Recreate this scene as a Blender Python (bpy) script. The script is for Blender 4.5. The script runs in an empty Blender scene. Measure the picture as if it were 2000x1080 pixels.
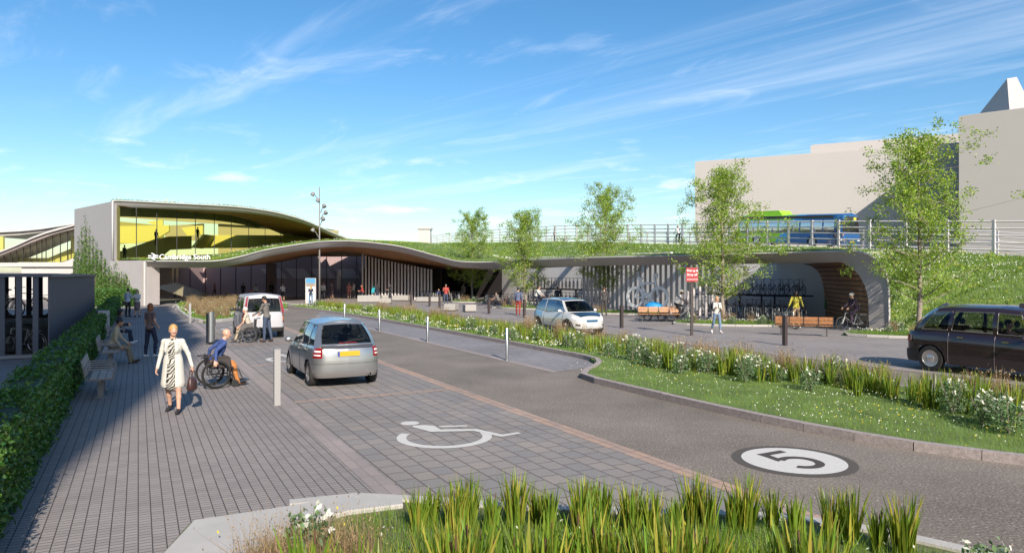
import bpy, math, random, sys
import numpy as np
from mathutils import Vector, Matrix
SC = bpy.context.scene
COL = SC.collection
R = math.radians
random.seed(7)
RS = np.random.RandomState(7)

# ------------------------------------------------------------ camera
cam_d = bpy.data.cameras.new('camera'); cam = bpy.data.objects.new('camera', cam_d); COL.objects.link(cam)
cam.location = (0, 0, 2.65); cam.rotation_euler = (R(90), 0, 0)
cam_d.sensor_width = 36; cam_d.lens = 36*1367/2000; cam_d.shift_y = -0.0015
cam_d.clip_start = .1; cam_d.clip_end = 6000
SC.camera = cam
# ------------------------------------------------------------ light
SUN_AZ, SUN_EL = R(18), R(32)      # from behind the camera, slightly to its right
sx, sy, sz = math.sin(SUN_AZ)*math.cos(SUN_EL), -math.cos(SUN_AZ)*math.cos(SUN_EL), math.sin(SUN_EL)
sl = bpy.data.lights.new('sun', 'SUN'); so = bpy.data.objects.new('sun', sl); COL.objects.link(so)
so.rotation_euler = Vector((sx, sy, sz)).to_track_quat('Z', 'Y').to_euler()
sl.energy = 4.7; sl.angle = R(.5); sl.color = (1, .90, .78)
W = bpy.data.worlds.new('World'); SC.world = W; W.use_nodes = True
nt = W.node_tree; nt.nodes.clear()
def N(nt, t, **k):
    n = nt.nodes.new(t)
    for a, b in k.items():
        if a.startswith('i_'):
            key = a[2:]; key = int(key) if key.isdigit() else key.replace('_', ' ')
            n.inputs[key].default_value = b
        else: setattr(n, a, b)
    return n
sky = N(nt, 'ShaderNodeTexSky', sky_type='NISHITA', sun_disc=False, sun_elevation=SUN_EL, sun_rotation=math.atan2(sx, sy), air_density=1.0, dust_density=.7, ozone_density=2.2)
hs = N(nt, 'ShaderNodeHueSaturation', i_Hue=.498, i_Saturation=1.30, i_Value=1.0)
nt.links.new(sky.outputs[0], hs.inputs['Color'])
# cirrus streaks on a high plane: direction / height
tc = N(nt, 'ShaderNodeTexCoord'); sp = N(nt, 'ShaderNodeSeparateXYZ'); nt.links.new(tc.outputs['Generated'], sp.inputs[0])
mz = N(nt, 'ShaderNodeMath', operation='MAXIMUM', i_1=.02); nt.links.new(sp.outputs[2], mz.inputs[0])
dx = N(nt, 'ShaderNodeMath', operation='DIVIDE'); dy = N(nt, 'ShaderNodeMath', operation='DIVIDE')
nt.links.new(sp.outputs[0], dx.inputs[0]); nt.links.new(mz.outputs[0], dx.inputs[1])
nt.links.new(sp.outputs[1], dy.inputs[0]); nt.links.new(mz.outputs[0], dy.inputs[1])
cb = N(nt, 'ShaderNodeCombineXYZ'); nt.links.new(dx.outputs[0], cb.inputs[0]); nt.links.new(dy.outputs[0], cb.inputs[1])
def cloud(rot, sc, nscale, lo, hi, amt, detail=9, dist=.6, off=0):
    m0 = N(nt, 'ShaderNodeMapping'); m0.inputs['Rotation'].default_value = (0, 0, rot); nt.links.new(cb.outputs[0], m0.inputs[0])
    mp = N(nt, 'ShaderNodeMapping'); mp.inputs['Scale'].default_value = sc; mp.inputs['Location'].default_value = (off, off*.7, 0)
    nt.links.new(m0.outputs[0], mp.inputs[0])
    nz = N(nt, 'ShaderNodeTexNoise', i_Scale=nscale, i_Detail=detail, i_Roughness=.62, i_Distortion=dist)
    nt.links.new(mp.outputs[0], nz.inputs['Vector'])
    mr = N(nt, 'ShaderNodeMapRange', interpolation_type='SMOOTHSTEP'); mr.inputs[1].default_value = lo; mr.inputs[2].default_value = hi; mr.inputs[4].default_value = amt
    nt.links.new(nz.outputs[0], mr.inputs[0]); return mr
c1 = cloud(R(-41), (1.1, .13, 1), 1.0, .52, .86, .46, off=3.3)
c2 = cloud(R(-38), (.7, .25, 1), 2.0, .52, .8, .28, dist=1.5, off=8)
mx = N(nt, 'ShaderNodeMath', operation='ADD', use_clamp=True); nt.links.new(c1.outputs[0], mx.inputs[0]); nt.links.new(c2.outputs[0], mx.inputs[1])
# small cumulus low over the horizon, in direction space
mp = N(nt, 'ShaderNodeMapping'); mp.inputs['Scale'].default_value = (6, 6, 26); nt.links.new(tc.outputs['Generated'], mp.inputs[0])
nz = N(nt, 'ShaderNodeTexNoise', i_Scale=1.3, i_Detail=6, i_Roughness=.55); nt.links.new(mp.outputs[0], nz.inputs['Vector'])
mr = N(nt, 'ShaderNodeMapRange', interpolation_type='SMOOTHSTEP'); mr.inputs[1].default_value = .57; mr.inputs[2].default_value = .72; mr.inputs[4].default_value = .55
nt.links.new(nz.outputs[0], mr.inputs[0])
band = N(nt, 'ShaderNodeMapRange', interpolation_type='SMOOTHSTEP'); band.inputs[1].default_value = .22; band.inputs[2].default_value = .12; nt.links.new(sp.outputs[2], band.inputs[0])
mu = N(nt, 'ShaderNodeMath', operation='MULTIPLY'); nt.links.new(mr.outputs[0], mu.inputs[0]); nt.links.new(band.outputs[0], mu.inputs[1])
ma = N(nt, 'ShaderNodeMath', operation='ADD', use_clamp=True); nt.links.new(mx.outputs[0], ma.inputs[0]); nt.links.new(mu.outputs[0], ma.inputs[1])
mixc = N(nt, 'ShaderNodeMixRGB'); mixc.inputs[2].default_value = (7.6, 8.0, 8.6, 1)
nt.links.new(ma.outputs[0], mixc.inputs[0]); nt.links.new(hs.outputs[0], mixc.inputs[1])
bg = N(nt, 'ShaderNodeBackground', i_Strength=.105); nt.links.new(mixc.outputs[0], bg.inputs[0])
wo = N(nt, 'ShaderNodeOutputWorld'); nt.links.new(bg.outputs[0], wo.inputs[0])
SC.view_settings.view_transform = 'Standard'; SC.view_settings.look = 'None'; SC.view_settings.gamma = 1
SC.view_settings.exposure = .65
SC.cycles.max_bounces = 6; SC.cycles.transparent_max_bounces = 12; SC.cycles.caustics_reflective = False; SC.cycles.caustics_refractive = False

# ------------------------------------------------------------ street frame: t across, s along
VX = Vector((.882, .471, 0)).normalized(); UX = Vector((-VX.y, VX.x, 0)); SRZ = math.atan2(VX.y, VX.x)
def S(t, s, z=0): return Vector((t*VX.x+s*UX.x, t*VX.y+s*UX.y, z))
def TS(p): return (p[0]*VX.x+p[1]*VX.y, p[0]*UX.x+p[1]*UX.y)
def G(px, py, z=0):          # where the photograph's pixel meets the level z
    Y = 1367*(2.65-z)/(py-537); return Vector(((px-1000)/1367*Y, Y, z))
def P(px, py, Y): return Vector(((px-1000)/1367*Y, Y, 2.65-(py-537)/1367*Y))

# ------------------------------------------------------------ materials
MATS = {}
def M(name, col, rough=.6, metal=0, var=0, scale=4, bump=0, bscale=40, coat=0, spec=None, emit=0, island=0, trans=0, rot=0):
    if name in MATS: return MATS[name]
    m = bpy.data.materials.new(name); m.use_nodes = True; n = m.node_tree; b = n.nodes['Principled BSDF']
    b.inputs['Base Color'].default_value = (*col, 1); b.inputs['Roughness'].default_value = rough; b.inputs['Metallic'].default_value = metal
    if coat: b.inputs['Coat Weight'].default_value = coat; b.inputs['Coat Roughness'].default_value = .04
    if spec is not None: b.inputs['Specular IOR Level'].default_value = spec
    if emit: b.inputs['Emission Color'].default_value = (*col, 1); b.inputs['Emission Strength'].default_value = emit
    cur = None
    if var:
        t = N(n, 'ShaderNodeTexCoord'); z = N(n, 'ShaderNodeTexNoise', i_Scale=scale, i_Detail=6, i_Roughness=.6); n.links.new(t.outputs['Object'], z.inputs['Vector'])
        r = N(n, 'ShaderNodeMapRange'); r.inputs[1].default_value = .25; r.inputs[2].default_value = .75; r.inputs[3].default_value = 1-var; r.inputs[4].default_value = 1+var
        n.links.new(z.outputs[0], r.inputs[0])
        v = N(n, 'ShaderNodeVectorMath', operation='SCALE'); v.inputs[0].default_value = col; n.links.new(r.outputs[0], v.inputs['Scale']); cur = v.outputs[0]
    if island:
        g = N(n, 'ShaderNodeNewGeometry'); h = N(n, 'ShaderNodeHueSaturation'); h.inputs['Color'].default_value = (*col, 1)
        if cur: n.links.new(cur, h.inputs['Color'])
        r = N(n, 'ShaderNodeMapRange'); r.inputs[3].default_value = 1-island; r.inputs[4].default_value = 1+island; n.links.new(g.outputs['Random Per Island'], r.inputs[0]); n.links.new(r.outputs[0], h.inputs['Value'])
        w = N(n, 'ShaderNodeMath', operation='MULTIPLY', i_1=37.3); n.links.new(g.outputs['Random Per Island'], w.inputs[0])
        f = N(n, 'ShaderNodeMath', operation='FRACT'); n.links.new(w.outputs[0], f.inputs[0])
        r2 = N(n, 'ShaderNodeMapRange'); r2.inputs[3].default_value = .5-island*.06; r2.inputs[4].default_value = .5+island*.06; n.links.new(f.outputs[0], r2.inputs[0]); n.links.new(r2.outputs[0], h.inputs['Hue'])
        cur = h.outputs[0]
    if cur: n.links.new(cur, b.inputs['Base Color'])
    if bump:
        t = N(n, 'ShaderNodeTexCoord'); z = N(n, 'ShaderNodeTexNoise', i_Scale=bscale, i_Detail=5); n.links.new(t.outputs['Object'], z.inputs['Vector'])
        q = N(n, 'ShaderNodeBump', i_Strength=bump, i_Distance=.02); n.links.new(z.outputs[0], q.inputs['Height']); n.links.new(q.outputs[0], b.inputs['Normal'])
    if trans:
        tr = N(n, 'ShaderNodeBsdfTranslucent'); tr.inputs[0].default_value = (min(1, col[0]*1.7), min(1, col[1]*1.6), col[2]*.8, 1)
        ms = N(n, 'ShaderNodeMixShader', i_0=trans); o = n.nodes['Material Output']
        n.links.new(b.outputs[0], ms.inputs[1]); n.links.new(tr.outputs[0], ms.inputs[2]); n.links.new(ms.outputs[0], o.inputs[0])
    MATS[name] = m; return m
def glass(name, tint, refl=.6, rough=.02, ior=1.5):
    if name in MATS: return MATS[name]
    m = bpy.data.materials.new(name); m.use_nodes = True; n = m.node_tree; n.nodes.clear()
    t = N(n, 'ShaderNodeBsdfTransparent'); t.inputs[0].default_value = (*tint, 1)
    g = N(n, 'ShaderNodeBsdfGlossy', i_Roughness=rough); f = N(n, 'ShaderNodeFresnel', i_IOR=ior)
    k = N(n, 'ShaderNodeMath', operation='MULTIPLY', i_1=refl); n.links.new(f.outputs[0], k.inputs[0])
    x = N(n, 'ShaderNodeMixShader'); n.links.new(k.outputs[0], x.inputs[0]); n.links.new(t.outputs[0], x.inputs[1]); n.links.new(g.outputs[0], x.inputs[2])
    o = N(n, 'ShaderNodeOutputMaterial'); n.links.new(x.outputs[0], o.inputs[0]); MATS[name] = m; return m
def paving(name, c1, c2, mortar, bw, rh, msize, speck=0, offset=.5, mbias=0, rough=.8, rz=0, bump=.25):
    """setts or slabs in courses running along the street; every stone its own tone"""
    m = bpy.data.materials.new(name); m.use_nodes = True; n = m.node_tree; b = n.nodes['Principled BSDF']
    g = N(n, 'ShaderNodeNewGeometry'); mp = N(n, 'ShaderNodeMapping'); mp.inputs['Rotation'].default_value = (0, 0, -SRZ-R(90)+rz)
    n.links.new(g.outputs['Position'], mp.inputs[0])
    br = N(n, 'ShaderNodeTexBrick', offset=offset, squash=1); br.inputs['Color1'].default_value = (*c1, 1); br.inputs['Color2'].default_value = (*c2, 1); br.inputs['Mortar'].default_value = (*mortar, 1)
    br.inputs['Scale'].default_value = 1; br.inputs['Brick Width'].default_value = bw; br.inputs['Row Height'].default_value = rh; br.inputs['Mortar Size'].default_value = msize; br.inputs['Mortar Smooth'].default_value = .3; br.inputs['Bias'].default_value = mbias
    n.links.new(mp.outputs[0], br.inputs[0])
    z = N(n, 'ShaderNodeTexNoise', i_Scale=.35, i_Detail=5); n.links.new(g.outputs['Position'], z.inputs['Vector'])
    r = N(n, 'ShaderNodeMapRange'); r.inputs[1].default_value = .3; r.inputs[2].default_value = .7; r.inputs[3].default_value = .86; r.inputs[4].default_value = 1.12; n.links.new(z.outputs[0], r.inputs[0])
    z2 = N(n, 'ShaderNodeTexNoise', i_Scale=90, i_Detail=3); n.links.new(g.outputs['Position'], z2.inputs['Vector'])
    r2 = N(n, 'ShaderNodeMapRange'); r2.inputs[1].default_value = .3; r2.inputs[2].default_value = .7; r2.inputs[3].default_value = 1-speck; r2.inputs[4].default_value = 1+speck; n.links.new(z2.outputs[0], r2.inputs[0])
    q = N(n, 'ShaderNodeMath', operation='MULTIPLY'); n.links.new(r.outputs[0], q.inputs[0]); n.links.new(r2.outputs[0], q.inputs[1])
    v = N(n, 'ShaderNodeVectorMath', operation='SCALE'); n.links.new(br.outputs[0], v.inputs[0]); n.links.new(q.outputs[0], v.inputs['Scale']); n.links.new(v.outputs[0], b.inputs['Base Color'])
    b.inputs['Roughness'].default_value = rough
    iv = N(n, 'ShaderNodeMath', operation='SUBTRACT', i_0=1.0); n.links.new(br.outputs['Fac'], iv.inputs[1])
    ad = N(n, 'ShaderNodeMath', operation='MULTIPLY_ADD', i_1=.35); n.links.new(z2.outputs[0], ad.inputs[0]); n.links.new(iv.outputs[0], ad.inputs[2])
    bp = N(n, 'ShaderNodeBump', i_Strength=bump, i_Distance=.01); n.links.new(ad.outputs[0], bp.inputs['Height']); n.links.new(bp.outputs[0], b.inputs['Normal'])
    MATS[name] = m; return m
def stripes(name, c1, c2, scale, axis='x', rough=.5, duty=.12, bump=0, space='Object'):
    """boards with thin dark gaps"""
    m = bpy.data.materials.new(name); m.use_nodes = True; n = m.node_tree; b = n.nodes['Principled BSDF']
    t = N(n, 'ShaderNodeTexCoord'); sp = N(n, 'ShaderNodeSeparateXYZ'); n.links.new(t.outputs[space], sp.inputs[0])
    k = N(n, 'ShaderNodeMath', operation='MULTIPLY', i_1=scale); n.links.new(sp.outputs['xyz'.index(axis)], k.inputs[0])
    f = N(n, 'ShaderNodeMath', operation='FRACT'); n.links.new(k.outputs[0], f.inputs[0])
    l = N(n, 'ShaderNodeMath', operation='LESS_THAN', i_1=duty); n.links.new(f.outputs[0], l.inputs[0])
    z = N(n, 'ShaderNodeTexNoise', i_Scale=1.3, i_Detail=4); n.links.new(t.outputs[space], z.inputs['Vector'])
    r = N(n, 'ShaderNodeMapRange'); r.inputs[1].default_value = .3; r.inputs[2].default_value = .7; r.inputs[3].default_value = .75; r.inputs[4].default_value = 1.25; n.links.new(z.outputs[0], r.inputs[0])
    v = N(n, 'ShaderNodeVectorMath', operation='SCALE'); v.inputs[0].default_value = c1; n.links.new(r.outputs[0], v.inputs['Scale'])
    x = N(n, 'ShaderNodeMixRGB'); x.inputs[2].default_value = (*c2, 1); n.links.new(l.outputs[0], x.inputs[0]); n.links.new(v.outputs[0], x.inputs[1]); n.links.new(x.outputs[0], b.inputs['Base Color'])
    b.inputs['Roughness'].default_value = rough; MATS[name] = m; return m

conc = M('pale_concrete', (.36, .345, .34), .8, var=.06, scale=1.2, bump=.1)
conc2 = M('soffit_concrete', (.46, .42, .41), .7, var=.07, scale=.6)
whitec = M('white_render', (.47, .455, .44), .8, var=.04, scale=.8)
stone = M('bench_stone', (.34, .325, .30), .8, var=.15, scale=9, bump=.3)
kerbm = M('granite_kerb', (.30, .26, .25), .85, var=.3, scale=14, bump=.5, bscale=60)
kerbw = M('pale_kerb', (.40, .385, .36), .8, var=.1, scale=8, bump=.2)
steel = M('brushed_steel', (.55, .55, .56), .32, metal=1, var=.08, scale=20)
lgrey = M('light_grey_paint', (.30, .295, .29), .5)
brown = M('dark_brown_metal', (.045, .033, .032), .5)
black = M('black_metal', (.018, .018, .02), .45)
rubber = M('tyre_rubber', (.022, .021, .021), .8)
slate = M('slate_metal', (.13, .13, .155), .5, var=.05)
timber = stripes('timber_boards', (.36, .17, .065), (.12, .05, .02), 3.5, 'y', .55)
timberx = stripes('timber_slats', (.36, .17, .07), (.015, .01, .01), 3.9, 'z', .5, duty=.22)
benchw = M('bench_timber', (.36, .17, .075), .5, var=.4, scale=11, bump=.15)
benchg = M('weathered_timber', (.36, .29, .24), .6, var=.15, scale=9)
gold = M('yellow_panel', (.54, .50, .12), .6, var=.05)
leafm = M('tree_leaf', (.24, .35, .045), .5, island=.5, trans=.4)
hedgem = M('hedge_leaf', (.065, .15, .025), .45, island=.5, trans=.22)
ivym = M('ivy_leaf', (.09, .17, .03), .5, island=.5, trans=.3)
grassm = M('lawn_grass', (.15, .25, .03), .6, island=.45, trans=.35)
soilm = M('green_ground_cover', (.11, .165, .035), .9, var=.45, scale=1.3, bump=.6)
irism = M('iris_blade', (.165, .24, .028), .4, island=.5, trans=.35)
irisy = M('yellowed_blade', (.33, .31, .05), .5, island=.4, trans=.3)
sedgem = M('dry_sedge', (.28, .20, .11), .7, island=.4, trans=.2)
bluegr = M('grey_green_leaf', (.12, .20, .09), .6, island=.45, trans=.3)
petal = M('white_petal', (.80, .80, .72), .6, trans=.3)
petaly = M('yellow_petal', (.75, .60, .04), .6, trans=.3)
bark = M('pale_bark', (.25, .21, .17), .85, var=.3, scale=14, bump=.6)
cattail = M('cattail_brown', (.10, .05, .03), .8)

# ------------------------------------------------------------ mesh helpers
class MB:
    def __init__(s): s.v = []; s.f = []; s.m = []; s.T = None
    def add(s, vs, fs, mi=0):
        o = len(s.v)
        if s.T is not None: vs = [s.T @ Vector(p) for p in vs]
        s.v += [tuple(p) for p in vs]; s.f += [tuple(i+o for i in f) for f in fs]; s.m += [mi]*len(fs); return s
    def box(s, c, d, rz=0, mi=0, M4=None, tap=1):
        x, y, z = d[0]/2, d[1]/2, d[2]/2
        vs = [Vector((a*x*(tap if k > 0 else 1), b*y*(tap if k > 0 else 1), k*z)) for k in (-1, 1) for a, b in ((-1, -1), (1, -1), (1, 1), (-1, 1))]
        m = M4 if M4 else Matrix.Rotation(rz, 4, 'Z')
        vs = [m @ p + Vector(c) for p in vs]
        return s.add(vs, [(3, 2, 1, 0), (4, 5, 6, 7), (0, 1, 5, 4), (1, 2, 6, 5), (2, 3, 7, 6), (3, 0, 4, 7)], mi)
    def tube(s, pts, r, n=6, mi=0, cap=True, closed=False):
        pts = [Vector(p) for p in pts]; L = len(pts); rr = r if isinstance(r, (list, tuple)) else [r]*L
        vs = []; up = None
        for i, p in enumerate(pts):
            if closed: d = pts[(i+1) % L]-pts[i-1]
            else: d = pts[min(i+1, L-1)]-pts[max(i-1, 0)]
            if d.length < 1e-9: d = Vector((0, 0, 1))
            d.normalize()
            if up is None:
                up = Vector((0, 0, 1)) if abs(d.z) < .9 else Vector((1, 0, 0))
            a = d.cross(up)
            if a.length < 1e-5: a = d.cross(Vector((1, .3, 0)))
            a.normalize(); b = a.cross(d); up = b
            for k in range(n):
                q = 2*math.pi*k/n; vs.append(p+(a*math.cos(q)+b*math.sin(q))*rr[i])
        fs = []
        for i in range(L if closed else L-1):
            j = (i+1) % L
            for k in range(n): fs.append((i*n+k, j*n+k, j*n+(k+1) % n, i*n+(k+1) % n))
        if cap and not closed: fs += [tuple(range(n)), tuple(reversed(range((L-1)*n, L*n)))]
        return s.add(vs, fs, mi)
    def grid(s, rows, mi=0, closed=False):
        h, w = len(rows), len(rows[0]); vs = [p for r in rows for p in r]; fs = []
        for i in range(h-1):
            for j in range(w if closed else w-1):
                k = (j+1) % w; fs.append((i*w+j, i*w+k, (i+1)*w+k, (i+1)*w+j))
        return s.add(vs, fs, mi)
    def lathe(s, prof, n=16, mi=0, M4=None):
        m = M4 or Matrix.Identity(4)
        rows = [[m @ Vector((r*math.cos(2*math.pi*k/n), r*math.sin(2*math.pi*k/n), z)) for k in range(n)] for r, z in prof]
        return s.grid(rows, mi, True)
    def ell(s, c, r, mi=0, n=10, M4=None):
        m = M4 or Matrix.Identity(4); rows = []
        for i in range(n//2+1):
            a = math.pi*i/(n//2); q = max(math.sin(a), .001)
            rows.append([m @ Vector((r[0]*q*math.cos(2*math.pi*k/n), r[1]*q*math.sin(2*math.pi*k/n), r[2]*math.cos(a))) + Vector(c) for k in range(n)])
        return s.grid(rows, mi, True)
    def prism(s, poly, z0, z1, mi=0, f=None):
        n = len(poly); f = f or (lambda x, y, z: (x, y, z))
        vs = [f(x, y, z0) for x, y in poly]+[f(x, y, z1) for x, y in poly]
        fs = [tuple(reversed(range(n))), tuple(range(n, 2*n))]+[(i, (i+1) % n, n+(i+1) % n, n+i) for i in range(n)]
        return s.add(vs, fs, mi)
    def torus(s, c, R_, r, n=24, k=6, mi=0, M4=None):
        m = M4 or Matrix.Identity(4)
        pts = [m @ Vector((R_*math.cos(2*math.pi*i/n), R_*math.sin(2*math.pi*i/n), 0)) + Vector(c) for i in range(n)]
        return s.tube(pts, r, k, mi, closed=True)
    def mesh(s, name, mats, smooth=False):
        me = bpy.data.meshes.new(name); me.from_pydata(s.v, [], s.f)
        mats = mats if isinstance(mats, (list, tuple)) else [mats]
        for m in mats: me.materials.append(m)
        if len(mats) > 1: me.polygons.foreach_set('material_index', s.m)
        if smooth: me.shade_smooth() if smooth is True else me.shade_smooth()
        me.update(); return me
    def build(s, name, mats, parent=None, smooth=False, loc=None, rz=None, label=None):
        o = bpy.data.objects.new(name, s.mesh(name, mats, smooth)); COL.objects.link(o)
        if smooth == 'auto':
            md = o.modifiers.new('split', 'EDGE_SPLIT'); md.split_angle = R(38)
        if parent: o.parent = parent
        if loc is not None: o.location = loc
        if rz is not None: o.rotation_euler[2] = rz
        if label: o['label'] = label
        return o
def tag(o, label=None, cat=None, group=None, kind=None):
    if label: o['label'] = label
    if cat: o['category'] = cat
    if group: o['group'] = group
    if kind: o['kind'] = kind
    return o
def thing(name, label, cat, loc=(0, 0, 0), rz=0, group=None):
    o = bpy.data.objects.new(name, None); COL.objects.link(o); o.location = loc; o.rotation_euler = (0, 0, rz); o.empty_display_size = .2
    return tag(o, label, cat, group)
CH = {}
def dup(root, loc, rz=0, label=None, group=None, scale=None):
    def cp(o, par):
        c = o.copy(); COL.objects.link(c); c.parent = par
        for ch in kids(o): cp(ch, c)
        return c
    def kids(o): return [x for x in KID.get(o.name, [])]
    KID = {}
    key = root.name
    if key not in CH:
        K = {}
        for x in list(COL.objects):
            if x.parent: K.setdefault(x.parent.name, []).append(x)
        CH[key] = K
    KID = CH[key]
    r = cp(root, None); r.location = loc; r.rotation_euler = (0, 0, rz)
    if label: r['label'] = label
    if group: r['group'] = group
    if scale: r.scale = (scale, scale, scale) if not isinstance(scale, tuple) else scale
    return r
def arrmesh(name, V, F, MI, mats, parent=None, loc=None, smooth=False):
    """numpy mesh; F is (n,3) or (n,4)"""
    me = bpy.data.meshes.new(name); k = F.shape[1]
    me.vertices.add(len(V)); me.vertices.foreach_set('co', np.asarray(V, np.float32).ravel())
    me.loops.add(F.size); me.loops.foreach_set('vertex_index', F.astype(np.int32).ravel())
    me.polygons.add(len(F)); me.polygons.foreach_set('loop_start', np.arange(0, F.size, k, dtype=np.int32)); me.polygons.foreach_set('loop_total', np.full(len(F), k, np.int32))
    for m in mats: me.materials.append(m)
    if MI is not None: me.polygons.foreach_set('material_index', np.asarray(MI, np.int32))
    me.update(calc_edges=True)
    if smooth: me.shade_smooth()
    o = bpy.data.objects.new(name, me); COL.objects.link(o)
    if parent: o.parent = parent
    if loc is not None: o.location = loc
    return o
def sheet(name, poly, z, m, kind='structure'):
    b = MB(); b.add([(p[0], p[1], z) for p in poly], [tuple(range(len(poly)))])
    me = b.mesh(name, m)
    o = bpy.data.objects.new(name, me); COL.objects.link(o)
    if me.polygons[0].normal.z < 0: me.flip_normals()
    return tag(o, kind=kind) if kind else o
def smooth_line(pts, n=6):
    """Catmull-Rom through the points"""
    P_ = [np.array(p, float) for p in pts]; P_ = [2*P_[0]-P_[1]]+P_+[2*P_[-1]-P_[-2]]; out = []
    for i in range(1, len(P_)-2):
        a, b, c, d = P_[i-1:i+3]
        for j in range(n):
            t = j/n; out.append(.5*((2*b)+(-a+c)*t+(2*a-5*b+4*c-d)*t*t+(-a+3*b-3*c+d)*t**3))
    out.append(P_[-2]); return out
def text_mesh(txt, size, depth=.0, font_off=0.0):
    c = bpy.data.curves.new('lettering', 'FONT'); c.body = txt; c.size = size; c.extrude = depth; c.offset = font_off; c.resolution_u = 3
    o = bpy.data.objects.new('lettering', c); COL.objects.link(o)
    dg = bpy.context.evaluated_depsgraph_get(); me = bpy.data.meshes.new_from_object(o.evaluated_get(dg)); COL.objects.unlink(o); bpy.data.objects.remove(o)
    return me
def text(name, txt, size, m, parent, mat4, depth=.005, off=0.0, align=None):
    me = text_mesh(txt, size, depth, off); me.materials.clear(); me.materials.append(m)
    if align == 'c':
        xs = [v.co.x for v in me.vertices]; cx = (min(xs)+max(xs))/2
        for v in me.vertices: v.co.x -= cx
    o = bpy.data.objects.new(name, me); COL.objects.link(o); o.matrix_local = mat4
    if parent: o.parent = parent; o.matrix_parent_inverse = Matrix.Identity(4)
    return o
# ============================================================ GROUND
ga = M('far_ground', (.16, .17, .12), .9, var=.3, scale=.02)
sheet('ground', [(-1500, -600), (1500, -600), (1500, 2500), (-1500, 2500)], -.05, ga)
plazam = paving('plaza_setts', (.265, .24, .232), (.22, .20, .195), (.14, .13, .13), .22, .11, .007, .12, bump=.15)
sheet('plaza', [S(-70, -40), S(75, -40), S(75, 112), S(-70, 112)], -.012, plazam)
# asphalt with light chippings
am = bpy.data.materials.new('asphalt'); am.use_nodes = True; n_ = am.node_tree; b_ = n_.nodes['Principled BSDF']; b_.inputs['Roughness'].default_value = .85
g_ = N(n_, 'ShaderNodeNewGeometry')
z1 = N(n_, 'ShaderNodeTexNoise', i_Scale=.45, i_Detail=6, i_Roughness=.6); n_.links.new(g_.outputs['Position'], z1.inputs['Vector'])
z2 = N(n_, 'ShaderNodeTexVoronoi', i_Scale=26); n_.links.new(g_.outputs['Position'], z2.inputs['Vector'])
z3 = N(n_, 'ShaderNodeTexNoise', i_Scale=34, i_Detail=5); n_.links.new(g_.outputs['Position'], z3.inputs['Vector'])
c_ = N(n_, 'ShaderNodeValToRGB'); c_.color_ramp.elements[0].position = .3; c_.color_ramp.elements[0].color = (.125, .106, .088, 1); c_.color_ramp.elements[1].position = .7; c_.color_ramp.elements[1].color = (.205, .176, .148, 1); n_.links.new(z1.outputs[0], c_.inputs[0])
s_ = N(n_, 'ShaderNodeSeparateColor'); n_.links.new(z2.outputs['Color'], s_.inputs[0])
p_ = N(n_, 'ShaderNodeMapRange'); p_.inputs[1].default_value = .62; p_.inputs[2].default_value = 1; p_.inputs[4].default_value = 1; n_.links.new(s_.outputs[0], p_.inputs[0])
d_ = N(n_, 'ShaderNodeMapRange'); d_.inputs[1].default_value = .45; d_.inputs[2].default_value = .1; n_.links.new(z2.outputs['Distance'], d_.inputs[0])
k_ = N(n_, 'ShaderNodeMath', operation='MULTIPLY'); n_.links.new(p_.outputs[0], k_.inputs[0]); n_.links.new(d_.outputs[0], k_.inputs[1])
x_ = N(n_, 'ShaderNodeMixRGB'); x_.inputs[2].default_value = (.36, .32, .28, 1); n_.links.new(k_.outputs[0], x_.inputs[0]); n_.links.new(c_.outputs[0], x_.inputs[1])
r_ = N(n_, 'ShaderNodeMapRange'); r_.inputs[1].default_value = .3; r_.inputs[2].default_value = .7; r_.inputs[3].default_value = .45; r_.inputs[4].default_value = 1.6; n_.links.new(z3.outputs[0], r_.inputs[0])
v_ = N(n_, 'ShaderNodeVectorMath', operation='SCALE'); n_.links.new(x_.outputs[0], v_.inputs[0]); n_.links.new(r_.outputs[0], v_.inputs['Scale']); n_.links.new(v_.outputs[0], b_.inputs['Base Color'])
bp_ = N(n_, 'ShaderNodeBump', i_Strength=.35, i_Distance=.008); n_.links.new(z3.outputs[0], bp_.inputs['Height']); n_.links.new(bp_.outputs[0], b_.inputs['Normal'])
sheet('road', [S(6.3, -30), S(19, -30), S(19, 54), S(18.4, 58), S(16.5, 61.5), S(14, 63), S(6.3, 63)], 0, am)
# flush kerb strips either side of the roads
strip = paving('granite_strip', (.40, .27, .20), (.30, .235, .20), (.13, .10, .09), .35, .26, .008, .22, offset=0, bump=.2)
strip2 = paving('pale_strip', (.30, .25, .235), (.25, .22, .21), (.17, .14, .13), .45, .3, .006, .2, offset=0, bump=.2)
sheet('kerb_strip', [S(6.35, -30), S(6.62, -30), S(6.62, 60), S(6.35, 60)], .006, strip)
sheet('plaza_kerb', [S(18.7, -30), S(19.0, -30), S(19.0, 54), S(18.7, 54)], .006, strip2)
sheet('bay_edge_strip', [S(2.55, 6), S(2.85, 6), S(2.85, 62), S(2.55, 62)], .006, strip2)
prom = paving('promenade_setts', (.268, .243, .230), (.225, .203, .192), (.05, .04, .037), .085, .125, .0065, .12, offset=.5, bump=.3)
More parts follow.
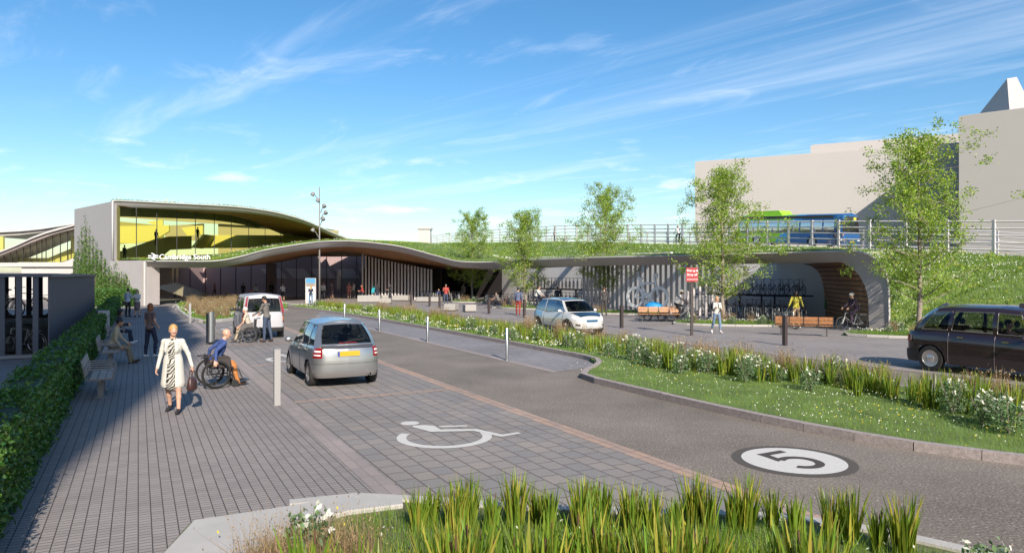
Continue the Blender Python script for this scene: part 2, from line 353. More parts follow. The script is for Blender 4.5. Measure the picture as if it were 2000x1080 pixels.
# course joints strong, stone ends faint: two brick patterns
sheet('promenade', [S(-1.25, -12), S(2.55, -12), S(2.55, 66), S(-1.25, 66)], .002, prom)
bay = paving('bay_slabs', (.25, .222, .20), (.20, .19, .185), (.115, .092, .085), .36, .29, .014, .25, offset=.37, bump=.25)
sheet('parking_bays', [S(2.85, -12), S(6.35, -12), S(6.35, 58), S(2.85, 58)], .003, bay)
for s0 in (15.0, 21.6, 28.2, 34.8):
    sheet('bay_line', [S(2.86, s0-.09), S(6.34, s0-.09), S(6.34, s0+.09), S(2.86, s0+.09)], .0075, strip)
lay = paving('layby_setts', (.235, .22, .225), (.19, .185, .195), (.10, .09, .09), .30, .14, .008, .15, bump=.15)
sheet('layby', [S(10.2, 16.4), S(12.45, 16.9), S(12.5, 50), S(11.9, 52), S(10.2, 46)], .003, lay)
sheet('layby_edge', [S(9.95, 16.2), S(10.2, 16.4), S(10.2, 46), S(9.95, 45.6)], .005, strip2)
for s0 in (22.5, 29, 35.5):
    sheet('layby_line', [S(10.21, s0-.08), S(12.4, s0-.08), S(12.4, s0+.08), S(10.21, s0+.08)], .0075, strip2)
# painted symbols
paint = M('road_paint', (.52, .51, .485), .75, var=.10, scale=25, bump=.15)
def arc(c, r, a0, a1, n=32): return [(c[0]+r*math.cos(R(a0+(a1-a0)*i/n)), c[1]+r*math.sin(R(a0+(a1-a0)*i/n))) for i in range(n+1)]
def wheelchair_symbol(t, s, k=1):
    b = MB(); Z = .0095
    ca, sa = math.cos(R(-16))*k, math.sin(R(-16))*k
    def pl(p): b.add([S(t+x*ca-y*sa, s+x*sa+y*ca, Z+len(b.f)*.00008*(len(p) != 4)) for x, y in p], [tuple(range(len(p)))])
    pl(arc((-.50, 1.20), .17, 0, 360, 20)[:-1])
    o, i = arc((0, 0), .80, 150, 375), arc((0, 0), .64, 150, 375)
    for a in range(len(o)-1): pl([o[a], o[a+1], i[a+1], i[a]])
    pl([(-.46, .98), (-.26, .98), (.10, .52), (.42, .47), (.53, .66), (-.05, .66), (-.06, .78), (.54, .78), (.54, .88), (-.12, .88), (-.26, .98)][0:2]+[(-.08, .86), (.02, .40), (-.18, .38), (-.48, .86)])
    pl([(.02, .74), (.50, .72), (.50, .82), (-.02, .85)])
    pl([(-.04, .38), (.02, .56), (.62, .46), (.98, -.06), (1.28, .06), (1.32, -.04), (.93, -.22), (.54, .32)])
    me = b.mesh('wheelchair_symbol', paint); o_ = bpy.data.objects.new('wheelchair_symbol', me); COL.objects.link(o_); return o_
tag(wheelchair_symbol(4.42, 10.62, .97), 'white wheelchair symbol painted on the empty bay in front', 'road marking', 'wheelchair symbols painted in the bays')
tag(wheelchair_symbol(4.30, 22.8), 'wheelchair symbol painted left of the silver hatchback', 'road marking', 'wheelchair symbols painted in the bays')
tag(wheelchair_symbol(4.30, 36.5), 'far wheelchair symbol painted beyond the white van', 'road marking', 'wheelchair symbols painted in the bays')
ringm = M('roundel_ring', (.075, .064, .056), .85, var=.25, scale=30)
darkp = M('dark_patch', (.055, .046, .041), .8, var=.1, scale=20)
five = thing('speed_roundel', 'white round speed marking with a dark 5 on the asphalt', 'road marking', S(8.26, 6.93), SRZ); five.scale = (.91, .91, 1)
b = MB(); b.add([(x, y, .004) for x, y in arc((0, 0), .93, 0, 360, 48)[:-1]], [tuple(range(48))]); b.build('dark_ring', ringm, five)
b = MB(); b.add([(x, y, .008) for x, y in arc((0, 0), .78, 0, 360, 48)[:-1]], [tuple(range(48))]); b.build('white_disc', paint, five)
b = MB()
def pl5(p): b.add([(x, y, .0115+.0004*min(len(b.f), 3)) for x, y in p], [tuple(range(len(p)))])
pl5([(-.24, .38), (-.24, .52), (.30, .52), (.30, .38)]); pl5([(-.24, .38), (-.10, .38), (-.14, .10), (-.28, .04)])
o1, i1 = arc((-.02, -.15), .35, 128, -150, 30), arc((-.02, -.15), .215, 128, -150, 30)
for a in range(len(o1)-1): pl5([o1[a], o1[a+1], i1[a+1], i1[a]])
b.build('digit', darkp, five)
sheet('drain_joint', [S(18.69, -30), S(18.70, -30), S(18.70, 54), S(18.69, 54)], .0065, darkp)

# ============================================================ UNSEEN BLOCK ADDED BEHIND THE CAMERA TO CAST THE LEFT SHADE
hh = 38.0; off = Vector((math.sin(SUN_AZ), -math.cos(SUN_AZ), 0))*hh/math.tan(SUN_EL)
c0 = Vector((-10.6, 23.7, 0))+off; c1v = Vector((-28.9, 57.6, 0))+off
ob = thing('shade_caster_block', 'unseen tall grey block added behind the viewer to shade the left side', 'building', c0)
A_, B_ = Vector((0, 0, 0)), c1v-c0; C_, D_ = B_+Vector((-60, -6, 0)), A_+Vector((-60, -14, 0))
m = MB(); m.prism([(p.x, p.y) for p in (A_, D_, C_, B_)], 0, hh-1.4); m.build('wall', M('shade_caster_wall', (.42, .41, .40), .8, var=.05), ob)
m = MB(); k = 0; q = 0; Lw = (B_-A_).length
while q < Lw-1:
    w_ = random.uniform(.9, 2.4); hgt = random.uniform(.3, 1.0)+(3.2 if k % 2 else 0); k += 1
    pc = A_.lerp(B_, (q+w_/2)/Lw); m.box((pc.x-.6, pc.y, hh-1.4+hgt/2+.002), (w_*.9, 1.1, hgt), math.atan2(B_.y, B_.x)); q += w_
m.build('shadow_edge_boxes', M('shade_caster_wall', (.42, .41, .40)), ob)  # roof boxes added to give the cast shade its bumpy edge

# ============================================================ STATION
st = thing('station_building', 'low curving station with grass roofs, yellow glazed upper floor and long bicycle canopy', 'building', (0, 0, 0))
ctl = [  # front edge (x, y, z), soffit back (x, y, z)
    ((-31.5, 60, 3.83), (-37, 80, 3.5)), ((-28.5, 59.8, 3.83), (-34, 80, 3.5)), ((-25.3, 59.7, 3.85), (-30, 80, 3.7)), (P(470, 501, 61), (-26, 80, 4.2)), (P(520, 488, 63.5), (-23.5, 80, 4.8)),
    (P(600, 475, 66), (-20.5, 80, 5.2)), (P(650, 471, 69), (-19, 80, 5.2)), (P(700, 471.5, 70), (-17, 80, 4.9)), (P(780, 481, 69.5), (-12.5, 79, 3.9)), (P(850, 499, 68), (-8.5, 78.5, 3.4)), (P(900, 511, 65.5), (-4.5, 77, 3.2)),
    (P(981, 511.5, 62), (.8, 69, 3.2)), (P(1070, 506.5, 53.5), (5.5, 60, 3.3)), (P(1189, 502.5, 47), (9.3, 53.5, 3.35)), (P(1300, 500, 43.6), (12.6, 49.2, 3.35)), (P(1420, 497, 40.6), (15.0, 46.2, 3.35)), (P(1500, 495, 38.4), (16.6, 43.9, 3.35)), (P(1600, 492, 36.2), (18.2, 42, 3.35))]
sm = smooth_line([tuple(a)+tuple(b) for a, b in ctl], 6)
rows = []
for q in sm:
    F = Vector(q[:3]); B = Vector(q[3:]); sw = float(np.interp(F.x, [-5.5, -1.5, 14, 17], [1, .6, .64, 1])); B = F.lerp(B, sw) if sw < 1 else B; B.z = q[5]; d = Vector((B.x-F.x, B.y-F.y, 0)).normalized()
    rows.append((F, F-Vector((0, 0, .08)), F+d*.9-Vector((0, 0, .55)), B, F+d*.12+Vector((0, 0, .02))))
iT0, iT1 = 12, 62          # timber soffit range of the wave
arcF = [P(1667, 490.7, 34.9), P(1692, 496, 34.3), P(1713, 510, 34.0), P(1728, 530, 33.7), (18.03, 33.55, 2.2), (18.05, 33.5, 1.0), (18.05, 33.5, 0)]
arcI = [(16.75, 35.8, 3.3), (17.1, 35.6, 3.1), (17.35, 35.2, 2.75), (17.5, 34.8, 2.2), (17.55, 34.5, 1.5), (17.55, 34.45, .8), (17.55, 34.4, 0)]
arcB = [(18.7, 44.9, 3.35), (19.2, 44.9, 3.2), (19.6, 44.8, 2.85), (19.85, 44.8, 2.3), (19.95, 44.75, 1.5), (20, 44.7, .8), (20, 44.7, 0)]
aa = smooth_line([tuple(rows[-1][0])+tuple(rows[-1][2])]+[tuple(a)+tuple(b_) for a, b_ in zip(arcF, arcI)], 4)[4:]
rim = MB(); rr = [r for r in rows]+[(Vector(a[:3]), None, Vector(a[3:]), None, None) for a in aa]
pts = [r[0] for r in rr]; rim.tube(pts, .055, 6); rim.build('canopy_rim', whitec, st, True)
fa = MB(); fa.grid([[r[0]-Vector((0, 0, .04)) for r in rr], [r[0].lerp(r[2], .55)+Vector((0, 0, -.08)) for r in rr], [r[2] for r in rr]]); fa.build('canopy_fascia', conc2, st, True)
so1 = MB(); so1.grid([[r[2] for r in rows[:iT0+1]], [r[3] for r in rows[:iT0+1]]]); so1.build('plain_soffit', conc2, st)
so2 = MB(); so2.grid([[r[2].lerp(r[3], f) for r in rows[iT0:iT1+1]] for f in (0, .5, 1)]); so2.build('timber_soffit', timber, st, True)
so3 = MB(); so3.grid([[r[2] for r in rows[iT1:]], [r[3] for r in rows[iT1:]]]); so3.build('plain_soffit', conc2, st)
# upstand at the back of the roof strip over the cycle stands
up = MB(); up.grid([[r[3]+Vector((0, 0, h_)) for r in rows[iT1:]] for h_ in (0, .5)]); up.build('roof_upstand', conc, st)
ln = MB(); ab = smooth_line([tuple(rows[-1][3])]+list(arcB), 4)[4:]; ln.grid([[Vector(a[3:]).lerp(Vector(b2), f) for a, b2 in zip(aa, ab)] for f in (0, .5, 1)])
ln.build('timber_lining', timberx, st, True)
aa0 = aa; aa = [tuple(r[0]) for r in rows[-1:]]+[tuple(a) for a in aa0]
gs = MB(); gs.grid([list(reversed(q_)) for q_ in ([Vector(a[:3])+Vector((-.02, .03, .03)) for a in aa], [Vector(a[:3])+Vector((.25, .9, .16)) for a in aa], [Vector(a[:3])+Vector((.8, 4, .3)) for a in aa], [Vector(a[:3])+Vector((1.9, 11.2, .5)) for a in aa])]); gs.build('green_shoulder', soilm, st); aa = aa0
el = MB(); el.add([rows[-1][2], aa[0][3:], ab[0], rows[-1][3]], [(0, 1, 2, 3)]); el.build('end_soffit', timberx, st)
# green roof over the canopy strip
nR = len(rows)
def fr(i): return i/(nR-1)*(len(ctl)-1)
Tb = smooth_line([(-35.2, 62.6, 4.0), (-34.2, 65.2, 4.05), (-33, 68.5, 4.15), (-31, 73.2, 4.7), (-29.5, 77.3, 5.35), (-26.8, 84.5, 6.3), (-25.3, 88, 6.7), (-20, 93, 7.1), (-14, 97, 7.2), (-9, 98, 6.8), (-3.5, 87, 5.6), (.9, 69.1, 3.9), (5.6, 60.1, 3.95), (9.4, 53.6, 3.98), (12.7, 49.3, 3.98), (15.1, 46.3, 3.98), (16.7, 44, 3.98), (18.3, 42.1, 3.98)], 6)
gr = MB(); gg = []
for f in (0, .05, .3, .6, 1):
    gg.append([r[4].lerp(Vector((r[3].x, r[3].y, Tb[i][2])) if i > 62 else Vector(Tb[i]), f)+Vector((0, 0, .1*math.sin(math.pi*f)+(.05 if f == .05 else 0))) for i, r in enumerate(rows)])
gr.grid(gg); gr.build('green_roof', soilm, st, True)
# back retaining wall of the cycle stands
Wl = smooth_line([(-3.5, 86.5), (1, 77), (6, 68), (11.5, 58), (16, 50), (20.2, 44.6)], 4)
bw = MB()
for a, b2 in zip(Wl[:-1], Wl[1:]):
    a, b2 = Vector((*a, 0)), Vector((*b2, 0)); c = (a+b2)/2; wz = float(np.interp(c.x, [1, 12, 14, 21], [4.5, 4.5, 4.1, 3.95])); bw.box((c.x, c.y, wz/2), ((b2-a).length+.05, .25, wz), math.atan2(b2.y-a.y, b2.x-a.x))
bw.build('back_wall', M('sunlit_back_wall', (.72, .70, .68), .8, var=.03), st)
for i in range(2, len(Wl)-1, 2):
    a = Vector((*Wl[i], 3.72)); bb = min((r[3] for r in rows[iT1:]), key=lambda v: (v.xy-a.xy).length)
    d = a-Vector((bb.x, bb.y, 3.72)); c = a-d/2
    m = MB(); m.box(c, (d.length, .45, .42), math.atan2(d.y, d.x)); m.build('roof_beam', conc, st)
# dark void behind the low roof, ground floor glass, interior
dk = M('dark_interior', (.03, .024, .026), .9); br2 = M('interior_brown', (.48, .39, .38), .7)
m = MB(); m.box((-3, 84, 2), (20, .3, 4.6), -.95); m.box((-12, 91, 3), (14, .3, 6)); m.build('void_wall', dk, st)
gl = [(-39, 80.2), (-33, 80.2), (-27, 80.1), (-22, 80.0), (-17.3, 79.3)]
gz = {-39: 3.5, -33: 3.5, -27: 4.15, -22: 5.0, -17.3: 4.95}
dg_ = glass('dark_glazing', (.80, .72, .73), 1.0, ior=1.6)
m = MB()
for (a, b2) in zip(gl[:-1], gl[1:]): m.add([(a[0], a[1], 0), (b2[0], b2[1], 0), (b2[0], b2[1], gz[b2[0]]), (a[0], a[1], gz[a[0]])], [(0, 1, 2, 3)])
m.build('ground_floor_glazing', dg_, st)
m = MB(); m.box((-22.2, 80.5, 5.5), (11, .2, 1.5)); m.build('transom_panel', conc2, st)
for i in range(13):
    x = -38.6+i*1.75; f = min(max((x+39)/21.7, 0), 1); z = 3.4 if x < -32 else min(4.9, 3.5+(x+32)*.2)
    m = MB(); m.box((x, 80.1-.9*f**4, z/2), (.05, .12, z)); m.build('window_mullion', black, st)
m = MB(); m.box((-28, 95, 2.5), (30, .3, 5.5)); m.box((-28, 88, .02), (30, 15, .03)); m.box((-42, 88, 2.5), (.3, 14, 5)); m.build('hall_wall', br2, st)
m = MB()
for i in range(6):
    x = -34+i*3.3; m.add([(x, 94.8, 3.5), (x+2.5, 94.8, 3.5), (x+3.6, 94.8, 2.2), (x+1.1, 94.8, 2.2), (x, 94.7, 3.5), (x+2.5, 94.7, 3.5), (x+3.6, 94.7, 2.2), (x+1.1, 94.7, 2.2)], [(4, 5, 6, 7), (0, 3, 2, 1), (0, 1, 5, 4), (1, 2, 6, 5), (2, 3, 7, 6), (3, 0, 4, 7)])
m.build('sun_patch_panel', M('painted_sun_patch', (.75, .68, .64), .7), st)  # pale slanted shapes paint patches of sunlight onto the hall's back wall
m = MB(); m.box((-28.5, 83, 1.5), (.9, .9, 5)); m.build('hall_column', br2, st)
# stair rising behind the glass at the left
m = MB(); m.add([P(300, 560, 78), P(345, 552, 78), P(430, 584, 78), P(372, 584, 78)], [(0, 1, 2, 3)])
m.add([P(300, 560, 78.3), P(345, 552, 78.3), P(430, 584, 78.3), P(372, 584, 78.3)], [(3, 2, 1, 0)]); m.build('stair_flank', conc2, st)
# lower-left front wall and column
m = MB(); a, b2 = Vector((-35.4, 62, 0)), Vector((-31.6, 60, 0)); c = (a+b2)/2
m.box((c.x-.1, c.y+.3, 1.95), ((b2-a).length, .6, 3.9), math.atan2(-2, 3.8)); m.build('front_wall', conc, st)
m = MB(); m.box((-31.45, 60.05, 1.9), (.16, .3, 3.8), 0); m.build('end_pier', whitec, st)
m = MB(); m.box((-31.25, 60.8, 1.7), (.25, 1.4, 3.3), -.3); m.build('end_jamb', conc2, st)
# ---- upper floor
def gY(px): return 59.2/(.384-(px-1000)/1367)
uc = [(220, 392, 62), (270, 394, 64), (330, 397, 66.3), (420, 401.5, 69.6), (470, 405, 71.5), (520, 411.5, 73.5), (560, 420, 75.2), (600, 432.5, 77), (650, 455, 80), (690, 471, 82.5)]
gt = [(228, 401.5), (267, 405), (335, 411), (419, 418), (452, 421.5), (490, 431), (525, 445), (560, 457), (605, 465), (640, 470)]
u6 = smooth_line([tuple(P(*a))+tuple(P(b2[0], b2[1], gY(b2[0]))) for a, b2 in zip(uc, gt)], 6)
uF = [Vector(q[:3]) for q in u6]; uG = [Vector(q[3:]) for q in u6]
m = MB(); m.tube(uF, .07, 6); m.tube([uF[0], Vector((uF[0].x, uF[0].y, 3.95))], .08, 6); m.build('upper_roof_rim', whitec, st, True)
uI = [a+Vector((.15, .9, -.5)) for a in uF]
m = MB(); m.grid([uF, [a.lerp(b2, .5)+Vector((0, 0, -.1)) for a, b2 in zip(uF, uI)], uI]); m.build('upper_fascia', conc2, st, True)
m = MB(); m.grid([[a.lerp(b2, f) for a, b2 in zip(uI, uG)] for f in (0, .35, .7, 1)]); m.build('upper_timber_soffit', timber, st, True)
m = MB(); m.add([uF[0], uI[0], Vector((uI[0].x, uI[0].y, 4)), Vector((uF[0].x, uF[0].y, 4))], [(0, 1, 2, 3)]); m.build('left_jamb', conc2, st)
uB = [a+Vector((-9, 13, -.4 if i < 40 else 0)) for i, a in enumerate(uF)]
m = MB(); m.grid([[a.lerp(b2, f)+Vector((0, 0, .12*(f > 0))) for a, b2 in zip(uF, uB)] for f in (0, .03, .5, 1)]); m.build('upper_green_roof', soilm, st, True)
# side wall, ground to roof
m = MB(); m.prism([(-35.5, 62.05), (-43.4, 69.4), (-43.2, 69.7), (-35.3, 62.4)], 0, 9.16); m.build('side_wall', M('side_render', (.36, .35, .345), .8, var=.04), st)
yg = glass('yellow_glazing', (.84, .83, .50), .45)
gi = [i for i, q in enumerate(uG) if (q.x/q.y*1367+1000) < 612]
m = MB(); m.grid([[Vector((uG[i].x, uG[i].y, 3.9+max(0, (uG[i].y-68)*.12))) for i in gi], [uG[i] for i in gi]]); m.build('upper_glazing', yg, st)
for px in (267, 307, 346, 382, 419, 452, 486, 518, 548, 577):
    Y = gY(px); zt = np.interp(px, [a[0] for a in gt], [a[1] for a in gt]); a = P(px, zt, Y); zb = 3.9+max(0, (Y-68)*.12)
    m = MB(); m.box((a.x, a.y-.05, (a.z+zb)/2), (.06, .15, a.z-zb), .35); m.build('upper_mullion', black, st)
def slab(name, poly, Y, dep, mat, parent, side=None):
    """profile traced in elevation at distance Y, given its real depth"""
    m = MB(); n = len(poly); f = [P(x, y, Y) for x, y in poly]; k = [p+Vector((0, dep, 0)) for p in f]
    m.add(f+k, [tuple(range(n)), tuple(reversed(range(n, 2*n)))]+[(i, n+i, n+(i+1) % n, (i+1) % n) for i in range(n)]); return m.build(name, mat, parent)
slab('balcony_wall', [(395, 459), (612, 460), (612, 483), (380, 485)], 89, .3, gold, st)
slab('balcony_return', [(372, 484), (378, 484), (402, 458), (396, 458)], 86, 2.8, gold, st)
slab('stair_wall', [(226, 494), (300, 468), (330, 462), (372, 461), (372, 486), (330, 488), (300, 512), (226, 512)], 78.5, .3, M('olive_panel', (.30, .27, .08), .7), st)
slab('stair_back_wall', [(220, 474), (262, 476), (300, 470), (330, 452), (330, 440), (220, 442)], 86, .3, gold, st)
slab('floor_slab', [(226, 505), (640, 487), (640, 491), (226, 512)], 80, 9, M('olive_panel', (.3, .27, .08)), st)
slab('back_ceiling', [(215, 402), (260, 404), (440, 418), (560, 440), (660, 462), (660, 450), (400, 436), (215, 423)], 97, .3, M('olive_ceiling', (.34, .31, .16), .8), st)
slab('rear_wall', [(215, 431), (318, 441), (318, 470), (215, 478)], 97.5, .3, M('olive_panel', (.3, .27, .08)), st)
slab('rear_wall', [(322, 441), (397, 437), (397, 470), (322, 470)], 97.5, .3, M('olive_ceiling', (.34, .31, .16)), st)
slab('rear_wall', [(426, 436), (640, 450), (640, 500), (426, 500)], 97.5, .3, M('olive_ceiling', (.34, .31, .16)), st)
slab('yellow_screen', [(354, 445), (396, 440), (396, 458), (366, 461)], 93, .2, gold, st)
slab('yellow_screen', [(286, 434), (318, 429), (318, 441), (300, 439)], 93, .2, gold, st)
slab('yellow_beam', [(248, 443), (318, 456), (318, 462), (248, 449)], 90, .3, M('bright_yellow', (.55, .53, .04), .6), st)
# station lettering and the double arrow
wl = M('white_lettering', (.85, .85, .85), .5)
mt = Matrix.Translation(P(311, 506.5, 59.75)) @ Matrix.Rotation(R(90), 4, 'X')
text('lettering', 'Cambridge South', .62, wl, st, mt, .03, .006)
m = MB()
def lg(p): m.prism(p, 0, .06, 0, lambda x, y, z: tuple(P(290, 507, 59.75)+Vector((x, -z, y))))
lg([(0, .29), (.86, .29), (.86, .37), (0, .37)]); lg([(0, .12), (.86, .12), (.86, .20), (0, .20)])
lg([(.22, .55), (.36, .55), (.66, .37), (.48, .37)]); lg([(.24, .37), (.38, .37), (.62, .20), (.46, .20)]); lg([(.22, .12), (.38, .12), (.66, -.04), (.50, -.04)])
m.build('double_arrow', wl, st)
# ---- fins
finm = M('fin_metal', (.56, .52, .51), .55, var=.04)
def fin(a, w, d, z, rz):
    m = MB(); m.box((a[0], a[1], z/2), (w, d, z), rz); m.build('fin', finm, st)
for i in range(22):
    f = i/21; px = 708+(842-708)*f; Y = 78.6-4.2*f; fin(((px-1000)/1367*Y, Y), .17, .5, 5.0-1.75*f**.8, .25)
for i in range(27):
    f = i/26; a = Vector((5.6, 54.5, 0)).lerp(Vector((12.2, 42.6, 0)), f); fin(a, .16, .55, 3.42, -.25+.1*f)
m = MB(); a, b2 = Vector((5.4, 54.9, 0)), Vector((12.3, 42.3, 0)); c = (a+b2)/2; m.box((c.x, c.y, .06), ((b2-a).length, .7, .12), math.atan2(b2.y-a.y, b2.x-a.x)); m.build('fin_plinth', conc, st)
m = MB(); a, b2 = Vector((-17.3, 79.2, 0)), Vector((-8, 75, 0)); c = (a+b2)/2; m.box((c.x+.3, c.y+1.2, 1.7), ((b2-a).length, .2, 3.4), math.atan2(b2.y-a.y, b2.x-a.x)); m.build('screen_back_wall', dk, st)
# bicycle emblem on the fins
em = M('emblem_metal', (.88, .88, .88), .5)
eo = thing('bicycle_emblem', 'large pale metal bicycle silhouette fixed to the vertical fins', 'sign', (0, 0, 0))
ec = P(1265, 568, 46.3); ed = (P(1305, 568, 45.4)-P(1225, 568, 47.6)).normalized(); en = Vector((ed.y, -ed.x, 0))
def E(x, y, o=0): return ec+ed*x+Vector((0, 0, y))+en*o
m = MB()
def bar(p, q, w=.13):
    p, q = Vector(p), Vector(q); d = (q-p).normalized(); n_ = Vector((-d.y, d.x))*w/2
    m.prism([tuple(p-n_), tuple(q-n_), tuple(q+n_), tuple(p+n_)], 0, .1, 0, lambda x, y, z: tuple(E(x, y, z+.002*len(m.v)/50)))
def ring(c, r, w, a0=0, a1=360):
    o, i = arc(c, r+w/2, a0, a1, 36), arc(c, r-w/2, a0, a1, 36)
    for a in range(36): m.prism([o[a], o[a+1], i[a+1], i[a]][::-1], 0, .1, 0, lambda x, y, z: tuple(E(x, y, z)))
ring((-.92, -.42), .62, .19); ring((.92, -.42), .62, .19); ring((-.05, -.55), .24, .12)
bar((-.92, -.42), (-.45, .55)); bar((-.45, .5), (.55, .5), .14); bar((-.55, .72), (-.02, -.4)); bar((.05, -.4), (.72, .22), .15); bar((.92, -.42), (.55, .9)); bar((-.92, -.45), (-.2, -.45), .1)
bar((-.72, .78), (-.3, .84), .14); bar((.5, 1.0), (.82, 1.08), .16); bar((.72, 1.08), (.76, .82), .12); bar((-.05, -.6), (-.2, -1.0), .1); bar((-.05, -.5), (.12, -.12), .1)
m.build('silhouette', em, eo)

# ---- far left wing of the station
lw = thing('station_wing', 'far left station wing with sloping stair roof and yellow tinted glass', 'building', (0, 0, 0))
slab('roof', [(-40, 455), (0, 454), (40, 452), (80, 448), (112, 443), (145, 438), (145, 443), (112, 447), (80, 454), (40, 459), (0, 461), (-40, 461)], 84, 8, conc2, lw)
slab('roof_edge', [(-40, 453.5), (0, 452.5), (40, 450.5), (80, 446.5), (112, 441.5), (145, 437), (145, 438.3), (112, 443), (80, 448), (40, 452), (0, 454), (-40, 455)], 83.6, 8.6, whitec, lw)
slab('stair_roof', [(-40, 509), (0, 493), (30, 481), (60, 467), (90, 456), (115, 449), (145, 441), (145, 447), (120, 453), (100, 459), (60, 474), (30, 487), (0, 499), (-40, 516)], 76, 5, M('stair_concrete', (.36, .31, .29), .7), lw)
slab('stair_roof_edge', [(-40, 505), (0, 490), (30, 478), (60, 464), (90, 452.5), (115, 445), (145, 438.5), (145, 441), (115, 449), (90, 456), (60, 467), (30, 481), (0, 493), (-40, 509)], 75.7, 5.6, whitec, lw)
slab('floor_beam', [(-40, 513), (118, 513), (132, 509), (145, 503), (145, 521), (-40, 521)], 75.5, 6, whitec, lw)
slab('base_wall', [(42, 522), (145, 522), (145, 592), (42, 592)], 75.8, 5, whitec, lw)
slab('base_wall', [(-40, 532), (42, 532), (42, 592), (-40, 592)], 76.5, 5, whitec, lw)
slab('yellow_screen', [(-40, 462), (6, 462), (6, 500), (-40, 500)], 83, .3, gold, lw)
slab('ramp_wall', [(20, 504), (94, 504), (118, 494), (140, 485), (140, 505), (118, 512), (20, 512)], 79.5, .3, gold, lw)
slab('ramp_wall', [(-40, 500), (4, 500), (4, 512), (-40, 512)], 79.5, .3, gold, lw)
slab('end_screen', [(138, 463), (144.5, 463), (144.5, 510), (138, 510)], 79.5, .3, gold, lw)
slab('roof_lining', [(100, 456), (145, 446), (145, 458), (108, 458)], 79, .3, gold, lw)
slab('wing_glazing', [(-40, 461), (0, 461), (145, 447), (145, 512), (-40, 512)], 76.8, .03, glass('pale_tint_glazing', (.94, .95, .90), .5), lw)
for px, y0 in ((7, 496), (20, 491), (31, 486), (45, 480), (58, 475), (71, 469), (81, 465), (89, 462), (102, 459), (117, 455), (131, 451)):
    slab('mullion', [(px, y0), (px+.8, y0), (px+.8, 512), (px, 512)], 76.6, .1, black, lw)

# ============================================================ EMBANKMENT, BUSWAY, FAR BUILDINGS
RLc = [(-15.3, 124, 7.5), (-8, 112, 7.5), (-1.4, 101, 7.3), (6.2, 85, 6.7), (12.4, 74, 6.0), (15.9, 65.5, 5.45), (19.6, 54.7, 4.85), (22.9, 46, 4.25), (27.2, 39.6, 3.75), (33, 34, 3.4), (40, 29, 3.2)]
L0c = [(-20, 108, 7.2), (-14, 104, 7.2), (-9, 98.5, 6.8), (1, 77.4, 4.45), (6, 68.3, 4.42), (11.5, 58.2, 4.4), (16, 50.2, 4.2), (19.5, 44.9, 4.05), (17.4, 36.6, 3.3), (17.6, 34.9, 2.5), (18.0, 33.6, .0)]
RL2 = [Vector(q) for q in smooth_line(RLc, 12)]; L02 = [Vector(q) for q in smooth_line(L0c, 12)]
foot = [Vector(q) for q in smooth_line([(18.03, 33.52, 0), (20.5, 31.6, 0), (24, 29, 0), (29, 25, 0), (36, 19, 0)], 12)]
railE = [RL2[-1]+Vector((i*.9, -i*.55, -.03*i)) for i in range(len(foot))]
Ls, Rs_ = L02[:-1]+foot, None
# rail side re-sampled by length so both sides have the same count
def resample(pts, n):
    d = [0]
    for a, b2 in zip(pts[:-1], pts[1:]): d.append(d[-1]+(b2-a).length)
    out = []
    for i in range(n):
        x = d[-1]*i/(n-1); k = max(j for j in range(len(d)) if d[j] <= x+1e-9); k = min(k, len(pts)-2); out.append(pts[k].lerp(pts[k+1], (x-d[k])/max(d[k+1]-d[k], 1e-6)))
    return out
idx = [7*12]  # first part matches the wall, second wraps round the tunnel end
RA = resample(RL2[:6*12+9], 7*12+1); RB = resample(RL2[6*12+8:8*12+6], 3*12); RC = resample(RL2[8*12+5:]+[Vector((60, 20, 3)), Vector((80, 10, 2.8))], len(foot))
Rr = RA+RB+RC; Lr = L02[:-1]; Lr = Lr[:7*12+1]+Lr[7*12+1:]+foot
nmin = min(len(Rr), len(Lr)); Rr = Rr[:nmin]; Lr = Lr[:nmin]
tr = MB(); nz_ = [[random.uniform(-.07, .07) for _ in range(nmin)] for _ in range(9)]
hill = [[Lr[i].lerp(Rr[i], f)+Vector((0, 0, (.35*math.sin(math.pi*f)*(1 if i > 7*12+20 else .3)+(nz_[k][i] if 0 < f < 1 else 0)))) for i in range(nmin)] for k, f in enumerate((0, .12, .25, .38, .5, .62, .75, .88, 1))]
tr.grid(hill); e = tr.build('embankment', soilm, smooth=True); tag(e, kind='structure')
def offs(pts, d):
    out = []
    for i, p in enumerate(pts):
        t = pts[min(i+1, len(pts)-1)]-pts[max(i-1, 0)]; t.z = 0; t.normalize(); out.append(p+Vector((-t.y, t.x, 0))*d)
    return out
RLx = RL2+[Vector((60, 20, 3)), Vector((80, 10, 2.8))]
far = offs(RLx, 16.5)
dk_ = MB(); dk_.grid([[p+Vector((0, 0, -.02)) for p in RLx], [p+Vector((0, 0, -.02)) for p in far]]); e = dk_.build('busway', M('busway_concrete', (.34, .32, .31), .8, var=.1, scale=.5)); tag(e, kind='structure')
dk_ = MB(); dk_.grid([[p+Vector((0, 0, -.02)) for p in far], [p+Vector((0, 0, -6)) for p in offs(RLx, 30)]]); e = dk_.build('far_bank', soilm); tag(e, kind='structure')
railm = M('railing_metal', (.52, .50, .50), .5)
def railing(name, label, line, h, sp, n5=5, skip=0):
    t = thing(name, label, 'railing', line[0])
    o = Vector(line[0]); acc = resample([Vector(p) for p in line], int(sum((Vector(b2)-Vector(a)).length for a, b2 in zip(line[:-1], line[1:]))/sp)+1)
    for p in acc: m = MB(); m.box(p-o+Vector((0, 0, h/2)), (.12, .16, h+.02), .4); m.build('post', railm, t)
    for k in range(n5):
        m = MB(); m.tube([p-o+Vector((0, 0, h*(.16+.8*k/(n5-1)))) for p in acc], .045, 4); m.build('rail', railm, t)
railing('busway_railing', 'near grey five-rail fence along the raised busway, in front of the bus', RL2, 2.0, 2.35)
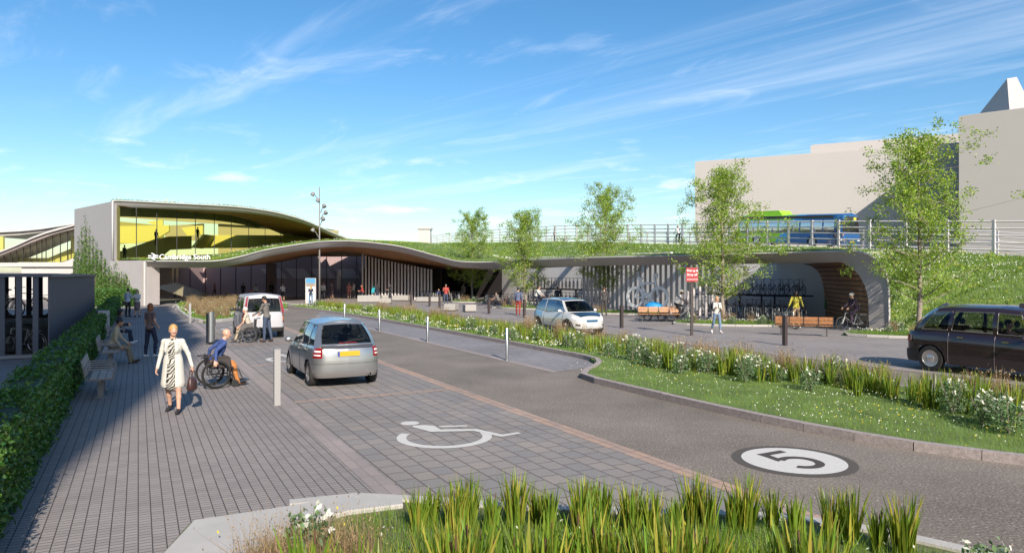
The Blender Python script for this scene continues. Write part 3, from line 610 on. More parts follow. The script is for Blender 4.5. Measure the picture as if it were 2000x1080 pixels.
railing('busway_railing', 'farther five-rail fence on the back edge of the busway', offs(RL2, 15.5), 1.7, 4.2)
# white gate pier and parapet wall at the far left of the bank
m = MB(); c = P(830, 470, 118)
gp = thing('gate_pier', 'white square pier with pyramid cap at the end of the busway wall', 'pier', (c.x, c.y, 6.8))
m.box((0, 0, 1.75), (2.0, 2.0, 3.5)); m.build('shaft', whitec, gp); m = MB(); m.box((0, 0, 3.62), (2.4, 2.4, .22)); m.box((0, 0, 3.9), (2.1, 2.1, .34), tap=.25); m.build('cap', whitec, gp)
pw = MB(); c = P(775, 478, 121); pw.box((c.x-1, c.y+1, 7.0), (9.2, .4, 2.3), .12); pw.box((c.x-1, c.y+1, 8.23), (9.4, .6, .15), .12)
for i in range(12): pw.box((c.x-5+i*.75, c.y+.72-.04+i*.09, 7.0), (.12, .2, 2.1), .12)
tag(pw.build('parapet_wall', whitec), 'low white parapet wall running left from the white gate pier', 'wall')
# big plain blocks behind the busway
bm = M('block_render', (.42, .395, .375), .85, var=.025, scale=.15); bm2 = M('block_render_warm', (.37, .355, .33), .85, var=.025, scale=.15)
def block(label, pts, z, mat, extra=None):
    t = thing('laboratory_block', label, 'building', (pts[0][0], pts[0][1], 0)); o = pts[0]
    m = MB(); m.prism([(p[0]-o[0], p[1]-o[1]) for p in pts], 0, z); m.build('wall', mat, t)
    m = MB(); cx = sum(p[0] for p in pts)/len(pts); cy = sum(p[1] for p in pts)/len(pts)
    m.prism([(cx+(p[0]-cx)*.985-o[0], cy+(p[1]-cy)*.985-o[1]) for p in pts], z+.001, z+.12); m.build('roof', mat, t); return t
d1 = Vector((.892, -.452)); nb = Vector((.452, .892))
p0 = Vector((34, 130)); p1 = p0+d1*52
block('long lower grey block behind the bus, its left end against the sky', [tuple(p0), tuple(p1), tuple(p1+nb*30), tuple(p0+nb*30)], 23.6, bm)
q0 = P(1583, 290, 128).xy; block('higher set-back grey block rising above the long lower block', [tuple(q0), tuple(q0+d1*45), tuple(q0+d1*45+nb*20), tuple(q0+nb*20)], 26.3, bm)
q0 = P(1574, 290, 132).xy; block('small roof box beside the set-back block', [tuple(q0), tuple(q0+d1*8), tuple(q0+d1*8+nb*6), tuple(q0+nb*6)], 25.3, bm)
d2 = Vector((.75, -.66)); r0 = P(1873, 300, 98).xy
tall = block('tallest grey block at the right edge, carrying the pointed roof', [tuple(r0), tuple(r0+d2*50), tuple(r0+d2*50+Vector((12, 25))), tuple(r0+Vector((18.5, 27)))], 24.8, bm2)
m = MB(); o = Vector((r0.x, r0.y, 0)); bs = [P(1887, 240, 108), P(1972, 240, 95.5), P(2020, 240, 96), P(1990, 240, 112)]; ap = P(1967, 154, 102); ap2 = P(1986, 151, 105)
vs = [Vector((p.x, p.y, 24.9))-o for p in bs]+[ap-o, ap2-o]
m.add(vs, [(0, 1, 4), (1, 2, 5, 4), (2, 3, 5), (3, 0, 4, 5), (3, 2, 1, 0)]); m.build('pointed_roof', bm, tall)
# ============================================================ IMPLICIT SURFACES FOR BODIES
def nets(D, org, h):
    s = D < 0
    c = [(i, j, k) for i in (0, 1) for j in (0, 1) for k in (0, 1)]
    n0, n1, n2 = D.shape
    cnt = sum(s[i:n0-1+i, j:n1-1+j, k:n2-1+k].astype(np.int8) for i, j, k in c)
    ijk = np.argwhere((cnt > 0) & (cnt < 8)); n = len(ijk)
    idx = -np.ones((n0-1, n1-1, n2-1), np.int32); idx[ijk[:, 0], ijk[:, 1], ijk[:, 2]] = np.arange(n)
    dv = np.stack([D[ijk[:, 0]+i, ijk[:, 1]+j, ijk[:, 2]+k] for i, j, k in c], 1)
    pos = np.zeros((n, 3)); w = np.zeros(n)
    for a in range(8):
        for b in range(a+1, 8):
            if sum(abs(c[a][q]-c[b][q]) for q in range(3)) != 1: continue
            m = (dv[:, a] < 0) != (dv[:, b] < 0); t = dv[m, a]/(dv[m, a]-dv[m, b])
            pos[m] += np.array(c[a])+t[:, None]*(np.array(c[b])-np.array(c[a])); w[m] += 1
    V = (ijk+pos/w[:, None])*h+org; F = []
    for ax in range(3):
        u, v = (ax+1) % 3, (ax+2) % 3
        sl0 = [slice(None)]*3; sl1 = [slice(None)]*3; sl0[ax] = slice(0, -1); sl1[ax] = slice(1, None)
        a, b = s[tuple(sl0)], s[tuple(sl1)]; e = np.argwhere(a != b)
        e = e[(e[:, u] > 0) & (e[:, v] > 0) & (e[:, u] < D.shape[u]-1) & (e[:, v] < D.shape[v]-1)]
        ins = a[e[:, 0], e[:, 1], e[:, 2]]
        def cell(du, dv_):
            q = e.copy(); q[:, u] -= du; q[:, v] -= dv_; return idx[q[:, 0], q[:, 1], q[:, 2]]
        q = np.stack([cell(1, 1), cell(0, 1), cell(0, 0), cell(1, 0)], 1)
        q[~ins] = q[~ins][:, ::-1]; F.append(q)
    F = np.concatenate(F); return V, F[(F >= 0).all(1)], ijk
def surf(prims, h):
    """prims: ('c', a, b, ra, rb, mat, k) tapered capsules, ('e', centre, radii, rot3x3 or None, mat, k) ellipsoids, mat -1 cuts, k<0 only paints"""
    lo = np.full(3, 9e9); hi = -lo
    for p in prims:
        if p[0] == 'c': a, b, r = np.array(p[1]), np.array(p[2]), max(p[3], p[4]); mat = p[5]; q = np.minimum(a, b)-r, np.maximum(a, b)+r
        else: a = np.array(p[1]); r = max(p[2]); mat = p[4]; q = a-r, a+r
        if mat >= 0: lo = np.minimum(lo, q[0]); hi = np.maximum(hi, q[1])
    org = lo-3*h; n = np.ceil((hi-lo)/h+6).astype(int)
    D = np.ones(n, np.float32); DM = np.ones(n, np.float32)*9; I = np.zeros(n, np.int8)
    for p in prims:
        if p[0] == 'c': a, b, r, mat, k = np.array(p[1], float), np.array(p[2], float), max(p[3], p[4]), p[5], p[6]; l_, h_ = np.minimum(a, b)-r, np.maximum(a, b)+r
        else: a = np.array(p[1], float); r = max(p[2]); mat, k = p[4], p[5]; l_, h_ = a-r, a+r
        mg = abs(k)+2.5*h if mat >= 0 else 0
        i0 = np.clip(np.floor((l_-mg-org)/h).astype(int), 0, n); i1 = np.clip(np.ceil((h_+mg-org)/h).astype(int)+1, 0, n)
        if (i1 <= i0).any(): continue
        g = [org[q]+h*np.arange(i0[q], i1[q]) for q in range(3)]; X, Y, Z = np.meshgrid(*g, indexing='ij'); sl = tuple(slice(i0[q], i1[q]) for q in range(3))
        if p[0] == 'c':
            ab = b-a; L2 = max(ab @ ab, 1e-9); t = np.clip(((X-a[0])*ab[0]+(Y-a[1])*ab[1]+(Z-a[2])*ab[2])/L2, 0, 1)
            ys = p[7] if len(p) > 7 else 1
            d = np.sqrt((X-a[0]-t*ab[0])**2+((Y-a[1]-t*ab[1])*ys)**2+(Z-a[2]-t*ab[2])**2)-(p[3]+t*(p[4]-p[3]))
        else:
            x, y, z = X-a[0], Y-a[1], Z-a[2]
            if p[3] is not None:
                m = p[3]; x, y, z = m[0][0]*x+m[1][0]*y+m[2][0]*z, m[0][1]*x+m[1][1]*y+m[2][1]*z, m[0][2]*x+m[1][2]*y+m[2][2]*z
            R_ = p[2]; k0 = np.sqrt((x/R_[0])**2+(y/R_[1])**2+(z/R_[2])**2)+1e-6; k1 = np.sqrt((x/R_[0]**2)**2+(y/R_[1]**2)**2+(z/R_[2]**2)**2)+1e-6
            d = k0*(k0-1)/k1
        if mat < 0: D[sl] = np.maximum(D[sl], -d); continue
        dm = DM[sl]; m = d < dm+(.0 if k >= 0 else .02)
        if k < 0: m = d < 0.0015
        I[sl][m] = mat; DM[sl] = np.minimum(dm, d)
        if k >= 0:
            o = D[sl]; hh_ = np.clip(.5+.5*(o-d)/max(k, 1e-4), 0, 1); D[sl] = np.where(o > .9, d, o+(d-o)*hh_-k*hh_*(1-hh_))
    V, F, ijk = nets(D, org, h)
    q = np.clip(np.round((V-org)/h).astype(int), 0, n-1); mv = I[q[:, 0], q[:, 1], q[:, 2]]
    return V, F, mv[F[:, 0]]
def rx(a): c, s = math.cos(a), math.sin(a); return np.array([[1, 0, 0], [0, c, -s], [0, s, c]])
def rzm(a): c, s = math.cos(a), math.sin(a); return np.array([[c, -s, 0], [s, c, 0], [0, 0, 1]])
def rym(a): c, s = math.cos(a), math.sin(a); return np.array([[c, 0, s], [0, 1, 0], [-s, 0, c]])

SK = {'pale': (.52, .31, .22), 'tan': (.36, .20, .13), 'dark': (.085, .045, .03)}
SK = {k: M('skin_'+k, v, .5, var=.05, scale=12) for k, v in SK.items()}
def cloth(name, col, **k): return M('cloth_'+name, col, .85, var=k.pop('var', .08), scale=7, bump=.3, bscale=k.pop('bs', 18), **k)
CL = {k: cloth(k, v) for k, v in dict(white=(.50, .50, .50), cream=(.48, .44, .35), offwhite=(.52, .51, .46), blue=(.035, .065, .20), denim=(.045, .065, .11), lightdenim=(.13, .20, .30), black=(.016, .016, .02), navy=(.022, .028, .055), grey=(.13, .12, .11), darkgrey=(.055, .05, .05), red=(.36, .05, .045), darkred=(.25, .03, .025), pink=(.50, .20, .18), ochre=(.42, .17, .05), khaki=(.22, .18, .12), beige=(.42, .35, .24), sand=(.40, .28, .17), yellow=(.50, .44, .06), purple=(.045, .028, .05), turquoise=(.02, .30, .36), slateblue=(.09, .11, .18), mauve=(.16, .12, .13), lightblue=(.42, .50, .60), trainers=(.6, .6, .6), brownleather=(.06, .03, .02)).items()}
# plaid shirt and the waved black and white dress
def pattern_mat(name, c1, c2, kind):
    m = bpy.data.materials.new(name); m.use_nodes = True; n = m.node_tree; b = n.nodes['Principled BSDF']; b.inputs['Roughness'].default_value = .8
    t = N(n, 'ShaderNodeTexCoord')
    if kind == 'wave':
        w = N(n, 'ShaderNodeTexWave', wave_type='BANDS', bands_direction='DIAGONAL', i_Scale=9, i_Distortion=7, i_Detail=1); w.inputs['Detail Scale'].default_value = .9
    else: w = N(n, 'ShaderNodeTexChecker', i_Scale=28)
    n.links.new(t.outputs['Object'], w.inputs['Vector']); r = N(n, 'ShaderNodeValToRGB'); r.color_ramp.elements[0].color = (*c1, 1); r.color_ramp.elements[1].color = (*c2, 1)
    r.color_ramp.elements[0].position = .45; r.color_ramp.elements[1].position = .55
    n.links.new(w.outputs['Fac'], r.inputs[0]); n.links.new(r.outputs[0], b.inputs['Base Color']); return m
CL['wave'] = pattern_mat('cloth_wave', (.015, .014, .012), (.42, .41, .37), 'wave')
CL['plaid'] = pattern_mat('cloth_plaid', (.13, .075, .07), (.22, .15, .13), 'plaid')
HR = {k: M('hair_'+k, v, .55, var=.3, scale=30, bump=.6, bscale=60) for k, v in dict(blonde=(.45, .27, .10), ginger=(.28, .09, .03), brown=(.07, .035, .02), black=(.012, .01, .01), grey=(.45, .42, .36), white=(.6, .57, .5)).items()}
eyem = M('eye_dark', (.03, .02, .02), .3); lipm = M('lip', (.45, .17, .14), .5)

def person(loc, rz, label, H=1.75, sex='m', skin='pale', top='white', bottom='navy', shoe='black', hair='brown', hs='short', style='trousers', sleeve='long', lean=0, hip=(0, 0), knee=(3, 3), spread=4, arms=((5, 8, 12, 0), (5, 8, 12, 0)), head=(0, 0), pz=None, h=.015, group=None, twist=0, foot=(0, 0), extra=None, sole=True):
    K = H/1.75; f = sex == 'f'; o = thing('person', label, 'person', loc, rz, group)
    pr = []; hp = []; TOP, BOT, SHO = 1, 2, 3
    def C(a, b, ra, rb, m, k=.02): pr.append(['c', a, b, ra, rb, m, k])
    def El(c, r, rot, m, k=.03, L=None): (pr if L is None else L).append(['e', c, r, rot, m, k])
    V3 = lambda *a: np.array(a, float)
    fat = 1.0
    Rl = rx(-R(lean)); Rt = Rl @ rzm(R(twist))
    hipc = V3(0, 0, 0); sh = .165 if f else .19; hw = .095 if f else .088
    up = Rl @ V3(0, 0, 1)
    chest = Rl @ V3(0, .01, .33); nb_ = Rl @ V3(0, 0, .53)
    bw_ = .85 if style in ('skirt', 'dress', 'shorts') else 1
    El(hipc+V3(0, -.01, .02), (.158 if f else .15, .115, .125), Rl, BOT, .05); El(Rl @ V3(0, .0, .16), (.118 if f else .138, .095, .13), Rl, TOP, .06); El(chest, (.142 if f else .165, .105, .17), Rl, TOP, .06)
    if f and extra != 'coat': El(Rl @ V3(-.07, .085, .33), (.06, .05, .06), Rl, TOP, .03); El(Rl @ V3(.07, .085, .33), (.06, .05, .06), Rl, TOP, .03)
    El(Rl @ V3(0, -.015, .03), (.160 if f else .157, .126, .10), Rl, TOP if style != 'dress' else TOP, .04)
    Sh = [Rt @ V3(-sh, -.01, .475), Rt @ V3(sh, -.01, .475)]
    C(Sh[0], Sh[1], .052, .052, TOP, .05); C(Rl @ V3(0, -.01, .48), nb_+up*.07, .06, .05, 0, .03); C(Rl @ V3(0, -.015, .46), Rl @ V3(0, -.01, .51), .07, .066, TOP, .02)
    # head
    Rh = Rl @ rx(R(lean)*.8) @ rzm(R(head[0])) @ rx(-R(head[1])); Hc = nb_+up*.05+Rh @ V3(0, .025, .125)
    hd = lambda *p: Hc+Rh @ V3(*p)
    El(hd(0, -.008, .02), (.074, .092, .092), Rh, 0, .02); El(hd(0, .022, -.035), (.060, .068, .078), Rh, 0, .03); El(hd(0, .045, -.085), (.034, .034, .028), Rh, 0, .025)
    C(hd(0, .083, .005), hd(0, .108, -.026), .010, .014, 0, .012); C(hd(-.017, .09, -.03), hd(.017, .09, -.03), .009, .009, 0, .01)
    for s_ in (-1, 1):
        El(hd(s_*.074, -.005, -.012), (.010, .02, .032), Rh, 0, .006); El(hd(s_*.031, .084, .006), (.013, .012, .006), Rh, 4, -1); El(hd(s_*.034, .084, .030), (.015, .012, .0025), Rh, 4, -1)
    El(hd(0, .088, -.058), (.024, .016, .007), Rh, 5, -1)
    # legs
    J = {}
    for i, s_ in ((0, -1), (1, 1)):
        hj = hipc+V3(s_*hw, 0, -.02); a = R(hip[i]); sp = R(spread)*s_
        d = V3(math.sin(sp)*math.cos(a), math.sin(a), -math.cos(a)*math.cos(sp)); kn = hj+d*.425; b_ = a-R(knee[i]); d2 = V3(math.sin(sp)*.4*math.cos(b_), math.sin(b_), -math.cos(b_)); an = kn+d2*.405
        fa_ = b_+R(foot[i]); fd = V3(s_*.12, math.cos(fa_), math.sin(fa_)) if abs(hip[i]) < 60 or True else None
        fu = V3(0, -math.sin(fa_), math.cos(fa_))
        J[i] = (hj, kn, an, fd, fu)
        LM = {'trousers': (BOT, BOT), 'shorts': (BOT, 0), 'skirt': (0, 0), 'dress': (0, 0), 'robe': (BOT, BOT), 'capri': (BOT, BOT)}[style]; w_ = .004 if LM[1] == BOT else -.006
        if style in ('skirt', 'dress'): C(hj, hj+d*.22, .088, .075, BOT if style == 'skirt' else 6, .02)
        C(hj, kn, .086, .058+w_, LM[0], .03); C(kn, kn+d2*.17+V3(0, -.012*math.cos(b_), 0), .056+w_, .054+w_, LM[1], .02)
        C(kn+d2*.17+V3(0, -.01, 0), an-d2*(.0 if style != 'capri' else .1), .052+w_, (.044 if LM[1] == BOT else .034), LM[1], .02)
        if style == 'capri': C(an-d2*.1, an, .036, .033, 0, .01)
        q0 = an+fu*-.045-fd*.035; q1 = an-fu*.055+fd*.10; q2 = an-fu*.06+fd*.155
        C(an, an-fu*.03, .036, .036, SHO if shoe in ('black', 'trainers', 'brownleather') else SHO, .01); C(q0, q1, .038, .036, SHO, .02); C(q1, q2, .036, .028, SHO, .02)
    if style in ('skirt', 'dress'): pr.append(['c', V3(0, 0, -.02), V3(0, .01, -.33), .15, .178, BOT if style == 'skirt' else 6, .03, 1.25])
    if style == 'robe': pr.append(['c', V3(0, 0, .1), V3(0, 0, -.72), .13, .21, BOT, .05, 1.2])
    # arms and hands
    AJ = {}
    for i, s_ in ((0, -1), (1, 1)):
        fl, ab, elb, inw = arms[i]; a = R(fl); ab = R(ab)
        d = Rt @ V3(math.sin(ab)*s_, math.sin(a)*math.cos(ab), -math.cos(a)*math.cos(ab)); e = Sh[i]+d*.28
        a2 = a+R(elb); d2 = V3(math.sin(ab-R(inw))*s_, math.sin(a2)*math.cos(ab-R(inw)), -math.cos(a2)*math.cos(ab-R(inw))); d2 = Rt @ (d2/np.linalg.norm(d2)); wr = e+d2*.25; AJ[i] = (Sh[i], e, wr, d2)
        am_ = TOP if extra != 'coat' else 7
        k_ = 0 if sleeve == 'long' else .006
        C(Sh[i], Sh[i]+d*.15, .056, .05, am_ if sleeve != 'none' else 0, .03); C(Sh[i]+d*.15, e, .048-k_, .042-k_, am_ if sleeve == 'long' else 0, .02); C(e, wr, .041-k_, .031-k_*.6, am_ if sleeve == 'long' else 0, .015)
        nrm = Rt @ V3(-s_, 0, 0); nrm = nrm-d2*(nrm @ d2)
        if np.linalg.norm(nrm) < .2: nrm = V3(0, 0, -1)-d2*(-d2[2])
        nrm /= np.linalg.norm(nrm); sd = np.cross(d2, nrm)*s_
        if (sd @ (Rt @ V3(0, 1, .3))) < 0: sd = -sd
        fr_ = max(.0092, h*.62)
        for q in range(4):
            m0 = wr+sd*(q-1.5)*.012; m1 = wr+d2*.082+sd*(q-1.5)*.021; L_ = (.062, .075, .08, .07)[q]; C(m0, m1, .018, .013, 0, .012)
            f1 = m1+(d2*.88+nrm*.35)*L_*.5; f2 = f1+(d2*.55+nrm*.8)*L_*.5; C(m1, f1, fr_, fr_*.95, 0, .004); C(f1, f2, fr_*.95, fr_*.85, 0, .004)
        t0 = wr+d2*.025+sd*.025; t1 = t0+(d2*.5+sd*.7+nrm*.25)*.045; t2 = t1+(d2*.8+sd*.25+nrm*.35)*.032; C(t0, t1, .014, .011, 0, .008); C(t1, t2, .011, .009, 0, .004)
    # hair / headwear
    if hs == 'short': El(hd(0, -.016, .03), (.083, .099, .096), Rh, 0, .01, hp); El(hd(0, .10, -.03), (.085, .075, .088), Rh, -1, 0, hp); El(hd(0, .02, -.12), (.1, .1, .085), Rh, -1, 0, hp)
    elif hs == 'fringe': El(hd(0, -.016, .025), (.086, .102, .105), Rh, 0, .01, hp); El(hd(0, .09, -.045), (.07, .06, .085), Rh, -1, 0, hp); El(hd(0, .03, -.15), (.1, .1, .085), Rh, -1, 0, hp); El(hd(0, -.07, -.05), (.07, .045, .06), Rh, 0, .03, hp)
    elif hs in ('long', 'bob'):
        El(hd(0, -.014, .025), (.088, .103, .104), Rh, 0, .01, hp); El(hd(0, -.065, -.08), (.075, .045, .10 if hs == 'long' else .07), Rh, 0, .03, hp)
        if hs == 'long': El(hd(0, -.085, -.18), (.07, .035, .12), None, 0, .03, hp)
        for s_ in (-1, 1): El(hd(s_*.07, -.01, -.06), (.022, .045, .085), Rh, 0, .02, hp)
        El(hd(0, .095, -.045), (.063, .065, .095), Rh, -1, 0, hp)
    elif hs == 'tied': El(hd(0, -.014, .025), (.082, .1, .10), Rh, 0, .01, hp); El(hd(0, -.1, .0), (.035, .035, .04), Rh, 0, .02, hp); El(hd(0, .095, -.035), (.072, .066, .088), Rh, -1, 0, hp); El(hd(0, .02, -.13), (.1, .1, .08), Rh, -1, 0, hp)
    elif hs == 'hijab': El(hd(0, -.012, .015), (.094, .11, .118), Rh, 0, .01, hp); El(hd(0, -.02, -.13), (.11, .10, .11), Rl, 0, .05, hp); El(hd(0, .105, -.02), (.055, .06, .075), Rh, -1, 0, hp)
    elif hs == 'helmet': El(hd(0, -.01, .045), (.095, .12, .088), Rh, 0, .01, hp); El(hd(0, .02, -.075), (.14, .16, .09), Rh, -1, 0, hp)
    z0 = min(min((J[i][2]-J[i][4]*.06+J[i][3]*.15)[2]-.03, (J[i][2]-J[i][4]*.045-J[i][3]*.035)[2]-.037) for i in (0, 1))
    rz_ = -z0 if pz is None else pz/K
    for L in (pr, hp):
        for p in L:
            p[1] = (np.array(p[1])+V3(0, 0, rz_))*K
            if p[0] == 'c': p[2] = (np.array(p[2])+V3(0, 0, rz_))*K; p[3] *= K; p[4] *= K
            else: p[2] = tuple(x*K for x in p[2])
    mats = [SK[skin], CL[top], CL[bottom], CL[shoe], eyem, lipm, CL[top], CL['offwhite']]
    v, F, mi = surf(pr, h); arrmesh('body', v, F, mi, mats, o, smooth=True)
    if hp:
        v, F, mi = surf(hp, min(h, .014)); arrmesh({'hijab': 'headscarf', 'helmet': 'helmet'}.get(hs, 'hair'), v, F, None, [HR[hair] if hair in HR else CL[hair]], o, smooth=True)
    if extra == 'coat':
        cp = [['e', V3(0, -.005, .36), (.175, .150, .17), None, 0, .05], ['e', V3(0, -.008, .17), (.155, .132, .14), None, 0, .06], ['c', V3(-sh+.01, -.01, .472), V3(sh-.01, -.01, .472), .062, .062, 0, .05]]
        cp.append(['c', V3(0, -.01, .04), V3(0, -.005, -.34), .188, .228, 0, .07, 1.22])
        for s_ in (-1, 1): cp.append(['e', V3(s_*.075, .095, .32), (.06, .055, .065), None, 0, .04])
        for s_ in (-1, 1): cp.append(['c', V3(s_*.10, .085, .44), V3(s_*.075, .118, .30), .03, .022, 0, .02]); cp.append(['c', V3(s_*.13, .0, .50), V3(s_*.09, .07, .47), .028, .028, 0, .02])
        cp.append(['c', V3(.0, .17, .52), V3(.0, .185, -.6), .080, .095, -1, 0, .75])
        cp.append(['e', V3(0, .0, .56), (.075, .085, .075), None, -1, 0]); cp.append(['e', V3(0, 0, -.50), (.35, .3, .10), None, -1, 0])
        for p in cp:
            p[1] = (p[1]+V3(0, 0, rz_))*K
            if p[0] == 'c': p[2] = (p[2]+V3(0, 0, rz_))*K; p[3] *= K; p[4] *= K
            else: p[2] = tuple(x*K for x in p[2])
        v, F, mi = surf(cp, h); arrmesh('coat', v, F, None, [CL['offwhite']], o, smooth=True)
    o['hands'] = 0; del o['hands']
    return o, {i: [(np.array(p)+V3(0, 0, rz_))*K for p in AJ[i][:3]] for i in (0, 1)}, rz_*K
def face(dx, dy): return math.atan2(-dx, dy)      # turn +Y to look along (dx, dy)
HU = face(UX.x, UX.y); HV = face(VX.x, VX.y)

# ============================================================ BICYCLES AND WHEELCHAIRS
def wheel_mb(c, r, tyre=.018, spokes=14, axis='x', n=24):
    t = MB(); rot = Matrix.Rotation(R(90), 4, 'Y')
    t.torus(c, r, tyre, n, 5, 0, rot); q = MB(); q.torus(c, r-tyre-.008, .011, n, 4, 0, rot)
    q.tube([(c[0]-.04, c[1], c[2]), (c[0]+.04, c[1], c[2])], .022, 6)
    for i in range(spokes):
        a = 2*math.pi*i/spokes; q.tube([Vector(c)+Vector((.03*(-1)**i, 0, 0)), Vector(c)+Vector((0, (r-.025)*math.cos(a), (r-.025)*math.sin(a)))], .0028, 3, cap=False)
    return t, q
def bicycle(label, frame, loc=(0, 0, 0), rz=0, group=None, rim=None, lean=0, cargo=False, rack=True):
    o = thing('bicycle', label, 'bicycle', loc, rz, group); o.rotation_euler[1] = lean; r = .335; fm = M('bike_paint_'+frame[0], frame[1], .35, metal=frame[2] if len(frame) > 2 else 0, coat=.4)
    rimm = rim or steel; fy, ry = .54, -.50
    for y in (fy, ry):
        w = thing_part('wheel', o); t, q = wheel_mb((0, y, r), r-.018); t.build('tyre', rubber, w); q.build('rim', rimm, w)
    b = MB(); bb = (0, -.07, .29); st_ = (0, -.22, .80); hd1, hd2 = (0, .36, .84), (0, .40, .68)
    b.tube([bb, st_], .017); b.tube([st_, hd1], .016); b.tube([bb, hd2], .019); b.tube([hd1, hd2], .021)
    for s_ in (-1, 1):
        b.tube([(s_*.03, -.20, .76), (s_*.045, ry, r)], .009, 5); b.tube([(s_*.03, -.07, .29), (s_*.045, ry, r)], .010, 5); b.tube([(s_*.03, .405, .66), (s_*.045, fy, r)], .012, 5)
    b.build('frame', fm, o)
    h = MB(); h.tube([hd1, (0, .345, .98)], .013); h.tube([(-.28, .24, 1.02), (-.22, .30, 1.03), (-.08, .38, .99), (.08, .38, .99), (.22, .30, 1.03), (.28, .24, 1.02)], .011, 5); h.build('handlebar', black, o)
    s2 = MB(); s2.tube([st_, (0, -.245, .94)], .012); s2.ell((0, -.25, .955), (.07, .12, .03), 0, 8); s2.ell((0, -.15, .955), (.03, .09, .022), 0, 8); s2.build('saddle', black, o)
    c = MB(); c.lathe([(.0, -.006), (.09, -.006), (.09, .006), (0, .006)], 14, 0, Matrix.Translation((.05, -.07, .29)) @ Matrix.Rotation(R(90), 4, 'Y'))
    c.tube([(.06, -.07, .29), (.07, .02, .15)], .009, 4); c.tube([(-.06, -.07, .29), (-.07, -.16, .43)], .009, 4); c.box((.12, .02, .15), (.09, .07, .02)); c.box((-.12, -.16, .43), (.09, .07, .02)); c.build('crankset', black, o)
    if rack:
        k = MB(); k.tube(arc3((0, ry, r), r+.03, 20, 190, 10), .012, 4); k.box((0, -.5, .76), (.12, .34, .015)); k.build('mudguard', fm, o)
    return o
def arc3(c, r, a0, a1, n): return [(c[0], c[1]+r*math.cos(R(a0+(a1-a0)*i/n)), c[2]+r*math.sin(R(a0+(a1-a0)*i/n))) for i in range(n+1)]
def thing_part(name, parent, loc=(0, 0, 0), rz=0):
    e = bpy.data.objects.new(name, None); COL.objects.link(e); e.parent = parent; e.location = loc; e.rotation_euler[2] = rz; e.empty_display_size = .1; return e
def wheelchair(label, loc, rz, seatm, framem, big=.31, bk=1.0):
    o = thing('wheelchair', label, 'wheelchair', loc, rz)
    for s_ in (-1, 1):
        w = thing_part('wheel', o); t, q = wheel_mb((s_*.30, -.02, big), big-.02, .02, 20, n=32); t.build('tyre', rubber, w); q.build('rim', framem, w)
        p = MB(); p.torus((s_*.345, -.02, big), big-.045, .009, 32, 5, 0, Matrix.Rotation(R(90), 4, 'Y')); p.build('push_rim', framem, w)
        w = thing_part('caster', o); t = MB(); t.torus((s_*.24, .42, .085), .068, .020, 16, 6, 0, Matrix.Rotation(R(90), 4, 'Y')); t.build('tyre', rubber, w)
        q = MB(); q.lathe([(0, -.012), (.058, -.012), (.058, .012), (0, .012)], 12, 0, Matrix.Translation((s_*.24, .42, .085)) @ Matrix.Rotation(R(90), 4, 'Y')); q.tube([(s_*.24, .42, .085), (s_*.24, .36, .2), (s_*.24, .36, .45)], .013, 5); q.build('fork', framem, w)
        a = MB(); a.box((s_*.25, .10, .60), (.02, .40, .22)); a.tube([(s_*.25, .33, .48), (s_*.25, .30, .71), (s_*.25, -.12, .71)], .014, 5); a.box((s_*.25, .08, .735), (.055, .36, .035)); a.build('armrest', seatm, o)
        f = MB(); f.tube([(s_*.23, .36, .45), (s_*.22, .50, .40), (s_*.18, .62, .14)], .013, 5); f.box((s_*.12, .66, .12), (.17, .20, .015), M4=Matrix.Rotation(R(12), 4, 'X')); f.build('footrest', framem, o)
        h = MB(); h.tube([(s_*.22, -.14, .47), (s_*.22, -.18, .92*bk), (s_*.22, -.30, .93*bk)], .013, 5); h.tube([(s_*.22, -.20, .93*bk), (s_*.22, -.33, .925*bk)], .019, 6); h.build('push_handle', framem, o)
    b = MB()
    for s_ in (-1, 1): b.tube([(s_*.23, -.16, .47), (s_*.23, .38, .47)], .013, 5); b.tube([(s_*.23, -.10, .28), (s_*.23, .36, .28)], .013, 5); b.tube([(s_*.23, .36, .47), (s_*.23, .36, .28)], .012, 5); b.tube([(s_*.23, -.1, .47), (s_*.23, -.1, .28)], .012, 5)
    b.tube([(-.23, .1, .47), (.23, .1, .28)], .012, 5); b.tube([(.23, .13, .47), (-.23, .13, .28)], .012, 5); b.build('frame', framem, o)
    s2 = MB(); s2.box((0, .12, .485), (.44, .46, .045)); s2.build('seat', seatm, o); s2 = MB(); s2.box((0, -.165, .47+.46*bk*.5), (.42, .025, .42*(1-(1-bk)*2)), M4=Matrix.Rotation(R(4), 4, 'X')); s2.build('backrest', seatm, o)
    return o
# ============================================================ CARS
glassm = glass('car_glass', (.30, .33, .34), .7, ior=1.6)
glassl = glass('car_glass_pale', (.34, .38, .39), .6, ior=1.6)
chrome = M('chrome', (.75, .75, .75), .12, metal=1); blackpl = M('black_plastic', (.03, .03, .03), .5); interior = M('car_interior', (.035, .033, .035), .8)
redl = M('red_lens', (.22, .006, .008), .12, coat=1); amberl = M('amber_lens', (.75, .22, .02), .15, coat=1); clearl = M('clear_lens', (.75, .75, .75), .12, coat=1); headl = M('headlight_lens', (.80, .82, .85), .08, coat=1)
import bmesh
def weld(o, d=.002):
    b = bmesh.new(); b.from_mesh(o.data); bmesh.ops.remove_doubles(b, verts=b.verts, dist=d); bmesh.ops.recalc_face_normals(b, faces=b.faces); b.to_mesh(o.data); b.free(); return o
def dens(pts, step):
    out = []; P_ = [Vector(p) for p in pts]
    for a, b in zip(P_[:-1], P_[1:]):
        n = max(1, int(math.ceil((b-a).length/step)))
        for i in range(n): out.append(a.lerp(b, i/n))
    out.append(P_[-1]); return out
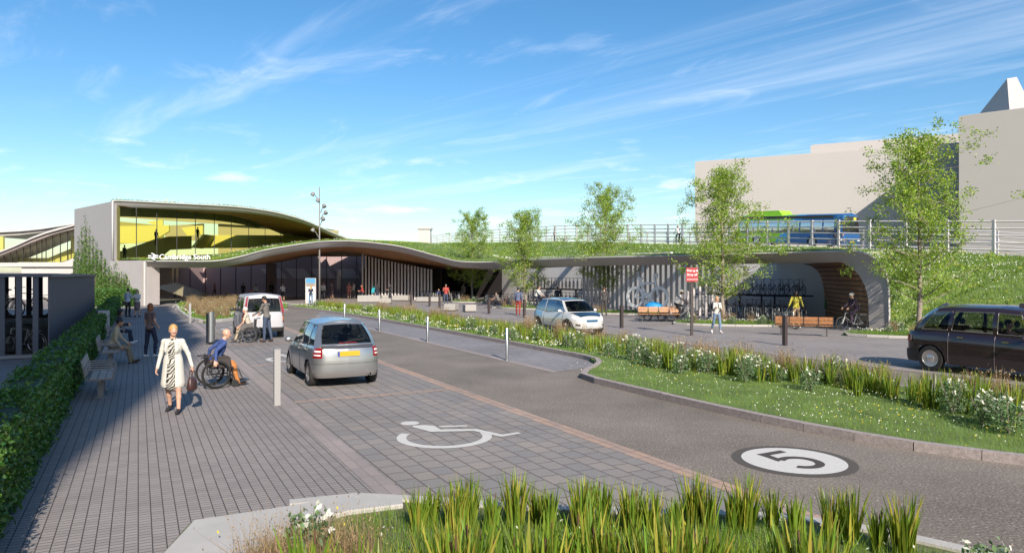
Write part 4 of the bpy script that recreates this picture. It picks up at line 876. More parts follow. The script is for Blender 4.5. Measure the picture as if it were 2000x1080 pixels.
def car(name, label, loc, rz, sp):
    """half outline rear-centre -> front-centre; +Y is forward"""
    o = thing(name, label, sp['cat'], loc, rz); paint = sp['paint']
    ol = [Vector(p) for p in smooth_line(sp['outline'], 6)]; ol = [Vector((max(p.x, 0), p.y)) for p in ol]; ol = dens(ol, .06)
    nrm = []
    for i, p in enumerate(ol):
        t = ol[min(i+1, len(ol)-1)]-ol[max(i-1, 0)]; t.normalize(); nrm.append(Vector((t.y, -t.x)) if 0 < i < len(ol)-1 else Vector((0, -1 if i == 0 else 1)))
    prof = sp['prof']; zs, zy = zip(*[(z, y) for y, z in sp['shoulder']])
    def sho(y): return float(np.interp(y, zy, zs))
    def bot(x, y):
        z = sp['sill']
        if abs(x) > sp['W']*.5*.62:
            for wy in sp['wheels']:
                r = sp['wr']+.055; d = abs(y-wy)
                if d < r: z = max(z, sp['wr']*.97+math.sqrt(r*r-d*d))
        return z
    pt, pi = zip(*prof)
    def S_(i, t, out=0, s_=1):
        p, n = ol[i], nrm[i]; zt = sho(p.y); zb = sp['sill']; z = zb+(zt-zb)*t; ins = float(np.interp(t, pt, pi)); q = p-n*(ins-out); return Vector((max(q.x, 0)*s_, q.y, z))
    body = MB(); nl = 14
    for s_ in (1, -1):
        rows = []
        for j in range(nl+1):
            t = j/nl; row = []
            for i, p in enumerate(ol):
                zb = bot(p.x, p.y); zt = sho(p.y); z = zb+(zt-zb)*t; tt = (z-sp['sill'])/(zt-sp['sill']); row.append(S_(i, tt, 0, s_))
            rows.append(row)
        top = []
        for f in (.93, .75, .45, 0):
            row = []
            for i, p in enumerate(ol):
                q = S_(i, 1, 0, s_); yc = max(min(q.y, sp['hoodf']), sp['bootr']); cr = sp.get('crown', .05)*(1-f*f); row.append(Vector((q.x*f, q.y+(yc-q.y)*(1-f)*.0, q.z+cr*(1 if -sp['L']/2+.1 < q.y < sp['L']/2-.1 else .3))))
            top.append(row)
        rows += top; vv = [r if s_ == 1 else r for r in rows]; body.grid(vv if s_ == -1 else [list(reversed(r)) for r in vv])
    weld(body.build('body', paint, o, 'auto'))
    # wheel housings and floor
    m = MB(); w2 = sp['W']/2-.10; m.box((0, 0, sp['sill']+.16), (w2*1.5, sp['L']*.86, .18)); m.box((0, (sp['wheels'][0]+sp['wheels'][1])/2, sp['sill']+.2), (w2*2, abs(sp['wheels'][1]-sp['wheels'][0])-2*sp['wr']-.14, .34)); m.build('underbody', interior, o)
    # cabin
    cb_ = sp['cabin']; base = [Vector(c[0]) for c in cb_]; roof = [Vector(c[1]) for c in cb_]; kinds = [c[2] for c in cb_]
    def cab(i, f, t, out=0, s_=1):
        a, b = base[i].lerp(base[i+1], f), roof[i].lerp(roof[i+1], f)
        if kinds[i] == 'R' or (kinds[i] == 'P' and i == 0):
            for w_, q_ in ((a, base), (b, roof)): w_.y = q_[i].y+(q_[i+1].y-q_[i].y)*f*f; w_.z = q_[i].z+(q_[i+1].z-q_[i].z)*f*f
        if kinds[i] == 'W':
            for w_, q_ in ((a, base), (b, roof)): g2 = (1-f)**2; w_.y = q_[i+1].y+(q_[i].y-q_[i+1].y)*g2; w_.z = q_[i+1].z+(q_[i].z-q_[i+1].z)*g2
        p = a.lerp(b, t); tg = base[i+1]-base[i]; n = Vector((tg.y, -tg.x, 0)).normalized(); p = p+n*(sp.get('bulge', .035)*math.sin(math.pi*t)+out); return Vector((max(p.x, 0)*s_, p.y, p.z))
    fr_ = MB(); t0, t1 = sp.get('wt', (.08, .90))
    for s_ in (1, -1):
        for i, kd in enumerate(kinds[:-1]):
            nn = 6 if kd in 'RW' else 4; fs_ = [q/nn for q in range(nn+1)]; nn = 8
            def band(a, b, mb, f0=0., f1=1., out=0, mi=0, k=3):
                g = [[cab(i, f0+(f1-f0)*f, a+(b-a)*q/k, out, s_) for f in fs_] for q in range(k+1)]; mb.grid(g if s_ == -1 else [list(reversed(r)) for r in g], mi)
            if kd == 'P': band(0, 1, fr_, k=5)
            else:
                band(0, t0, fr_, k=1); band(t1, 1, fr_, k=1)
                if kd in 'wv':
                    g_ = MB(); band(t0, t1, g_, out=-.008, k=4); g_.build('window', sp.get('glass', glassm), o, True)
                    tr_ = MB(); tr_.tube([cab(i, 0, t0, .004, s_), cab(i, 1, t0, .004, s_), cab(i, 1, t1, .004, s_), cab(i, 0, t1, .004, s_)], .009, 4, closed=True); tr_.build('window_trim', sp.get('trim', blackpl), o)
        for kd, nm in (('R', 'rear_window'), ('W', 'windscreen')):
            pass
    fr_.build('pillar', paint, o, 'auto')
    for kd, nm in (('R', 'rear_window'), ('W', 'windscreen')):
        g_ = MB()
        for s_ in (1, -1):
            for i, k2 in enumerate(kinds[:-1]):
                if k2 == kd:
                    g = [[cab(i, q/6, t0+(t1-t0)*w/5, -.006, s_) for q in range(7)] for w in range(6)]; g_.grid(g if s_ == -1 else [list(reversed(r)) for r in g])
        if g_.v: weld(g_.build(nm, sp.get('glass', glassm), o, True))
    rf = MB(); rr_ = []
    for s_ in (1, -1):
        line = []
        for i in range(len(cb_)-1):
            for q in range(4): line.append(cab(i, q/4, 1, 0, s_))
        line.append(cab(len(cb_)-2, 1, 1, 0, s_))
        g = [[Vector((p.x*f, p.y+(np.clip(p.y, roof[0].y+.25, roof[-1].y-.25)-p.y)*(1-f)*.2, p.z+sp.get('rcrown', .045)*(1-f**2.2))) for p in line] for f in (1, .92, .7, .4, 0)]
        rf.grid(g if s_ == -1 else [list(reversed(r)) for r in g])
    weld(rf.build('roof', sp.get('roofmat', paint), o, 'auto'))
    # interior: seats, headrests, wheel
    for (x, y) in sp.get('seats', []):
        m = MB(); zb = sp['seatz']; m.box((x, y, zb), (.46, .45, .16), tap=.9); m.box((x, y-.24, zb+.33), (.44, .12, .56), M4=Matrix.Rotation(R(10), 4, 'X'), tap=.85); m.ell((x, y-.31, zb+.72), (.13, .05, .10), 0, 8); m.build('seat', interior, o)
    if sp.get('dash'): m = MB(); y, z = sp['dash']; m.box((0, y, z), (sp['W']-.3, .4, .22), tap=.85); m.torus((sp.get('drv', .36), y-.32, z+.08), .18, .014, 18, 5, 0, Matrix.Rotation(R(65), 4, 'X')); m.build('dashboard', interior, o)
    # wheels
    wr, ww = sp['wr'], sp.get('ww', .20)
    for wy in sp['wheels']:
        for s_ in (-1, 1):
            x = s_*(sp['W']/2-ww/2-.015); w = thing_part('wheel', o, (x, wy, wr)); rot = Matrix.Rotation(R(90*s_), 4, 'Y')
            t = MB(); t.lathe([(wr*.62, -ww/2), (wr*.93, -ww/2), (wr, -ww/2+.03), (wr, ww/2-.03), (wr*.95, ww/2-.004), (wr*.66, ww/2), (wr*.64, ww/2-.03)], 36, 0, rot); t.build('tyre', rubber, w, 'auto')
            q = MB(); q.lathe([(0, ww/2-.035), (.035, ww/2-.03), (.05, ww/2-.045), (.06, ww/2-.05)], 20, 0, rot); q.lathe([(wr*.56, ww/2-.05), (wr*.62, ww/2-.012), (wr*.66, ww/2-.01), (wr*.64, -ww/2)], 30, 0, rot)
            if sp.get('hub'): q.lathe([(0, ww/2+.0), (.07, ww/2), (.10, ww/2-.01), (.11, ww/2-.022), (wr*.42, ww/2-.012), (wr*.55, ww/2-.022), (wr*.62, ww/2-.014)], 30, 0, rot)
            else:
                for k in range(sp.get('spokes', 7)):
                    a = 2*math.pi*k/sp.get('spokes', 7); c = Vector((s_*(ww/2-.03), math.cos(a)*wr*.34, math.sin(a)*wr*.34)); q.box(c, (.025, wr*.56, .05), M4=Matrix.Rotation(a, 4, 'X'))
            q.build('rim', sp.get('rimmat', steel), w, 'auto'); d = MB(); d.lathe([(0, -.02), (wr*.62, -.02)], 24, 0, rot); d.build('brake_disc', blackpl, w)
    # patches on the shell: (name, mat, i range by predicate, t0, t1, sides, out)
    def rng(pred): return [i for i, p in enumerate(ol) if pred(p)]
    for nm, mt, pred, ta, tb, sides, out in sp.get('patches', []):
        ii = rng(pred)
        if sides == 'c':
            m = MB()
            for s_ in (1, -1):
                g = [[S_(i, ta+(tb-ta)*q/3, out, s_) for i in ii] for q in range(4)]; m.grid(g if s_ == -1 else [list(reversed(r)) for r in g])
            m.build(nm, mt, o, 'auto')
        else:
            for s_ in sides:
                m = MB(); g = [[S_(i, ta+(tb-ta)*q/4, out, s_) for i in ii] for q in range(5)]; m.grid(g if s_ == -1 else [list(reversed(r)) for r in g]); m.build(nm, mt, o, 'auto')
    # panel gaps along the sides
    for y in sp.get('gaps', []):
        i = min((k for k, p in enumerate(ol) if p.x > sp['W']*.4), key=lambda k: abs(ol[k].y-y))
        for s_ in (-1, 1):
            m = MB(); m.tube([S_(i, max(q/10, (bot(ol[i].x, ol[i].y)-sp['sill'])/(sho(ol[i].y)-sp['sill'])), .001, s_) for q in range(0, 11)], .006, 4); m.build('door_gap', sp.get('gapmat', blackpl), o)
            if y in sp.get('handles', {}):
                yy, t = sp['handles'][y]; k = min((k for k, p in enumerate(ol) if p.x > sp['W']*.4), key=lambda k: abs(ol[k].y-yy)); p = S_(k, t, .02, s_)
                m = MB(); m.box(p, (.035, .17, .03)); m.build('door_handle', sp.get('handlemat', paint), o)
    if 'mirror' in sp:
        x, y, z = sp['mirror']
        for s_ in (-1, 1): m = MB(); m.ell((s_*(x+.09), y, z), (.11, .055, .075), 0, 10); m.tube([(s_*(x-.04), y+.03, z-.03), (s_*x, y, z)], .022, 5); m.build('wing_mirror', sp.get('mirrormat', paint), o, True)
    return o, S_, ol
def plate(o, loc, rot, mat, w=.52, name='number_plate', blue=False, txt=None):
    m = MB(); e = thing_part(name, o, loc); e.rotation_euler = rot; m.box((0, 0, 0), (w, .012, .115)); m.build('plate', mat, e)
    if blue: m = MB(); m.box((-w/2+.02, -.008, 0), (.04, .006, .113)); m.build('blue_band', M('plate_blue', (.02, .05, .30), .4), e)
# paints
silver = M('silver_paint', (.36, .37, .375), .28, metal=.75, coat=.6); whitev = M('van_white', (.42, .42, .44), .35, coat=.5); taxi = M('taxi_black', (.022, .012, .016), .2, coat=.9)
i3w = M('pearl_paint', (.58, .58, .57), .3, metal=.2, coat=.8); i3b = M('dark_blue_gloss', (.012, .03, .05), .12, coat=1); i3s = M('pale_blue_gloss', (.20, .38, .55), .25, coat=.8); ypl = M('yellow_plate', (.52, .31, .01), .4); wpl = M('white_plate', (.8, .8, .8), .4)

# --- silver hatchback seen from behind
sp = dict(cat='car', paint=silver, L=3.83, W=1.67, sill=.24, wr=.30, wheels=[-1.22, 1.20], ww=.185,
    outline=[(0, -1.90), (.42, -1.88), (.68, -1.80), (.785, -1.62), (.825, -1.25), (.835, -.5), (.835, .4), (.825, 1.1), (.77, 1.55), (.60, 1.80), (.3, 1.90), (0, 1.92)],
    prof=[(0, .05), (.12, .012), (.3, .0), (.5, .0), (.75, .018), (.9, .045), (1, .085)],
    shoulder=[(-1.95, .99), (-1.6, 1.0), (-.8, .97), (.4, .92), (.9, .90), (1.4, .80), (1.7, .70), (1.95, .60)], hoodf=1.2, bootr=-1.5, crown=.02,
    cabin=[((0, -1.80, .99), (0, -1.30, 1.50), 'R'), ((.60, -1.74, .99), (.46, -1.27, 1.48), 'P'), ((.735, -1.55, .985), (.53, -1.12, 1.475), 'w'), ((.76, -1.12, .97), (.555, -.92, 1.48), 'P'), ((.765, -1.06, .97), (.56, -.86, 1.48), 'w'),
        ((.775, -.42, .955), (.57, -.30, 1.51), 'P'), ((.775, -.32, .95), (.57, -.22, 1.51), 'w'), ((.77, .62, .915), (.555, .16, 1.49), 'P'), ((.74, .85, .905), (.52, .26, 1.475), 'W'), ((0, 1.10, .90), (0, .38, 1.50), 'P')],
    wt=(.06, .92), rcrown=.06, seats=[(-.36, 0), (.36, 0), (-.36, -.85), (.36, -.85)], seatz=.5, dash=(.75, .82), mirror=(.83, .55, .98),
    gaps=[.62, -.38, -1.0], handles={-.38: (-.22, .83), -1.0: (-.92, .85)}, trim=blackpl, glass=glassl,
    patches=[('tail_light', redl, lambda p: p.y < -1.55 and .60 < p.x and p.y < -1.6, .62, .93, (1, -1), .008), ('reversing_light', clearl, lambda p: .63 < p.x and p.y < -1.66, .80, .85, (1, -1), .012), ('reversing_light', clearl, lambda p: .63 < p.x and p.y < -1.66, .69, .73, (1, -1), .012),
        ('bumper_lip', M('bumper_grey', (.16, .15, .15), .5), lambda p: p.y < -1.45, .0, .16, 'c', .004), ('bumper_seam', blackpl, lambda p: p.y < -1.35, .43, .44, 'c', .003), ('tailgate_panel', M('rear_black_glass', (.05, .05, .055), .1, coat=1), lambda p: p.x < .68 and p.y < -1.5, .90, 1.0, 'c', .006), ('headlight', headl, lambda p: p.y > 1.5 and p.x > .45, .7, .92, (1, -1), .008)])
hc = (G(606, 753)+G(726, 744.5))/2; hc.z = 0
o, Sf, ol = car('parked_car', 'silver hatchback with a yellow rear plate parked in the bay', hc-UX*(-1.22)-UX*0, SRZ, sp)
plate(o, (0, -1.905, .80), (R(-4), 0, 0), ypl, .52, blue=True)
m = MB(); m.box((0, -1.775, 1.045), (.42, .012, .02), M4=Matrix.Rotation(R(30), 4, 'X')); m.build('brake_light', redl, o)
m = MB(); m.lathe([(.028, -.05), (.036, -.05), (.036, .1), (.028, .1), (.028, -.05)], 14, 0, Matrix.Translation((.50, -1.86, .30)) @ Matrix.Rotation(R(90), 4, 'X')); m.build('exhaust_pipe', chrome, o)
m = MB(); m.tube([(-.1, -1.79, 1.05), (.15, -1.73, 1.10), (.42, -1.70, 1.11)], .012, 4); m.build('rear_wiper', blackpl, o)

# --- white van seen from behind
sp = dict(cat='van', paint=whitev, L=4.03, W=1.70, sill=.30, wr=.31, wheels=[-1.35, 1.3], ww=.19,
    outline=[(0, -1.98), (.5, -1.97), (.74, -1.90), (.82, -1.70), (.845, -1.2), (.85, 0), (.845, 1.0), (.80, 1.5), (.62, 1.86), (.3, 1.98), (0, 2.0)],
    prof=[(0, .05), (.1, .01), (.3, 0), (.6, 0), (.9, .02), (1, .035)], shoulder=[(-2, 1.08), (.6, 1.06), (1.0, 1.02), (1.5, .95), (1.8, .86), (2.0, .74)], hoodf=1.3, bootr=-1.6, crown=.05,
    cabin=[((0, -1.94, 1.08), (0, -1.80, 1.80), 'R'), ((.66, -1.92, 1.08), (.56, -1.78, 1.78), 'P'), ((.80, -1.70, 1.08), (.70, -1.62, 1.77), 'w'), ((.81, -.85, 1.07), (.70, -.85, 1.80), 'P'), ((.81, -.75, 1.07), (.70, -.75, 1.80), 'w'),
        ((.81, .05, 1.07), (.70, .05, 1.80), 'P'), ((.81, .15, 1.07), (.70, .15, 1.80), 'w'), ((.80, 1.05, 1.05), (.67, .55, 1.77), 'P'), ((.76, 1.22, 1.03), (.62, .68, 1.75), 'W'), ((0, 1.45, 1.02), (0, .85, 1.78), 'P')],
    wt=(.05, .84), rcrown=.06, seats=[(-.38, .2), (.38, .2), (-.38, -.8), (.38, -.8)], seatz=.65, dash=(1.05, .95), mirror=(.84, .95, 1.12), mirrormat=blackpl, gaps=[.95, .1, -.9], handles={.1: (.25, .85)}, glass=glassl,
    patches=[('rear_bumper', blackpl, lambda p: p.y < -1.6, 0, .22, 'c', .02), ('tail_light', redl, lambda p: .74 < p.x and p.y < -1.6, .45, .62, (1, -1), .008), ('tail_light', amberl, lambda p: .74 < p.x and p.y < -1.6, .62, .78, (1, -1), .008), ('tail_light', redl, lambda p: .74 < p.x and p.y < -1.6, .78, .998, (1, -1), .008), ('headlight', headl, lambda p: p.y > 1.6 and p.x > .5, .6, .9, (1, -1), .01)])
vc = G(550, 659)-VX*.75; vc.z = 0
o, Sf, ol = car('parked_van', 'white passenger van parked in the bay beyond the silver hatchback', vc+UX*1.35+UX*.25, SRZ, sp)
for s_ in (-1, 1): m = MB(); m.prism([(0, 0), (.13, 0), (.10, .66), (.04, .66)], 0, .025, 0, lambda x, y, z: (s_*(.815-x*.9-y*.16), -1.895+z*s_*s_-.02+y*.19, 1.08+y)); m.build('high_tail_light', redl, o)
m = MB(); m.box((.1, -.2, 1.2), (.5, .3, .45)); m.build('yellow_jacket', M('hi_vis', (.55, .70, .05), .6), o)

# --- black taxi, right side towards the camera
sp = dict(cat='taxi', paint=taxi, L=4.58, W=1.80, sill=.22, wr=.345, wheels=[-1.42, 1.47], ww=.20, hub=1, rimmat=M('hub_cap', (.62, .60, .58), .25, metal=.85),
    outline=[(0, -2.26), (.45, -2.25), (.72, -2.15), (.83, -1.95), (.875, -1.5), (.895, -.6), (.895, .5), (.87, 1.3), (.80, 1.85), (.62, 2.15), (.3, 2.28), (0, 2.30)],
    prof=[(0, .04), (.1, .01), (.35, 0), (.44, .004), (.45, -.012), (.49, -.012), (.5, .004), (.7, .0), (.88, .02), (1, .06)], shoulder=[(-2.3, 1.04), (-1.9, 1.08), (-1, 1.09), (.5, 1.06), (1.0, 1.04), (1.5, 1.00), (2.0, .92), (2.3, .80)], hoodf=1.3, bootr=-1.9, crown=.06,
    cabin=[((0, -2.12, 1.08), (0, -1.50, 1.78), 'R'), ((.55, -2.08, 1.08), (.44, -1.50, 1.73), 'P'), ((.78, -1.92, 1.08), (.58, -1.38, 1.70), 'P'), ((.82, -1.70, 1.08), (.62, -1.30, 1.735), 'v'), ((.83, -.98, 1.085), (.64, -.86, 1.77), 'P'), ((.835, -.86, 1.085), (.645, -.78, 1.77), 'v'),
        ((.835, .18, 1.07), (.65, .16, 1.78), 'P'), ((.835, .30, 1.065), (.65, .26, 1.78), 'v'), ((.82, 1.12, 1.05), (.62, .72, 1.74), 'P'), ((.76, 1.26, 1.04), (.56, .84, 1.72), 'W'), ((0, 1.42, 1.03), (0, .98, 1.76), 'P')],
    wt=(.10, .84), rcrown=.09, bulge=.095, seats=[(.40, .45), (-.40, .45), (-.4, -.95), (.4, -.95), (0, -.95)], seatz=.62, dash=(1.0, .95), drv=.4, mirror=(.88, .98, 1.08), gaps=[1.1, .22, -.95], handles={.22: (.48, .86), -.95: (-.62, .88)}, handlemat=chrome,
    gapmat=M('gap_grey', (.10, .08, .09), .4), trim=M('bright_trim', (.42, .38, .36), .3, metal=.6), glass=glass('taxi_glass', (.50, .50, .48), .4, ior=1.5),
    patches=[('rear_bumper', M('taxi_bumper', (.02, .014, .017), .45), lambda p: p.y < -1.72, .02, .40, 'c', .03), ('tail_light', redl, lambda p: p.y < -1.95 and p.x > .72, .66, .88, (1, -1), .012), ('headlight', headl, lambda p: p.y > 1.9 and p.x > .5, .6, .85, (1, -1), .012)])
rw = G(1817, 723.5); rw.z = 0
o, Sf, ol = car('taxi_cab', 'black london style taxi standing beside the planted verge', rw+VX*.86-UX*1.42, SRZ+math.pi, sp)
m = MB(); m.box((0, .55, 1.87), (.42, .16, .10), tap=.8); m.build('roof_sign', M('taxi_sign', (.05, .04, .04), .4), o)
TAXI = o
for s_ in (1,):      # driver
    dpos = o.location+Matrix.Rotation(SRZ+math.pi, 3, 'Z') @ Vector((.40, .47, 0))
# --- pale electric car heading right
sp = dict(cat='car', paint=i3w, L=4.0, W=1.775, sill=.25, wr=.345, wheels=[-1.30, 1.27], ww=.16,
    outline=[(0, -1.94), (.5, -1.92), (.76, -1.78), (.86, -1.45), (.885, -.6), (.885, .5), (.88, 1.1), (.83, 1.55), (.66, 1.85), (.35, 1.98), (0, 2.0)],
    prof=[(0, .07), (.12, .02), (.35, .0), (.6, .0), (.8, .02), (1, .07)], shoulder=[(-2, 1.02), (-1.5, 1.04), (-.6, .93), (.4, .98), (1.0, 1.0), (1.5, .93), (1.8, .84), (2.0, .72)], hoodf=1.2, bootr=-1.6, crown=.06,
    cabin=[((0, -1.86, 1.03), (0, -1.50, 1.53), 'R'), ((.62, -1.80, 1.03), (.50, -1.45, 1.51), 'P'), ((.77, -1.62, 1.04), (.60, -1.28, 1.52), 'v'), ((.80, -.75, .95), (.63, -.70, 1.56), 'P'), ((.80, -.66, .95), (.63, -.62, 1.56), 'v'), ((.80, .15, .97), (.62, .1, 1.56), 'v'), ((.78, 1.05, 1.0), (.58, .42, 1.52), 'P'), ((.73, 1.20, .99), (.52, .52, 1.50), 'W'), ((0, 1.42, .99), (0, .68, 1.53), 'P')],
    wt=(.06, .93), rcrown=.05, roofmat=i3b, seats=[(.38, 0), (-.38, 0), (-.36, -.85), (.36, -.85)], seatz=.58, dash=(.95, .9), drv=.38, mirror=(.86, .82, 1.05), gaps=[.95, -.72], glass=glass('electric_car_glass', (.22, .24, .25), .4, ior=1.5),
    patches=[('headlight', headl, lambda p: p.y > 1.55 and p.x > .42, .76, .97, (1, -1), .012), ('grille', M('blue_grille', (.015, .07, .14), .2, coat=1), lambda p: p.y > 1.9 and p.x < .34, .74, .93, 'c', .012), ('number_plate', wpl, lambda p: p.y > 1.9 and p.x < .26, .36, .50, 'c', .014), ('fog_light', blackpl, lambda p: p.y > 1.66 and .52 < p.x < .74, .33, .46, (1, -1), .008),
        ('blue_side_panel', i3s, lambda p: p.x > .8 and -1.9 < p.y < -.85, .62, .98, (1, -1), .006), ('lower_sill', M('sill_dark', (.05, .06, .06), .3), lambda p: p.x > .8 and -.85 < p.y < .85, .0, .15, (1, -1), .006), ('sill_accent', M('blue_accent', (.03, .30, .45), .3), lambda p: p.x > .8 and -.85 < p.y < .3, .15, .18, (1, -1), .009), ('front_bumper_lip', blackpl, lambda p: p.y > 1.5, .0, .10, 'c', .006)])
fw = G(1112, 656); fw = Vector((2.45, 30.8, 0)); o, Sf, ol = car('electric_car', 'pearl and pale blue electric hatchback with dark roof driving along the far lane', fw+VX*.82+UX*1.27, SRZ+math.pi, sp)
# dark bonnet panel following the shell
m = MB(); ii = [i for i, p in enumerate(ol) if .95 < p.y < 1.90 and p.x > .3]
rows = []
for f in (-.88, -.6, -.3, 0, .3, .6, .88): rows.append([Vector((abs(f)*(1 if f >= 0 else -1)*Sf(i, 1).x, Sf(i, 1).y, Sf(i, 1).z+.06*(1-f*f)+.006)) for i in ii])
m.grid([list(reversed(r)) for r in rows][::-1]); m.build('bonnet', i3b, o, True); ICAR = o

# --- bus on the raised busway
def bus_paint():
    m = bpy.data.materials.new('bus_paint'); m.use_nodes = True; n = m.node_tree; b = n.nodes['Principled BSDF']; b.inputs['Roughness'].default_value = .3; b.inputs['Coat Weight'].default_value = .4
    t = N(n, 'ShaderNodeTexCoord'); s_ = N(n, 'ShaderNodeSeparateXYZ'); n.links.new(t.outputs['Object'], s_.inputs[0])
    a = N(n, 'ShaderNodeMath', operation='MULTIPLY_ADD', i_1=-.9); n.links.new(s_.outputs[2], a.inputs[0]); n.links.new(s_.outputs[1], a.inputs[2])
    r = N(n, 'ShaderNodeValToRGB'); r.color_ramp.interpolation = 'CONSTANT'; k = N(n, 'ShaderNodeMapRange'); k.inputs[1].default_value = -7; k.inputs[2].default_value = 7; n.links.new(a.outputs[0], k.inputs[0]); n.links.new(k.outputs[0], r.inputs[0])
    e = r.color_ramp.elements; e[0].color = (.19, .42, .025, 1); e[1].position = .40; e[1].color = (.02, .24, .52, 1); q = e.new(.47); q.color = (.012, .075, .22, 1)
    n.links.new(r.outputs[0], b.inputs['Base Color']); MATS['bus_paint'] = m; return m
bp = bus_paint(); wgl = glass('bus_glass', (.25, .29, .29), .8, ior=1.7)
win = []; ys = [-5.5, -4.3, -3.1, -1.9, -.7, .5, 1.7, 2.9, 4.1, 4.9]
cabn = [((0, -5.9, 1.25), (0, -5.8, 2.75), 'P'), ((1.1, -5.88, 1.25), (1.02, -5.78, 2.75), 'P'), ((1.23, -5.6, 1.25), (1.15, -5.6, 2.75), 'P')]
for y in ys[:-1]: cabn += [((1.25, y, 1.25), (1.17, y, 2.75), 'w'), ((1.25, y+1.05, 1.25), (1.17, y+1.05, 2.75), 'P')]
cabn = [c for c in cabn if c[0][1] < 5.2] + [((1.24, 5.45, 1.25), (1.15, 5.4, 2.75), 'P'), ((1.08, 5.85, 1.25), (.98, 5.72, 2.75), 'W'), ((0, 5.98, 1.25), (0, 5.85, 2.78), 'P')]
sp = dict(cat='bus', paint=bp, L=12, W=2.55, sill=.28, wr=.46, wheels=[-3.3, 3.0], ww=.26, outline=[(0, -5.97), (1.05, -5.95), (1.22, -5.8), (1.27, -5.4), (1.275, 0), (1.275, 5.3), (1.22, 5.75), (1.0, 5.95), (0, 6.02)],
    prof=[(0, .03), (.1, 0), (1, .0)], shoulder=[(-6, 1.25), (6, 1.25)], hoodf=5, bootr=-5, crown=.0, cabin=cabn, wt=(.03, .72), rcrown=.16, gaps=[4.4, -1.6], glass=wgl, trim=blackpl, hub=1, seats=[(x, y) for x in (-.8, .8) for y in (-4, -3, -2, -1, 0, 1, 2, 3)], seatz=.9,
    patches=[('lower_front', M('bus_dark_panel', (.02, .05, .10), .3), lambda p: p.y > 5.8, .1, .3, 'c', .01), ('headlight', headl, lambda p: p.y > 5.75 and p.x > .7, .3, .42, (1, -1), .012)])
bz = 4.95; cpos = Vector((27.8, 59, 0)); bc = cpos+VX*.0+UX*6+VX*1.27; bc.z = bz
o, Sf, ol = car('bus', 'green and blue single deck bus on the raised busway', bc, SRZ+math.pi, sp)
o.rotation_euler[0] = R(-3.4); o.location.z += .38
m = MB(); m.prism([(-5.2, 0), (-.8, 0), (-1.2, .42), (-4.3, .42)], -.75, .75, 0, lambda x, y, z: (z, x, 2.85+y)); m.build('roof_pod', M('lime_pod', (.28, .58, .03), .4), o)
m = MB(); m.box((1.215, -.3, 2.60), (.03, 10.6, .24)); m.box((1.262, 0, 1.28), (.03, 10.6, .10)); m.build('window_band', blackpl, o)
m = MB(); m.box((0, 5.96, 2.45), (1.5, .06, .34)); dpn = m.build('destination_panel', blackpl, o)
text('route_number', '61', .34, M('led_yellow', (.85, .85, .05), .5, emit=1.2), o, Matrix.Translation((-.1, 6.0, 2.33)) @ Matrix.Rotation(R(180), 4, 'Z') @ Matrix.Rotation(R(90), 4, 'X'), .004, .004)
text('side_lettering', 'busway', .62, M('bus_letter', (.55, .65, .40), .5), o, Matrix.Translation((1.285, -4.6, .68)) @ Matrix.Rotation(R(90), 4, 'Z') @ Matrix.Rotation(R(90), 4, 'X'), .004, .004)
m = MB(); m.box((0, 6.02, .48), (.52, .02, .12)); m.build('number_plate', ypl, o)
m = MB(); m.tube([(1.2, 5.6, 2.5), (1.45, 6.0, 2.45), (1.45, 6.05, 2.2)], .03, 5); m.box((1.45, 6.05, 2.05), (.18, .08, .34)); m.build('wing_mirror', blackpl, o)
# ============================================================ STREET FURNITURE
def bollard(kind, loc, label, h=1.0):
    t = thing('bollard', label, 'bollard', loc, SRZ)
    m = MB()
    if kind == 'slim': m.lathe([(.045, 0), (.045, h-.01), (.038, h)], 16); m.lathe([(.038, h), (0, h)], 16); m.build('post', steel, t, 'auto'); q = MB(); q.lathe([(.09, .012), (.09, .006), (.045, .012)], 16); q.build('base_plate', steel, t)
    elif kind == 'square': m.box((0, 0, h/2), (.12, .12, h)); m.build('post', lgrey, t); q = MB(); q.box((0, 0, h+.011), (.124, .124, .02)); q.build('cap', lgrey, t)
    else: m.box((0, 0, h/2), (.14, .14, h)); m.build('post', brown, t); q = MB(); q.box((0, 0, h+.008), (.144, .144, .014)); q.build('cap', brown, t)
    return t
bollard('square', G(541, 791), 'nearest square pale grey post, standing at the corner of the empty bay', 1.12)
bollard('square', G(371, 631), 'square pale grey post at the edge of the far round grass bed', 1.05)
for i, (x, y, d) in enumerate([(673, 629, 'farthest slim steel post, just above the silver hatchback roof'), (741, 646, 'slim steel post second from the far end of the lay-by'), (835, 667.5, 'slim steel post second nearest in the lay-by row'), (990, 703.5, 'nearest slim steel post in the lay-by row')]):
    bollard('slim', G(x, y), d, 1.0)
for x, y, d in [(802.5, 595.8, 'dark brown square post, farthest left of the plaza row'), (839, 598.6, 'dark brown square post left of the man in red shirt'), (858.5, 601.2, 'dark brown square post nearly touching the man in red shirt'), (955, 612.6, 'dark brown square post left of the picnic bench'), (1024, 620, 'dark brown square post beside the man in red trousers'), (1214, 640, 'dark brown square post right of the electric car'), (1533, 674, 'nearest and tallest looking dark brown post by the timber bench')]:
    bollard('brown', G(x, y), d, 1.1)
# steel cylindrical ticket post with sloping top
t = thing('waste_bin', 'tall brushed steel cylinder with slanted top and dark foot beside the wheelchair user', 'bin', G(411, 672), SRZ)
m = MB(); n = 28; rows = []
for z, k in ((.10, 0), (.6, 0), (1.0, 0), (1.20, 1)): rows.append([(.155*math.cos(2*math.pi*i/n), .155*math.sin(2*math.pi*i/n), z+k*.06*math.cos(2*math.pi*i/n+.8)) for i in range(n)])
m.grid(rows, 0, True); m.add(rows[-1], [tuple(range(n))]); m.build('body', steel, t, 'auto')
m = MB(); m.lathe([(.175, .06), (.175, .10), (.0, .10)], 24); m.lathe([(.06, 0), (.06, .06)], 12); m.build('foot', black, t); m = MB(); m.box((.16, .02, .85), (.04, .10, .3)); m.build('hatch', black, t)
